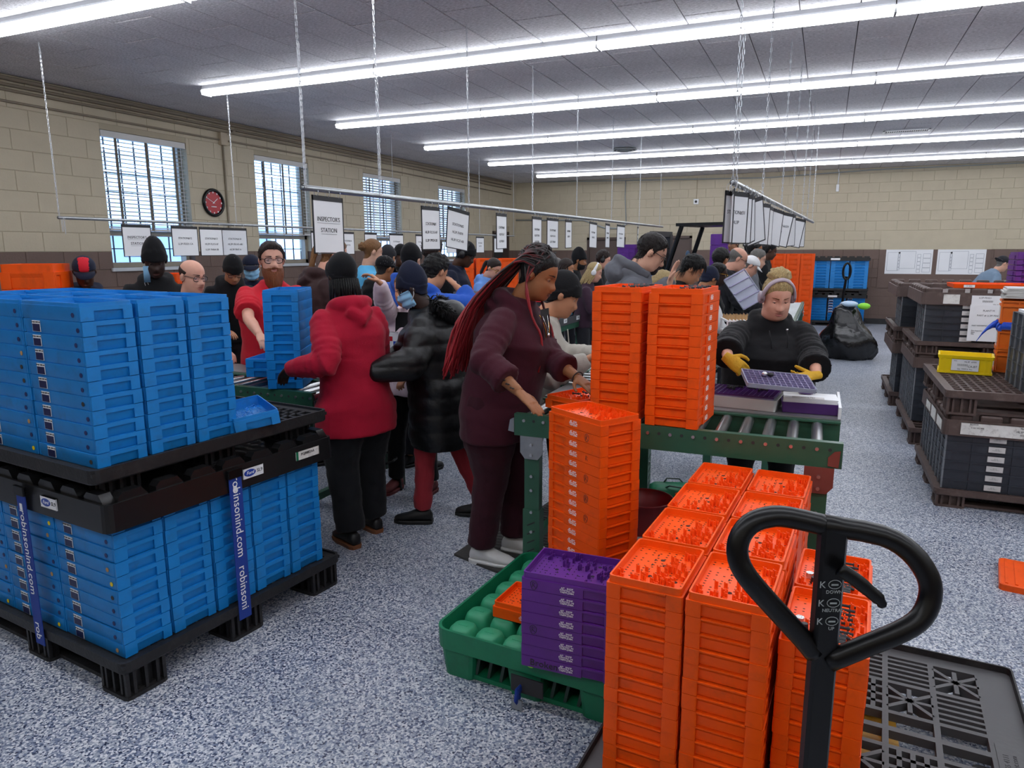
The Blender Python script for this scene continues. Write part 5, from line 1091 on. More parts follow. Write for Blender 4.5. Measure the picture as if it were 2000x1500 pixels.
for i, (a, b_, tx) in enumerate(S1):
    pa, pb_ = on_rail(*R1, a), on_rail(*R1, b_); w = max(.27, min((pb_-pa).length, .37)); c = (pa+pb_)/2
    sign('%s hanging on the left rail, %s sign from the camera' % ("inspector's station sign" if i == 0 else 'glossy sleeved station sign' if i == 3 else 'white station sign', POS[i]), c-Vector((0, 0, .036)), w, .31, PI/2-.05+random.uniform(-.1, .1), tx, glossy=i == 3)
R3 = rail('right sign rail crowded with clear sleeves', atd(1431, 356, 4.0), atd(1588, 434, 9.6))
for i, x in enumerate((1431, 1489, 1526, 1547, 1566, 1576, 1586)): chain('galvanised chain holding the right sign rail, %s from the camera' % POS[i], on_rail(*R3, x), CZ)
p = on_rail(*R3, 1431); chain('doubled chain strand beside the first chain of the right rail', Vector((p.x+.02, p.y, p.z)), p.z+.8)
for i, (x, rz, tl) in enumerate(((1433, 1.75, 0), (1441, 1.05, .02), (1452, 1.15, -.02), (1464, 1.35, -.16), (1472, 1.1, -.22), (1482, 1.5, -.05), (1492, 1.2, .03), (1506, 1.45, .04), (1518, 1.1, .14), (1530, .6, .18), (1545, 1.2, -.06), (1556, .6, .18), (1566, 1.2, 0))):
    sign('clear sleeved sheet hanging on the right rail, %s from the camera' % POS[i], on_rail(*R3, x)-Vector((0, 0, .038)), .225, .30, rz, ST(i+30, 'HL3P') if i in (1, 9) else None, glossy=True, tilt=tl)
# ================================================================== people
def skin_mat(n, c): return mat(n, c, .5, var=.07, vscale=25, bump=.06, bscale=220, spec=.35)
for n, c in (('skin_light', '#d3a48c'), ('skin_pink', '#d59f89'), ('skin_tan', '#b98363'), ('skin_brown', '#94613f'), ('skin_dark', '#4a2f22'), ('skin_deep', '#33211b')): skin_mat(n, c)
def cloth(n, c, rough=.85, bump=.12, bs=160, var=.08, sheen=.06): return mat(n, c, rough, var=var, vscale=10, bump=bump, bscale=bs, spec=.2, sheen=sheen)
for n, c in (('c_black', '#111114'), ('c_maroon', '#3f1522'), ('c_maroon2', '#35121d'), ('c_red', '#a3112d'), ('c_redt', '#c21f2e'), ('c_cream', '#a9a49a'), ('c_grey', '#62646b'), ('c_navy', '#171c30'), ('c_brown', '#3a2a2a'), ('c_lblue', '#6f9ce0'), ('c_cyan', '#56a9d6'), ('c_blue', '#2a57b4'), ('c_pink', '#d6c4cc'), ('c_white', '#d8d8da'), ('c_char', '#26262b'), ('c_slate', '#6f8296'), ('c_redpant', '#9c2f38'), ('c_plaid', '#3a2735'), ('c_denim', '#17181b'), ('c_olive', '#4a4a34'), ('c_magenta', '#b0407a')): cloth(n, c)
mat('puffer', '#0b0b0d', .45, var=.1, bump=.25, bscale=30, spec=.4)
mat('glove', '#c99a14', .75, var=.12, vscale=18, bump=.35, bscale=60)
def hairm(n, c, r=.5): return mat(n, c, r, var=.45, vscale=5, bump=1.0, bscale=5, stretch=(60, 60, 9), spec=.4)
for n, c in (('h_black', '#0c0a0a'), ('h_brown', '#2c1c14'), ('h_lbrown', '#8a6038'), ('h_blonde', '#cdb27c'), ('h_grey', '#77736e'), ('h_red', '#8a1420'), ('h_ginger', '#8a4a24'), ('h_dkbrown', '#1c1311')): hairm(n, c)
mat('lens', '#9fb0c0', .05, var=0, alpha=.18); mat('glasses', '#0c0c0e', .3, var=0); mat('eye_white', '#d9d3cd', .3, var=0); mat('iris', '#2a1b12', .2, var=0)
mat('lip_pink', '#a5635c', .45, var=0); mat('lip_dark', '#5a342c', .45, var=0); mat('mask_blue', '#8fc3e6', .7, var=.05); mat('hp_black', '#121214', .4); mat('hp_white', '#e4e4e6', .35); mat('hp_lav', '#a596a0', .4); mat('gold', '#d8a93a', .25, .9)
mat('shoe_black', '#131314', .5); mat('sole_gum', '#7a4a2c', .6); mat('sole_black', '#1a1a18', .6); mat('shoe_white', '#d9d8d6', .5); mat('shoe_red', '#5f1f22', .7); mat('sock_grey', '#6a6a6c', .9); mat('tattoo', '#2c2422', .7, var=0)
# ---- head as a blended solid
_BL = [((0, -.012, .036), (.077, .097, .080)), ((0, .022, -.040), (.061, .070, .078)), ((0, .036, -.076), (.046, .052, .040)), ((0, -.022, -.13), (.053, .057, .10))]
def head_field(fat=1.0, nose=1.0, female=False):
    G = [((0, .098, .004), (.009, .014, .022), .009*nose), ((0, .112, -.026), (.013, .014, .012), .021*nose), ((.014, .100, -.032), (.008, .010, .008), .008), ((-.014, .100, -.032), (.008, .010, .008), .008),
         ((.033, .092, .008), (.016, .016, .011), -.011), ((-.033, .092, .008), (.016, .016, .011), -.011), ((.030, .094, .028), (.020, .016, .009), .005 if not female else .002), ((-.030, .094, .028), (.020, .016, .009), .005 if not female else .002),
         ((.042, .072, -.026), (.018, .02, .018), .006*fat), ((-.042, .072, -.026), (.018, .02, .018), .006*fat), ((0, .098, -.054), (.022, .014, .007), .008), ((0, .096, -.068), (.019, .014, .007), .007), ((0, .104, -.0612), (.024, .012, .0035), -.006), ((0, .088, -.096), (.018, .016, .013), .010)]
    bl = [(np.array(c), np.array(r)*np.array([fat, 1, 1] if i else [1, 1, 1])) for i, (c, r) in enumerate(_BL)]
    if fat > 1.1: bl.append((np.array((0, .02, -.105)), np.array((.062*fat, .058, .035))))
    G = [(np.array(c), np.array(s), a) for c, s, a in G]
    def f(p):
        acc = 0
        for c, r in bl:
            q = p-c; k0 = np.linalg.norm(q/r, axis=-1)+1e-9; k1 = np.linalg.norm(q/(r*r), axis=-1)+1e-9; acc = acc+np.exp(-75*k0*(k0-1)/k1)
        d = -np.log(acc+1e-30)/75
        for c, s, a in G: d = d-a*np.exp(-.5*np.sum(((p-c)/s)**2, -1))
        return d
    return f
def cast(f, o, dirs, rmax=.26):
    lo = np.zeros(len(dirs)); hi = np.full(len(dirs), rmax); ts = np.linspace(rmax, .02, 40); found = np.zeros(len(dirs), bool)
    prev = ts[0]
    for t in ts[1:]:
        ins = (f(o+dirs*t) < 0) & ~found; lo[ins] = t; hi[ins] = prev; found |= ins; prev = t
    for _ in range(14):
        m = (lo+hi)/2; ins = f(o+dirs*m[:, None]) < 0; lo = np.where(ins, m, lo); hi = np.where(ins, hi, m)
    return lo
class Head:
    def __init__(s, nu=64, nv=48, **k):
        s.f = head_field(**k); s.nu, s.nv = nu, nv
        u = np.arange(nu)*2*PI/nu; az = u-.45*np.sin(u)
        el = np.linspace(-PI/2+.02, PI/2-.02, nv)
        A, E = np.meshgrid(az, el); s.A = A.ravel(); s.E = E.ravel()
        s.D = np.stack([np.sin(A)*np.cos(E), np.cos(A)*np.cos(E), np.sin(E)], -1).reshape(-1, 3)
        s.R = cast(s.f, np.zeros(3), s.D); s.P = s.D*s.R[:, None]
        s.F = [(j*nu+i, j*nu+(i+1) % nu, (j+1)*nu+(i+1) % nu, (j+1)*nu+i) for j in range(nv-1) for i in range(nu)]
    def fy(s, x, z, off=0):
        x = np.atleast_1d(np.asarray(x, float)); z = np.atleast_1d(np.asarray(z, float)); o = np.stack([x, 0*x, z], -1); d = np.tile(np.array([[0, 1., 0]]), (len(x), 1))
        return cast(s.f, o, d, .16)+off
    def line(s, pts):
        a = np.abs((s.A+PI) % (2*PI)-PI); return np.interp(a, [math.radians(p[0]) for p in pts], [p[1] for p in pts])
    def shell(s, off, thr=-.0025, squash=None):
        P = s.D*(s.R+off)[:, None]
        if squash is not None: P = squash(P)
        F = [f for f in s.F if max(off[list(f)]) > thr]; return P, F
    def patch(s, x, z, off=.0015):
        return np.stack([x, s.fy(x, z, off), z], -1)
_HEADS = {}
def get_head(res, fat, nose, female):
    k = (res, fat, nose, female)
    if k not in _HEADS: _HEADS[k] = Head(*res, fat=fat, nose=nose, female=female)
    return _HEADS[k]
def nz(P, sc, seed=0): return np.array([noise.noise((p[0]*sc+seed, p[1]*sc, p[2]*sc)) for p in P])
def grid_faces(nu, nv): return [(j*nu+i, j*nu+i+1, (j+1)*nu+i+1, (j+1)*nu+i) for j in range(nv-1) for i in range(nu-1)]
def tidy(P, F):
    used = sorted({i for f in F for i in f}); ix = {u: k for k, u in enumerate(used)}; return [tuple(P[u]) for u in used], [tuple(ix[i] for i in f) for f in F]
HAIRLINE = [(0, .082), (25, .080), (42, .070), (58, .048), (72, .030), (82, -.012), (94, -.018), (100, .020), (112, .0), (120, -.055), (145, -.085), (180, -.092)]
BEANIE = [(0, .042), (60, .026), (90, -.012), (130, -.050), (180, -.060)]
CAPL = [(0, .055), (60, .042), (90, .020), (130, .000), (180, -.010)]
def remeshed(mb, vox, smooth_it=4, wr=0, ws=9, seed=0, quilt=None):
    me = mb.mesh('tmp', 'ink'); o = bpy.data.objects.new('tmp', me); r = o.modifiers.new('r', 'REMESH'); r.mode = 'VOXEL'; r.voxel_size = vox
    if smooth_it: sm = o.modifiers.new('s', 'SMOOTH'); sm.factor = .5; sm.iterations = smooth_it
    out = bake(o); bpy.data.meshes.remove(me)
    n = len(out.vertices); P = np.empty(n*3); out.vertices.foreach_get('co', P); P = P.reshape(-1, 3); 
    if wr:
        N = np.empty(n*3); out.vertex_normals.foreach_get('vector', N); N = N.reshape(-1, 3)
        d = np.array([noise.noise((p[0]*ws+seed, p[1]*ws, p[2]*ws*1.5))+.6*abs(noise.noise((p[0]*ws*2.1, p[1]*ws*2.1+seed, p[2]*ws*3.2))) for p in P])*wr
        if quilt: d = d+quilt(P)
        P = P+N*d[:, None]
    F = [tuple(p.vertices) for p in out.polygons]; bpy.data.meshes.remove(out); return P, F
def to_obj(name, PF, m, parent, smooth=True, label=None):
    b = MB(); b.v = [tuple(p) for p in PF[0]]; b.f = list(PF[1]); b.m = [0]*len(b.f); return b.obj(name, m, parent, smooth, label=label)
V = Vector
def rotx(a): return Matrix.Rotation(a, 3, 'X')
REPORT = []
def person(label, hx, hy, d, face, skin='skin_light', lean=4, hp=15, hyaw=0, build=1.0, top='c_black', toff=.022, hem=.86, hood=True, sleeve=1.0, pants='c_char', shoe='shoe_black', sole='sole_black', hair='short', hcol='h_brown', hat=None, hatcol='c_black', glasses=False, beard=None, mask=None, phones=None, hands=None, curl=.5, gloves=None, legs=None, sit=0, near=0, female=False, fat=1.0, nose=1.0, belly=0, eyes='down', inner=None, pantw=1.0, bun=False, cap=None, roll=0, headroll=0, extra=None, arms=2, fist=None, smin=None):
    tgt = atd(hx, hy, d)
    a = math.radians(face); Fv = _fw*math.cos(a)+_rt*math.sin(a); yaw = math.atan2(-Fv.x, Fv.y)
    hipz = .62 if sit else .93; hip = V((0, 0, hipz)); Rl = rotx(-math.radians(lean))
    def sp(x, y, z):       # point of the upright torso -> leaned
        if z <= .93: return V((x, y, z-.93+hipz)) if z > .93-.001 or not sit else V((x, y, max(z-.93+hipz, hipz-.12)))
        return hip+Rl @ V((x, y, z-.93))
    nb = sp(0, .005, 1.47); ha = math.radians(lean*.6+hp); Rh = Matrix.Rotation(math.radians(-hyaw), 3, 'Z') @ rotx(-ha) @ Matrix.Rotation(math.radians(headroll), 3, 'Y')
    Rn = rotx(-math.radians(lean)*.9-math.radians(hp)*.35)
    hc = nb+Rn @ V((0, .022, .075))+Rh @ V((0, .012, .085))
    s = tgt.z/hc.z; REPORT.append((label[:40], round(s, 3)))
    Rz = Matrix.Rotation(yaw, 3, 'Z'); off = Rz @ (hc*s)
    O = V((tgt.x-off.x, tgt.y-off.y, 0)); root = thing('person', label, 'person', O, yaw)
    root.scale = (s, s, s)
    def loc(p): return (Rz.inverted() @ (V(p)-O))/s
    vox = .0115 if near else .019; hres = (88, 66) if near else (52, 40)
    # ------------------------------------------------ skeleton
    bw = build; sx_ = .163*(.72+.28*bw); sh = [sp(-sx_, -.005, 1.372), sp(sx_, -.005, 1.372)]
    hands = hands or [(-.13, .36, 1.02), (.13, .36, 1.02)]
    wrists, elbows, hdirs, nrms = [], [], [], []
    for i in range(2):
        h = hands[i]; S = sh[i]; pole = None; hd = None
        if isinstance(h, dict): pole = h.get('pole'); hd = h.get('dir'); h = h['p']
        nrm_o = hands[i].get('nrm') if isinstance(hands[i], dict) else None; nrms.append(nrm_o); T = loc(atd(*h[1:])) if h[0] == 'px' else (V(h) if not sit else V((h[0], h[1], h[2]-.93+hipz)))
        U, Fo = .285, .262; dv = T-S; L = min(dv.length, (U+Fo)*.992); T = S+dv.normalized()*L; sg = -1 if i == 0 else 1
        pl = V(pole) if pole else V((sg*.6, -.45, -.75)); n_ = dv.normalized(); pl = pl-n_*pl.dot(n_); pl.normalize()
        x = (U*U-Fo*Fo+L*L)/(2*L); E = S+n_*x+pl*math.sqrt(max(0, U*U-x*x)); elbows.append(E); wrists.append(T); hdirs.append(V(hd).normalized() if hd else (T-E).normalized())
    hj = [V((-.092*bw, 0, hipz)), V((.092*bw, 0, hipz))]
    if sit: kn = [V((-.13, .42, .60)), V((.13, .42, .60))]; an = [V((-.13, .36, .10)), V((.13, .44, .10))]
    else:
        lg = legs or [(-.11, .02), (.11, -.02)]; an = [V((x, y-.03, .085)) for x, y in lg]; kn = [(hj[i]+an[i])/2+V((0, .035, 0)) for i in range(2)]
    # ------------------------------------------------ skin body (one mesh)
    b = MB(); n = 14
    def ell(z, hw, hdp, yo=0): return [sp(hw*math.cos(t*2*PI/n), yo+hdp*math.sin(t*2*PI/n), z) for t in range(n)]
    b.rings([ell(.86, .10*bw, .08*bw), ell(.95, .150*bw, .108*bw), ell(1.1, .135*bw, .095*bw), ell(1.26, .135*bw, .09*bw), ell(1.35, .10*bw, .07*bw), ell(1.42, .06, .055), ell(1.50, .050, .053)])
    for i in range(2):
        S, E, Wr = sh[i], elbows[i], wrists[i]; q = .85+.15*bw
        b.tube([S, S.lerp(E, .4), E, E.lerp(Wr, .35), Wr], [.040*q, .044*q, .039*q, .039*q, .026], 10)
        H, K, A_ = hj[i], kn[i], an[i]; b.tube([H, H.lerp(K, .5), K, K.lerp(A_, .35), A_], [.080*bw, .070*bw, .052, .050, .036], 10)
    PB_, FB_ = remeshed(b, max(vox, .015 if near else .022), 2)
    parts = [(PB_, FB_)]
    b = MB()
    for i in range(2):       # hands: palm, four fingers, thumb
        if arms < 2 and i == 1: continue
        Wr, dr = wrists[i], hdirs[i]; sg = -1 if i == 0 else 1
        nrm = V((0, 0, -1))-dr*(-dr.z); nrm = nrm.normalized() if nrm.length > .15 else V((0, 1, 0)); nrm = (nrm-dr*nrm.dot(dr)).normalized()
        if nrms[i]: nrm = V(nrms[i]); nrm = (nrm-dr*nrm.dot(dr)).normalized()
        side = dr.cross(nrm)*1.0      # towards the little finger or thumb depending on the hand
        cu = fist[i] if fist else curl; gs = 1.08 if gloves else .94
        side_t = side if side.dot(V((-sg, 0, 0))+V((0, .2, 0))) > 0 else -side
        R = []
        for t, wx, wz in ((-.02, .026, .022), (.02, .034, .019), (.055, .040, .016), (.088, .039, .013)): R.append([Wr+dr*t*gs+side_t*(wx*gs*math.cos(k*2*PI/10))+nrm*(wz*gs*math.sin(k*2*PI/10)) for k in range(10)])
        b.rings(R)
        for k, (o_, ln) in enumerate(((.030, .074), (.010, .082), (-.010, .077), (-.029, .060))):
            p = Wr+dr*.082*gs+side_t*o_*gs; ang = .12; pts = [p-dr*.02, p]; aa = 0
            for seg in (.45, .32, .25): aa += cu*(.55+.10*k); p = p+(dr*math.cos(aa)+nrm*math.sin(aa))*ln*seg*gs*(.86 if gloves else 1); pts.append(p)
            b.tube(pts, [.0095*gs, .0095*gs, .0090*gs, .0080*gs, .0062*gs], 7)
        p = Wr+dr*.022*gs+side_t*.026*gs; pts = [p, p+(dr*.6+side_t*.8+nrm*.25).normalized()*.036*gs]; pts.append(pts[-1]+(dr*.85+side_t*.35+nrm*.4).normalized()*.032*gs); pts.append(pts[-1]+(dr*.9+nrm*.45).normalized()*.024*gs); b.tube(pts, [.013*gs, .0115*gs, .0105*gs, .0075*gs], 7)
    gl_ = None
    if near: PH, FH = remeshed(b, .0052, 2)
    else: PH, FH = [tuple(p) for p in b.v], b.f
    if gloves: to_obj('work_gloves', (PH, FH), gloves, root, label='worn yellow work gloves'); MBg = None
    else: parts.append((PH, FH))
    # head and ears
    hd = get_head(hres, fat, nose, female)
    HM = Matrix.Translation(hc) @ Rh.to_4x4()
    if headroll: pass
    def hw(P): return [tuple(HM @ V(p)) for p in P]
    parts.append((hw(hd.P), hd.F)); e = MB()
    for sg in (-1, 1):
        Re = Matrix.Rotation(sg*.35, 3, 'Z') @ Matrix.Rotation(-.2, 3, 'X'); e.ball((sg*(.076 if fat < 1.1 else .079), -.008, -.004), (.010, .021, .032), 10, 8, R=Re); e.ball((sg*.084, -.004, -.002), (.006, .012, .018), 8, 6, R=Re)
    parts.append((hw(e.v), e.f))
    bm_ = MB()
    for P, F in parts: bm_.add(P, F)
    bm_.obj('body', skin, root, True)
    def hobj(name, PF, m, smooth=True, label=None): return to_obj(name, (hw(PF[0]), PF[1]), m, root, smooth, label)
    # face: brows, eyes, lips
    lipc = 'lip_dark' if skin in ('skin_dark', 'skin_deep', 'skin_brown') else 'lip_pink'
    t = np.linspace(-1, 1, 9)
    for nm, zc, ht in (('upper_lip', -.0555, .0045), ('lower_lip', -.0675, .0055)):
        X, K = np.meshgrid(t*.024, np.linspace(-1, 1, 4)); Z = zc+K*ht*(1-(X/.026)**2)*.9; P = hd.patch(X.ravel(), Z.ravel(), .0012); hobj(nm, ([tuple(p) for p in P], grid_faces(9, 4)), lipc)
    brc = hcol if hair != 'none' else 'h_dkbrown'
    if brc in ('h_blonde', 'h_red'): brc = 'h_lbrown' if brc == 'h_blonde' else 'h_black'
    for sg in (-1, 1):
        X, K = np.meshgrid(np.linspace(.014, .052, 7), np.linspace(-1, 1, 3)); Z = .0335+.0035*np.sin((X-.014)/.038*2.4)-.003*(X-.014)/.038+K*.0032*(1.15-(X-.014)/.045); P = hd.patch(sg*X.ravel(), Z.ravel(), .0022); hobj('eyebrow', ([tuple(p) for p in P], grid_faces(7, 3)), brc)
        ex, ez = sg*.032, .008; ey = float(hd.fy(ex, ez)[0])-.0085; eb = MB().ball((ex, ey, ez), .0125, 14, 10); hobj('eye', (eb.v, eb.f), 'eye_white')
        lk = -.5 if eyes == 'down' else 0; ib = MB().ball((ex+(.003 if eyes == 'right' else 0), ey+.0095*math.cos(lk), ez+.0095*math.sin(lk)), (.0052, .0042, .0052), 10, 8); hobj('iris', (ib.v, ib.f), 'iris')
        cl = .35 if eyes == 'down' else -.25; lid = MB(); R = []
        for k in range(7):
            th = cl+(-.9 if False else 0)+k*(PI*.62-cl)/6-.35; R.append([(ex+.0138*math.cos(q)*1.0, ey+.0138*math.sin(q)*math.cos(th), ez+.0138*math.sin(q)*math.sin(th)) for q in np.linspace(.12, PI-.12, 11)])
        lid.rings(R, 0, (0, 0), closed=False); hobj('eyelid', (lid.v, lid.f), skin)
        X = np.linspace(-.0125, .0125, 9); ed = MB().tube([(ex+x, ey+.0142*math.sqrt(max(0, 1-(x/.0142)**2))*math.cos(cl-.35)+.0006, ez+.0142*math.sqrt(max(0, 1-(x/.0142)**2))*math.sin(cl-.35)) for x in X], .0011, 5); hobj('eyelashes', (ed.v, ed.f), 'h_black')
    # hair
    if hair not in ('none', 'bald'):
        m_ = hd.P[:, 2]-hd.line(HAIRLINE); th = {'short': .011, 'buzz': .003, 'full': .020, 'pulled': .008, 'curly': .028, 'long': .014, 'braids': .012}.get(hair, .010)
        rough = {'full': .010, 'curly': .016, 'short': .005}.get(hair, .0025); th, rough = (.003, 0) if hat else (th, rough); o_ = np.clip(m_*.42, -.004, th)+np.where(m_ > .008, nz(hd.P, 55 if hair != 'curly' else 60, hx)*rough, 0)+np.where(m_ > 0, np.clip((hd.P[:, 2]-.06)*.12, 0, .006 if not hat else 0), 0)
        P, F = hd.shell(o_); P, F = tidy(P, F); hobj('hair', (P, F), hcol)
        if near and not hat and hair in ('short', 'full', 'pulled', 'buzz', 'long'):
            rn = random.Random(hx); idx = [i for i in range(len(m_)) if m_[i] > .004]; N_ = 420 if hair != 'full' else 520; tgt_d = np.array((0, -.45, .9) if bun is True else (0, -1, .25)) if (bun or hair == 'pulled') else None
            D0 = np.array([hd.D[rn.choice(idx)]+np.array([rn.uniform(-.06, .06) for _ in range(3)]) for _ in range(N_)]); D0 /= np.linalg.norm(D0, axis=1)[:, None]; pts_ = []
            cr = np.array((0, -.35, .94)); q_ = np.cross(np.cross(D0, cr), D0)
            if tgt_d is not None: mv = tgt_d/np.linalg.norm(tgt_d)-D0
            else: mv = -q_/(np.linalg.norm(q_, axis=1)[:, None]+1e-6)+np.array((0, .25, 0))
            mv = mv/(np.linalg.norm(mv, axis=1)[:, None]+1e-6)
            for k in range(4):
                Dk = D0+mv*((.13 if (bun or hair in ('pulled', 'long')) else .065)*k if hair != 'full' else .14*k); Dk /= np.linalg.norm(Dk, axis=1)[:, None]; Rk = cast(hd.f, np.zeros(3), Dk); pts_.append(Dk*(Rk+th*.75+[.001, .004, .004, .002 if hair != 'full' else .010][k])[:, None])
            sb_ = MB()
            for i in range(N_): sb_.tube([pts_[k][i] for k in range(4)], [.0016, .0022, .0018, .0005], 3, cap=(0, 0))
            hobj('hair_strands', (sb_.v, sb_.f), hcol)
    elif hair == 'bald':
        ln = hd.line([(0, .2), (55, .2), (75, .03), (98, -.005), (112, -.045), (180, -.092)]); m_ = np.minimum(hd.P[:, 2]-ln, (.045-hd.P[:, 2])+.02*np.cos(hd.A)*-1); P, F = tidy(*hd.shell(np.clip(m_*.8, -.004, .004))); hobj('hair', (P, F), hcol)
    if hair in ('pulled',) or bun:
        if bun: bb_ = MB().ball((0, -.045 if bun != 'low' else -.11, .118 if bun != 'low' else .02), (.068, .056, .050) if bun != 'low' else (.045, .045, .04), 22, 16); v_ = np.array(bb_.v); v_ = v_+np.array([[.0, 0, 0]]); d_ = nz(v_, 55, hx)*.016; c0 = np.array((0, -.055, .105)); dd = (v_-v_.mean(0)); v_ = v_+dd/np.linalg.norm(dd, axis=1)[:, None]*d_[:, None]; hobj('hair_bun', (v_.tolist(), bb_.f), hcol)
        elif hair == 'pulled': tb_ = MB().tube(smoothp([V((0, -.10, .03)), V((0, -.135, .0)), V((0, -.135, -.08)), V((.01, -.12, -.18))]), [.02]*3+[.027]*3+[.022]*3+[.008], 8); hobj('ponytail', (tb_.v, tb_.f), hcol)
    if hair == 'long':
        tb_ = MB(); rn = random.Random(hx)
        for k in range(46):
            az = math.radians(rn.uniform(75, 285)); st_ = np.array([math.sin(az)*.075, math.cos(az)*.09, rn.uniform(-.02, .06)]); dwn = rn.uniform(.18, .30); tb_.tube([st_*1.02, st_*1.14+np.array([0, 0, -.05]), st_*1.16+np.array([0, -.01, -dwn*.6]), st_*1.05+np.array([rn.uniform(-.01, .01), -.02, -dwn])], [.010, .013, .011, .003], 5)
        hobj('hair_lengths', (tb_.v, tb_.f), hcol)
    # headgear
    if hat == 'beanie' or hat == 'tall':
        ex_ = .055 if hat == 'tall' else .018; ln = hd.line(BEANIE); m_ = hd.P[:, 2]-ln; o_ = np.where(m_ > 0, np.where(m_ < .045, .0155, .0105)+nz(hd.P, 22, hx)*.0015, -.004); o_ = np.where((m_ > -.008) & (m_ <= 0), .012, o_)
        P, F = hd.shell(o_); P = np.array(P); up_ = np.clip((P[:, 2]-.05)/.08, 0, 1); P[:, 2] += up_**1.5*ex_; P[:, 1] -= up_*ex_*.45; P, F = tidy(P, F); hobj('beanie', (P, F), hatcol)
    if hat == 'cap':
        ln = hd.line(CAPL); m_ = hd.P[:, 2]-ln; o_ = np.where(m_ > 0, .010+.004*np.clip(m_/.05, 0, 1), -.004); P, F = tidy(*hd.shell(o_)); hobj('cap_crown', (P, F), hatcol)
        br = cap or 'front'; sgn = 1 if br == 'front' else -1; R = []
        for k in range(9):
            q = (k/8-.5)*2; x = .078*q; y0 = .098*math.sqrt(1-(.72*q)**2)-.012; ext = .075*math.sqrt(max(0, 1-q*q*.97)); zz = .056-.012*q*q; R.append([(x, sgn*y0, zz), (x, sgn*(y0+ext*.5), zz-.010), (x, sgn*(y0+ext), zz-.024), (x, sgn*(y0+ext), zz-.028), (x, sgn*(y0+ext*.5), zz-.014), (x, sgn*y0, zz-.005)])
        vb = MB().rings(R); hobj('cap_brim', (vb.v, vb.f), hatcol); bt = MB().ball((0, -.012, .128), (.008, .008, .004), 8, 5); hobj('cap_button', (bt.v, bt.f), hatcol)
        if extra == 'redpanel':
            m2 = np.where((np.abs(hd.D[:, 0]) < .34) & (hd.D[:, 1] > -.2) & (m_ > 0), .0165, -.004); P, F = tidy(*hd.shell(m2)); hobj('red_panel', (P, F), 'c_redt')
        if extra == 'sparkle':
            sp_ = MB(); rn = random.Random(5); idx = [i for i in range(len(m_)) if m_[i] > .01 and rn.random() < .06]
            for i in idx: sp_.ball(hd.D[i]*(hd.R[i]+.0145), .0016, 5, 4)
            hobj('sequins', (sp_.v, sp_.f), 'hp_white')
    if phones:
        pb2 = MB(); aa_ = np.linspace(-PI*.5, PI*.5, 19); pb2.tube([(.096*math.sin(q)*(1 if abs(math.sin(q)) < .9 else 1.0), -.01+(.03 if phones == 'hp_lav' else 0), -.005+.135*math.cos(q)) for q in aa_], .0095 if near else .010, 8, flat=2.0); hobj('headband', (pb2.v, pb2.f), phones)
        for sg in (-1, 1): c_ = MB().rings([[(sg*x, -.006+r*math.cos(k*PI/10)*.85, -.004+r*math.sin(k*PI/10)) for k in range(20)] for x, r in ((.076, .034), (.082, .040), (.100, .040), (.108, .030))]); hobj('ear_cup', (c_.v, c_.f), phones)
    if glasses:
        for sg in (-1, 1):
            ex, ez = sg*.033, .006; ey = float(hd.fy(ex, -.004)[0])+.010; pr = [(ex+.026*math.copysign(abs(math.cos(k*PI/10))**.7, math.cos(k*PI/10)), ey-.10*abs(.026*math.cos(k*PI/10))*.3, ez+.019*math.copysign(abs(math.sin(k*PI/10))**.8, math.sin(k*PI/10))) for k in range(20)]
            g_ = MB().tube(pr, .0024, 6, closed=True); hobj('glasses_rim', (g_.v, g_.f), glasses if isinstance(glasses, str) else 'glasses'); l_ = MB().add(pr, [tuple(range(20))]); hobj('glasses_lens', (l_.v, l_.f), 'lens', False)
            g_ = MB().tube([(sg*.058, ey-.006, ez+.008), (sg*.078, .03, ez+.008), (sg*.082, -.012, ez+.004), (sg*.080, -.03, ez-.012)], .0022, 6); hobj('glasses_temple', (g_.v, g_.f), glasses if isinstance(glasses, str) else 'glasses')
        yb_ = float(hd.fy(0, .008)[0])+.003; g_ = MB().tube([(-.009, yb_, .010), (0, yb_+.004, .013), (.009, yb_, .010)], .0022, 6); hobj('glasses_bridge', (g_.v, g_.f), glasses if isinstance(glasses, str) else 'glasses')
    if beard:
        ln = hd.line([(0, -.036), (30, -.046), (55, -.052), (75, -.038), (84, -.006), (95, -.010), (104, -.10), (180, -.3)]); m_ = ln-hd.P[:, 2]; front = np.clip((hd.P[:, 1]-.0)/.03, 0, 1); low = np.clip((hd.P[:, 2]+.135)/.02, 0, 1); L_ = {'full': .022, 'short': .006, 'goatee': .010}[beard]
        mouth = np.exp(-.5*((hd.P[:, 0]/.022)**2+((hd.P[:, 2]+.061)/.008)**2))*(hd.P[:, 1] > .06); o_ = np.minimum(m_*1.0, L_)*front*low+np.where(m_ > 0, nz(hd.P, 70, 3)*L_*.22, 0)-mouth*L_*1.4
        if beard == 'goatee': o_ = np.where((np.abs(hd.P[:, 0]) < .034) & (hd.P[:, 1] > .05) & ((hd.P[:, 2] < -.066) | (np.abs(hd.P[:, 0]) > .018) | (hd.P[:, 2] > -.05)), o_, -.004)
        o_ = np.where((m_ > 0) & (front > .05) & (low > .1), o_, -.004); P, F = hd.shell(o_); P = np.array(P)
        if beard == 'full': q = np.clip((-.075-P[:, 2])/.04, 0, 1); P[:, 2] -= q*.062; P[:, 1] += q*.012; P[:, 0] *= 1-.22*q
        P, F = tidy(P, F); hobj('beard', (P, F), 'h_ginger' if beard == 'full' else hcol)
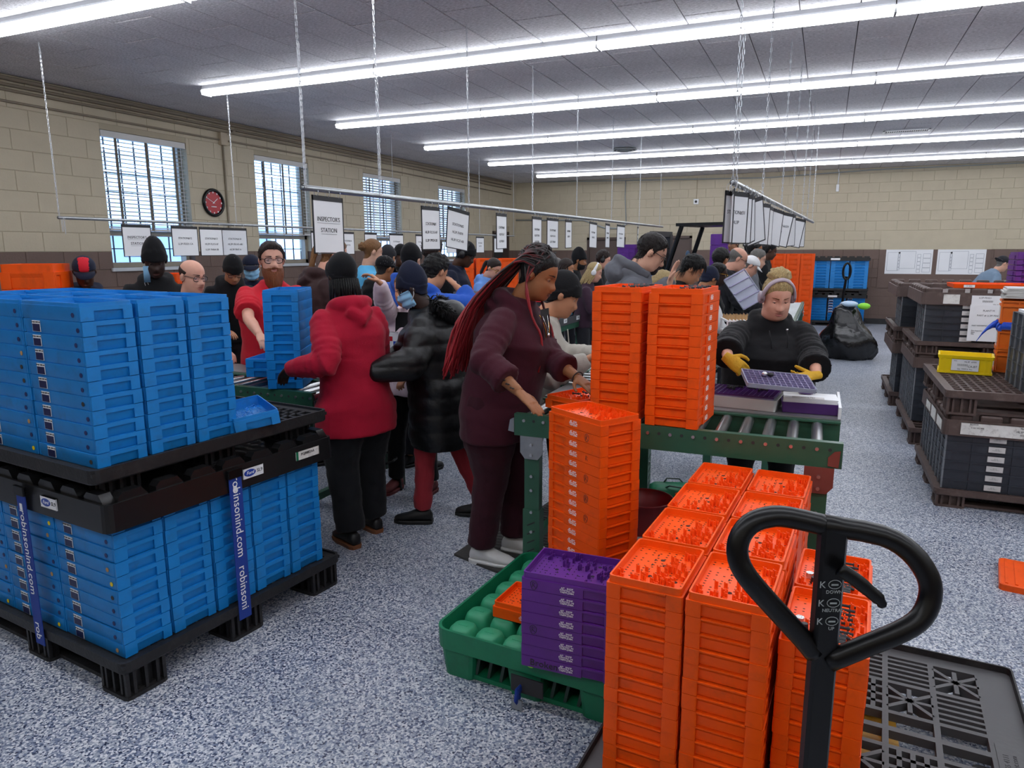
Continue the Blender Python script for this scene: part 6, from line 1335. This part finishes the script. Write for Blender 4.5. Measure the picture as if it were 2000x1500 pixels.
    if mask:
        ln = hd.P[:, 2]; inr = (hd.P[:, 1] > .012) & (ln < -.004) & (ln > -.108)
        if mask == 'on': o_ = np.where(inr, .011+.004*np.cos(ln*160), -.004); P, F = tidy(*hd.shell(o_)); hobj('face_mask', (P, F), 'mask_blue')
        else:
            mk = MB().rr(-.04, .04, -.003, .003, [-.145, -.01], .004, 2); v_ = [(x*.55+.062, y+.072+.2*(z+.05)**2, z) for x, y, z in mk.v]; hobj('face_mask', (v_, mk.f), 'mask_blue'); lo = MB().tube([(.062, .078, -.145), (.05, .082, -.185), (.075, .082, -.185), (.082, .078, -.145)], .0015, 5); hobj('ear_loop', (lo.v, lo.f), 'c_white')
        if mask == 'on':
            for sg in (-1, 1): lo = MB().tube([(sg*.066, .045, -.02), (sg*.080, .0, .0), (sg*.086, -.022, -.005), (sg*.080, -.008, -.04), (sg*.064, .035, -.085)], .0035, 5); hobj('ear_loop', (lo.v, lo.f), 'c_white')
    # ------------------------------------------------ clothes
    g = MB(); n = 36; o_ = toff
    fo = .022 if near and top != 'puffer' else 0
    def eg(z, hw_, hdp, yo=0): return [sp((hw_+o_)*math.cos(t*2*PI/n)*(1+fo*math.sin(t*2*PI/n*5+z*9+hx)), yo+(hdp+o_)*math.sin(t*2*PI/n)*(1+fo*math.sin(t*2*PI/n*4+z*13+hx)), z) for t in range(n)]
    bl = belly
    hwm = max(.172*bw, .092*bw+.088*bw*pantw-.01 if hem < .84 else 0); hdm = max(.122*bw+bl*.5, .092*bw*pantw+.01); prof = [eg(hem, hwm, hdm, bl*.3)]+([eg(.86, hwm, hdm, bl*.3)] if hem < .80 else [])
    prof += [eg(.945, .170*bw, .122*bw+bl*.7, bl*.5), eg(1.05, .160*bw, .112*bw+bl, bl*.7), eg(1.16, .160*bw, .112*bw+bl*.9, bl*.6), eg(1.27, .172*bw, .118*bw+(.02 if female else 0)+bl*.4, (.018 if female else 0)+bl*.3), eg(1.345, .160*bw, .106*bw, .004), eg(1.395, .140+.08*(bw-1), .090, 0), eg(1.435, .098+.04*(bw-1), .074, .002), eg(1.465, .060+.01*(bw-1), .058, .006), eg(1.488, .044, .048, .010)]
    g.rings(prof)
    for i in range(2):
        if arms < 2 and i == 1: continue
        S, E, Wr = sh[i], elbows[i], wrists[i]; q = .80+.20*bw; P_ = [S+(sp(0, 0, 1.34)-S)*.45, S, S.lerp(E, .35), S.lerp(E, .75), E, E.lerp(Wr, .3), E.lerp(Wr, .65), E.lerp(Wr, .95)]; r_ = [.060*q, .060*q+o_*.5, .062*q+o_*.6, .058*q+o_*.6, .053*q+o_*.7, .050*q+o_*.7, .044*q+o_*.6, .038*q+o_*.35]
        if sleeve < 1: k = {.5: 4, .8: 7}[sleeve]; P_ = P_[:k]; r_ = r_[:k]; r_[-1] = r_[-2]+.006
        if sleeve == .8: r_[-1] = .052*q+o_
        if near:
            L0 = [0]
            for k in range(len(P_)-1): L0.append(L0[-1]+(P_[k+1]-P_[k]).length)
            tt_ = np.linspace(0, L0[-1], 34); Pn = [V([float(np.interp(t_, L0, [p[c] for p in P_])) for c in range(3)]) for t_ in tt_]; rnn = [float(np.interp(t_, L0, r_)) for t_ in tt_]; le = L0[min(4, len(L0)-1)]; ph = hx*.37+i
            if top != 'puffer': rnn = [r+(.0075*math.exp(-((t_-le)/.11)**2)+.0035)*math.sin(t_*150+ph+1.3*math.sin(t_*40)) if 1 < k < 32 else r for k, (r, t_) in enumerate(zip(rnn, tt_))]
            P_, r_ = Pn, rnn
        g.tube(P_, r_, 14)
        if sleeve == 1: g.tube([E.lerp(Wr, .95), E.lerp(Wr, .995)], [.036*q+o_*.2, .036*q+o_*.1], 12)
    if hood: g.tube(smoothp([sp(-.055, .085, 1.415), sp(-.092, .035, 1.445), sp(-.088, -.055, 1.468), sp(0, -.105, 1.462), sp(.088, -.055, 1.468), sp(.092, .035, 1.445), sp(.055, .085, 1.415)], 3), [q_*.82 for q_ in (.018, .024, .030, .034, .040, .046, .052, .056, .060, .062, .060, .056, .052, .046, .040, .034, .030, .024, .018)], 10); 
    if hood: g.tube([sp(-.07, -.12, 1.43), sp(0, -.145, 1.37), sp(.07, -.12, 1.43)], [.034, .045, .034], 10)
    quilt = None
    if top == 'puffer': quilt = lambda P: .012*np.abs(np.sin(P[:, 2]*PI/.115))**.6-.006
    to_obj({'c_redt': 'tshirt', 'puffer': 'puffer_coat', 'c_slate': 'tshirt', 'c_cyan': 'tshirt'}.get(top, 'jacket'), remeshed(g, vox, 3 if near else 5, .010 if near else .008, 5.5, hx, quilt), top, root)
    if inner:
        R = []
        for z in np.linspace(1.46, 1.12, 8): wd = .012+.055*(z-1.10)/.36; R.append([sp(x, .118*bw+o_+bl*.8*(1 if z < 1.3 else .4)+.010-(.06*max(0, z-1.30)/.16), z) for x in np.linspace(-wd, wd, 5)])
        ib = MB().rings(R, 0, (0, 0), closed=False); ib.obj('shirt_front', inner, root, True)
    lgm = MB()
    for i in range(2):
        H, K, A_ = hj[i], kn[i], an[i]; lgm.tube([H+V((0, 0, .06)), H, H.lerp(K, .5), K, K.lerp(A_, .5), A_+V((0, 0, .02))], [.085*bw, .100*bw, .090*bw*pantw, .073*pantw*(.8+.2*bw), .068*pantw, .066*pantw], 12)
    lgm.rings([[V((hw_*math.cos(t*2*PI/16), hd_*math.sin(t*2*PI/16), z+hipz)) for t in range(16)] for z, hw_, hd_ in ((-.12, .10*bw, .085*bw), (-.05, .165*bw, .115*bw), (.05, .168*bw, .118*bw), (.12, .155*bw, .11*bw))])
    to_obj('trousers', remeshed(lgm, max(vox, .013), 3, .007, 9, hx+3), pants, root)
    for i in range(2):
        A_ = an[i]; fz = A_.z-.085; sm_ = MB(); R = []
        for y, w_, h_ in ((-.085, .026, .055), (-.07, .036, .085), (-.03, .040, .095), (.02, .042, .085), (.08, .047, .060), (.13, .045, .048), (.165, .032, .036), (.178, .014, .025)): R.append([V((A_.x+w_*math.cos(t*2*PI/14), A_.y+.02+y, fz+.016+max(0, h_*(.5+.5*math.sin(t*2*PI/14))))) for t in range(14)])
        sm_.rings(R); so = sm_.obj('shoe', shoe, root, True); R = []
        for z, q in ((0, -.002), (.022, .003), (.026, 0)): R.append([V((A_.x+(w_+.004+q)*sx, A_.y+.02+y, fz+z)) for sx, ys in ((1, 1), (-1, -1)) for y, w_ in (((-.088, .024), (-.06, .038), (0, .041), (.08, .048), (.14, .042), (.18, .014)) if sx > 0 else ((.18, .014), (.14, .042), (.08, .048), (0, .041), (-.06, .038), (-.088, .024)))])
        MB().rings(R).obj('sole', sole, so)
    return dict(root=root, loc=loc, hw=hw, sp=sp, hobj=hobj, hd=hd, HM=HM, wrists=wrists, elbows=elbows, s=s, hc=hc, bw=bw, an=an)
# ---- the people of the photograph -------------------------------------------------
# woman in maroon hoodie with long red and black braids
pm = person('woman in maroon hoodie with long black and red braids, hand on the conveyor', 1052, 536, 3.48, 112, 'skin_brown', lean=14, hp=20, build=1.34, top='c_maroon', hem=.72, pants='c_maroon2', shoe='shoe_white', sole='shoe_white', hair='braids', hcol='h_black', hands=[{'p': ('px', 1128, 738, 3.42), 'pole': (-.4, -.6, -.7)}, {'p': ('px', 1016, 768, 3.12), 'pole': (.7, -.6, -.3)}], near=1, female=True, belly=.035, inner='c_black', pantw=1.22, sleeve=.8, curl=.18, legs=[(-.10, .08), (.10, -.03)], fat=1.06)
P = pm; br = MB(); rn = random.Random(11); BC = []
spn = P['sp']
for k in range(150):
    az = math.radians(rn.uniform(58, 302)); e0 = rn.uniform(.0, 1); st_ = np.array([math.sin(az)*.080*math.sin(e0*1.45+.2), math.cos(az)*.094*math.sin(e0*1.45+.2)-.012, .036+.098*math.cos(e0*1.45+.2)])
    sx = math.copysign(1, st_[0]) if abs(st_[0]) > .01 else 1; ln_ = rn.uniform(.30, .46); X = st_[0]; HW = lambda p: V(P['hw']([p])[0])
    if rn.random() < .88: pts = [HW(st_), HW(st_*1.09+np.array([0, -.025, .0])), HW(np.array([X*1.25, -.112, .0+st_[2]*.35])), spn(X*1.7+rn.uniform(-.03, .03), -.175-rn.uniform(0, .03), 1.44), spn(X*1.9+rn.uniform(-.03, .03)+.03, -.215-rn.uniform(0, .04), 1.44-ln_*.45), spn(X*1.8+rn.uniform(-.05, .05)+.04, -.215-rn.uniform(0, .05), 1.44-ln_)]
    else: pts = [HW(st_), HW(st_*1.06), HW(np.array([sx*.092, -.01, -.05])), spn(sx*.10, .12, 1.42), spn(sx*.09, .19, 1.33), spn(sx*.08, .215, 1.22-rn.uniform(0, .08))]
    br.tube(smoothp(pts, 3), .0056, 5)
nper = 16*5
o = to_obj('braids', (br.v, br.f), 'h_black', P['root'])
m = bpy.data.materials.new('braid_red_black'); m.use_nodes = True; nt = m.node_tree; at = nt.nodes.new('ShaderNodeAttribute'); at.attribute_name = 'dye'; nt.links.new(at.outputs['Color'], nt.nodes['Principled BSDF'].inputs['Base Color']); nt.nodes['Principled BSDF'].inputs['Roughness'].default_value = .5
o.data.materials.clear(); o.data.materials.append(m); ca = o.data.color_attributes.new('dye', 'FLOAT_COLOR', 'POINT'); cols = np.zeros((len(o.data.vertices), 4)); cols[:, 3] = 1
for i in range(len(cols)):
    b_i = i//nper; t = (i % nper)/nper; redk = (b_i*7919) % 10 < 5; r_ = min(1, max(0, (t-(.18 if redk else .5))*3)); cols[i, :3] = (.010+.30*r_, .006+.006*r_, .006+.012*r_)
ca.data.foreach_set('color', cols.ravel())
sp = P['sp']
MB().tube(smoothp([sp(-.05, .14, 1.43), sp(-.03, .185, 1.36), sp(.0, .20, 1.27), sp(.03, .185, 1.36), sp(.05, .14, 1.43)]), .0022, 5).obj('necklace', 'gold', P['root'], True)
MB().tube([sp(-.04, .15, 1.43), sp(-.01, .185, 1.37), sp(0, .19, 1.345), sp(.02, .18, 1.38), sp(.04, .15, 1.43)], .0022, 5).ball(sp(0, .195, 1.335), .010, 8, 6).obj('pendant', 'part_chrome', P['root'], True)
for x in (-.055, .055): MB().tube([sp(x, .155, 1.43), sp(x*.95, .195, 1.32), sp(x*1.05, .205, 1.24)], .003, 5).obj('drawstring', 'c_maroon', P['root'], True)
tw_ = MB(); E_, W_ = P['elbows'][1], P['wrists'][1]; ax_ = (W_-E_).normalized(); sd = V((1, 0, .2)); sd = (sd-ax_*sd.dot(ax_)).normalized()
for k in range(7): p_ = E_.lerp(W_, .55+.06*k)+sd*.036; tw_.ball(p_+V((.002*math.sin(k*2), 0, .004*math.cos(k*3))), (.006, .006, .004), 7, 5)
tw_.obj('tattoo', 'tattoo', P['root'], True); MB().tube([P['wrists'][0]+Matrix.Rotation(a_, 3, (P['wrists'][0]-P['elbows'][0]).normalized()) @ ((P['wrists'][0]-P['elbows'][0]).orthogonal().normalized()*.032) for a_ in [q*PI/8 for q in range(16)]], .003, 5, closed=True).obj('bracelet', 'ink', P['root'])
# woman in black hoodie with yellow gloves
pb_ = person('woman in black hoodie with lavender headphones and yellow gloves', 1518, 580, 3.72, 184, 'skin_pink', lean=5, hp=24, build=1.55, top='c_black', toff=.035, hem=.80, pants='c_black', hair='short', hcol='h_blonde', phones='hp_lav', gloves='glove', hands=[{'p': ('px', 1602, 750, 3.36), 'pole': (-.9, -.2, -.4), 'dir': (.85, .30, -.05), 'nrm': (0, .3, 1)}, {'p': ('px', 1414, 712, 3.36), 'pole': (.9, -.2, -.4), 'dir': (-.75, .35, -.55), 'nrm': (0, -1, -.3)}], near=1, female=True, fat=1.16, belly=.05, sleeve=.8, bun=True, fist=[.45, .95])
P = pb_; sp = P['sp']
for x in (-.05, .055): MB().tube([sp(x, .17, 1.425), sp(x*.9, .215, 1.36), sp(x*.8, .235, 1.29)], .0035, 6).obj('drawstring', 'c_black', P['root'], True)
MB().ball(sp(-.05, .168, 1.43), .008, 8, 6).obj('eyelet', 'part_chrome', P['root'], True); MB().tube([sp(.075*math.cos(a_), .02+.075*math.sin(a_), 1.475-.03*math.sin(a_)) for a_ in [q*PI/10 for q in range(20)]], .0016, 5, closed=True).obj('necklace', 'gold', P['root'])
tr = thing('sorting_tray', 'clear gridded tray of small parts held by the yellow gloves', 'tray', atd(1518, 748, 3.30), math.radians(-28), rot=(math.radians(14), math.radians(5), YAW-.10))
MB().rr(-.155, .155, -.085, .085, [0, .022, .022, .006], .006, 2, [.002, 0, .003, .004]).obj('clear_tray', 'clear_tray', tr); gr = MB()
for i in range(13): gr.box(-.15+.025*i-.001, -.15+.025*i+.001, -.08, .08, .006, .020)
for i in range(7): gr.box(-.15, .15, -.08+.0267*i-.001, -.08+.0267*i+.001, .006, .020)
gr.obj('cell_grid', 'lens_lavender', tr); MB().box(-.15, .15, -.08, .08, .003, .007).obj('tray_floor', 'purple_dark', tr)
MB().ball((-.06, .02, .03), (.014, .012, .012), 10, 7).obj('shiny_part', 'part_chrome', tr, True); MB().ball((-.03, .03, .026), (.016, .012, .010), 10, 7).obj('dark_part', 'part_dark', tr, True)
# person in red hoodie, back to camera
pr = person('person in red hoodie and black beanie holding the blue tray stack', 667, 540, 3.88, -42, 'skin_deep', lean=5, hp=4, build=1.16, top='c_red', toff=.026, hem=.70, pants='c_denim', shoe='shoe_black', sole='sole_gum', hair='short', hcol='h_black', hat='beanie', hands=[{'p': ('px', 562, 722, 3.72), 'pole': (-.35, -.6, -.9), 'dir': (.05, .8, -.55)}, (.16, .34, 1.0)], near=1, pantw=1.35, legs=[(-.10, -.02), (.13, .10)], curl=.35)
dr = MB()
for k in range(22): a_ = math.radians(90+k*180/21); p0 = np.array([math.sin(a_)*.082, math.cos(a_)*.095-.01, -.02]); dr.tube([p0, p0*1.08+np.array([0, 0, -.05]), p0*1.05+np.array([random.uniform(-.01, .01), 0, -.10-random.uniform(0, .04)])], .007, 5)
pr['hobj']('dreadlocks', (dr.v, dr.f), 'h_black')
# person in black puffer coat
pp = person('person in long black puffer coat, navy beanie and blue face mask', 806, 563, 4.14, -86, 'skin_deep', lean=9, hp=18, build=1.32, top='puffer', toff=.055, hem=.56, pants='c_redpant', hair='short', hcol='h_black', hat='tall', hatcol='c_navy', glasses=True, mask='on', hands=[{'p': ('px', 722, 728, 3.85), 'pole': (-.3, -.7, -.6)}, {'p': ('px', 735, 735, 4.15), 'pole': (.3, -.7, -.6)}], near=1, pantw=.95, legs=[(-.08, .16), (.09, -.24)], female=True)
sp = pp['sp']; fu = MB(); rn = random.Random(4)
for k in range(900):
    t = rn.uniform(-1.25, 1.25)*PI/2; c_ = sp(.145*math.sin(t)*1.05, -.10-.10*math.cos(t), 1.50-.09*math.cos(t)); dv = V((rn.uniform(-1, 1), rn.uniform(-1, .3), rn.uniform(-1, .6))).normalized(); fu.tube([c_, c_+dv*.03, c_+dv*.06+V((0, 0, -.015))], [.005, .004, .0006], 4)
fu.obj('fur_trim', 'h_black', pp['root'], True); hd_ = MB(); hd_.ball(sp(0, -.16, 1.42), (.15, .10, .09), 16, 10); to_obj('hood', ([tuple(p) for p in hd_.v], hd_.f), 'puffer', pp['root']); MB().tube([sp(.235, .0, .93), sp(.24, .0, .70)], .004, 5).obj('pocket_zip', 'ink', pp['root'])
# person in pale pink pointing
pk_ = person('person in pale pink hoodie raising an arm to point', 792, 566, 4.62, 205, 'skin_tan', lean=2, hp=10, build=1.12, top='c_pink', hem=.80, pants='c_black', shoe='shoe_red', sole='shoe_red', hair='pulled', hcol='h_lbrown', hands=[(-.16, .30, 1.0), {'p': ('px', 738, 541, 4.30), 'pole': (.4, -.3, -1), 'dir': (.55, .35, .6)}], inner='c_black', curl=.75, near=1, female=True, legs=[(-.15, .05), (.15, .10)])
sp = pk_['sp']; bg = thing('name_badge', 'white ID badges on a lanyard on the pale pink hoodie', 'badge', pk_['root'].matrix_basis @ V(sp(.03, .21, 1.25)), pk_['root'].rotation_euler.z); MB().rr(-.045, .045, -.001, .002, [-.06, .06], .006).obj('card', 'paper', bg); MB().box(-.035, .0, .002, .0026, -.04, .0).obj('print', 'oval_blue', bg); MB().box(.005, .035, .002, .0026, 0, .03).obj('print', 'c_redt', bg)
# bearded man in red T-shirt
pt_ = person('bearded man with glasses in a red T-shirt', 531, 508, 4.78, 146, 'skin_pink', lean=2, hp=4, hyaw=8, build=1.26, top='c_redt', toff=.03, hem=.80, hood=False, sleeve=.5, pants='c_char', hair='short', hcol='h_brown', beard='full', glasses=True, hands=[{'p': ('px', 575, 690, 4.25), 'pole': (-.9, -.3, -.4)}, {'p': ('px', 520, 690, 4.25), 'pole': (.9, -.5, -.3)}], near=1, eyes='right', belly=.04)
# man in grey parka
pg_ = person('man in grey parka with glasses and dark beard raising one hand', 1272, 494, 4.78, 96, 'skin_light', lean=6, hp=30, build=1.18, top='c_grey', toff=.04, hem=.60, pants='c_char', hair='short', hcol='h_dkbrown', beard='goatee', glasses=True, hands=[{'p': ('px', 1308, 552, 4.55), 'pole': (-.2, -.2, -1), 'dir': (.1, .25, 1)}, {'p': ('px', 1250, 690, 4.5), 'pole': (.5, -.7, -.5)}], near=1, curl=.22)
sp = pg_['sp']; hb = MB(); hb.ball(sp(0, -.12, 1.46), (.125, .085, .09), 16, 12); hb.tube(smoothp([sp(-.07, .07, 1.45), sp(-.11, 0, 1.49), sp(-.09, -.09, 1.53), sp(0, -.13, 1.55), sp(.09, -.09, 1.53), sp(.11, 0, 1.49), sp(.07, .07, 1.45)], 3), .034, 10); to_obj('hood', remeshed(hb, .012, 5, .012, 10, 3), 'c_grey', pg_['root'])
# seated woman in cream hoodie
pc_ = person('seated woman in cream hoodie and black beanie', 1098, 576, 4.38, 88, 'skin_tan', lean=10, hp=24, build=1.22, top='c_cream', hem=.80, pants='c_char', hair='short', hcol='h_dkbrown', hat='beanie', hands=[{'p': ('px', 1166, 690, 4.20), 'pole': (-.4, -.4, -.8)}, {'p': ('px', 1150, 700, 4.05), 'pole': (.5, -.4, -.8)}], near=1, sit=1, female=True, fat=1.1)
MB().tube([pc_['sp'](.04, .14, 1.43), pc_['sp'](.05, .19, 1.25), pc_['sp'](.05, .20, 1.12)], .0035, 6).obj('drawstring', 'c_cream', pc_['root'], True)
st2 = thing('stool', 'black stool under the seated woman in cream', 'stool', pc_['root'].location, .2); MB().cyl((0, 0, .50), (0, 0, .53), .17, n=18).obj('seat', 'black_pl', st2)
for k in range(4): a_ = k*PI/2+.4; MB().cyl((.12*math.cos(a_), .12*math.sin(a_), .5), (.18*math.cos(a_), .18*math.sin(a_), 0), .012, n=8).obj('leg', 'black_paint', st2)
dt_ = thing('divided_tray', 'clear divided tray tilted in the hands of the older man', 'tray', atd(1452, 566, 6.55), rot=(math.radians(62), math.radians(-25), YAW+.3)); MB().rr(-.12, .12, -.17, .17, [0, .02, .02, .005], .008, 2, [.004, 0, .004, .006]).obj('tray_shell', 'clear_tray', dt_); [MB().box(-.11, .11, -.16+.08*k-.004, -.16+.08*k+.004, .005, .022).obj('divider', 'lens_lavender', dt_) for k in range(5)]
WK = [(-.14, .34, 1.04), (.12, .36, 1.03)]
person('man in a navy jacket and red panelled cap at far left', 165, 531, 5.5, 150, 'skin_dark', hp=30, top='c_navy', hat='cap', hatcol='c_navy', hair='short', hcol='h_black', extra='redpanel')
person('man in black jacket and tall beanie with a mask dangling from one ear', 302, 508, 5.2, 152, 'skin_deep', hp=26, top='c_black', hat='tall', hair='short', hcol='h_black', mask='hang', build=1.15)
person('balding man with glasses behind the upper blue load', 376, 540, 4.75, 118, 'skin_pink', hp=8, lean=12, top='c_slate', hood=False, hair='bald', hcol='h_brown', glasses=True, build=1.1, hands=[(-.14, .34, 1.03), {'p': ('px', 480, 660, 4.25), 'pole': (.4, -.5, -.8)}], sleeve=.5, near=1)
person('man in black hoodie and black beanie bending over his work', 455, 527, 6.1, 146, 'skin_tan', lean=16, hp=34, top='c_black', hat='beanie', hair='short', hcol='h_grey', glasses=True)
person('man in navy cap and blue mask behind the beard', 491, 522, 6.8, 168, 'skin_tan', hp=18, top='c_navy', hat='cap', hatcol='c_navy', hair='short', hcol='h_brown', mask='on')
person('person in brown hoodie with tied back light brown hair', 652, 497, 5.4, 62, 'skin_pink', hp=18, lean=8, top='c_brown', hair='pulled', hcol='h_lbrown', build=1.2, hands=WK, near=1)
person('person in light blue top with greying tied hair', 728, 492, 7.2, 62, 'skin_light', hp=14, top='c_cyan', hood=False, sleeve=.5, hair='pulled', hcol='h_lbrown', bun='low')
person('person in black jacket and sequinned black cap', 752, 526, 6.35, 38, 'skin_brown', hp=22, lean=8, top='c_black', hat='cap', hatcol='c_black', hair='short', hcol='h_black', extra='sparkle', build=1.25)
person('man in black beanie with a blue hood collar', 803, 507, 5.9, 22, 'skin_light', hp=16, top='c_blue', hat='beanie', hair='short', hcol='h_brown', build=1.1)
person('person in grey beanie far behind the pointing hand', 758, 502, 8.0, 20, 'skin_tan', top='c_olive', hat='beanie', hatcol='c_char', hair='short', hcol='h_black')
person('person in small black beanie far behind between the signs', 783, 499, 8.6, 150, 'skin_dark', top='c_black', hat='beanie', hair='short', hcol='h_black')
person('person with curly brown hair bun in black', 845, 494, 6.8, 25, 'skin_brown', top='c_black', hair='curly', hcol='h_brown', hp=14)
person('person in bright blue sweater with black braided hair reaching to the red racks', 852, 532, 5.3, 40, 'skin_tan', lean=14, hp=22, top='c_blue', hair='curly', hcol='h_black', hands=[(-.14, .34, 1.03), {'p': ('px', 888, 556, 5.3), 'pole': (.5, -.5, -.6)}], sleeve=.8, near=1)
person('man in dark jacket, black beanie, headphones and glasses', 909, 497, 7.4, 104, 'skin_dark', lean=6, hp=28, top='c_navy', hat='beanie', hair='short', hcol='h_black', phones='hp_black', glasses=True, build=1.15, near=1)
person('woman in light blue hoodie with glasses and ponytail', 964, 524, 8.2, 122, 'skin_pink', lean=8, hp=30, top='c_lblue', hair='pulled', hcol='h_brown', glasses='gold', female=True)
person('person with long brown hair far behind the maroon hoodie', 1106, 524, 8.5, 96, 'skin_tan', hp=18, top='c_black', hair='long', hcol='h_brown')
person('person with grey bob haircut beside the braids', 1086, 520, 9.8, 80, 'skin_light', top='c_char', hair='long', hcol='h_grey')
person('bearded man in black jacket and pointed black beanie', 1131, 508, 9.1, 98, 'skin_brown', top='c_black', hat='tall', hair='short', hcol='h_black', beard='short', hp=12)
person('blond woman with white headphones and dark plaid shirt', 1161, 532, 8.2, 98, 'skin_pink', hp=22, lean=6, top='c_plaid', hood=False, hair='long', hcol='h_blonde', phones='hp_white', female=True)
person('dark haired person in black with headphones behind the grey parka', 1179, 508, 9.7, 102, 'skin_pink', hp=20, top='c_black', hair='curly', hcol='h_brown', phones='hp_black')
person('blond person bent low behind the right orange stack', 1290, 560, 5.45, 80, 'skin_pink', lean=26, hp=42, top='c_char', hair='full', hcol='h_blonde')
person('man with black hair in black jacket and white shirt, head bowed', 1351, 527, 5.95, 98, 'skin_tan', lean=12, hp=38, top='c_black', hood=False, hair='full', hcol='h_black', inner='c_white', near=1, hands=WK)
person('person in white sweatshirt behind the bowed dark haired man', 1385, 545, 6.6, 60, 'skin_brown', lean=10, hp=30, top='c_white', hood=False, hair='short', hcol='h_black', build=1.1, hat='beanie', hatcol='c_navy')
person('woman with glasses and pink lanyard in black jacket', 1403, 536, 6.85, 97, 'skin_deep', lean=5, hp=10, top='c_black', hair='pulled', hcol='h_black', bun='low', glasses='gold', female=True, inner='c_magenta', hands=WK, near=1)
person('person with black hair turned away behind the pink lanyard', 1408, 508, 7.6, 50, 'skin_tan', top='c_char', hair='full', hcol='h_black')
person('older man with glasses and thin grey hair in dark jacket', 1441, 506, 7.4, 98, 'skin_pink', lean=8, hp=26, top='c_char', hair='bald', hcol='h_grey', glasses=True, near=1, inner='c_navy', hands=[(-.12, .40, 1.10), (.12, .42, 1.12)])
person('person in white cap bending beside the older man', 1466, 520, 8.2, 100, 'skin_pink', lean=14, hp=30, top='c_char', hat='cap', hatcol='c_white', hair='short', hcol='h_grey')
person('grey haired man in grey jacket near the orange columns', 1480, 506, 8.8, 98, 'skin_light', lean=8, hp=18, top='c_grey', hair='short', hcol='h_grey')
person('person with straight black hair behind the grey haired man', 1474, 488, 9.8, 98, 'skin_brown', hp=14, top='c_black', hair='full', hcol='h_black')
person('man with tied dreadlocks leaning at the far line', 1503, 490, 10.6, 98, 'skin_dark', lean=10, hp=16, top='c_black', hair='curly', hcol='h_black', bun=True)
person('forklift driver in olive jacket', 1433, 476, 12.8, 250, 'skin_tan', hp=6, top='c_olive', hair='short', hcol='h_black', glasses=True)
person('man in backward dark cap and grey blue T-shirt leaning at far right', 1958, 515, 11.2, 92, 'skin_light', lean=34, hp=8, top='c_slate', hood=False, sleeve=.5, hat='cap', hatcol='c_char', cap='back', hair='short', hcol='h_grey', glasses=True)
print('SCALES', [r for r in REPORT if r[1] < .86 or r[1] > 1.06])
bpy.data.scenes.remove(TMP)
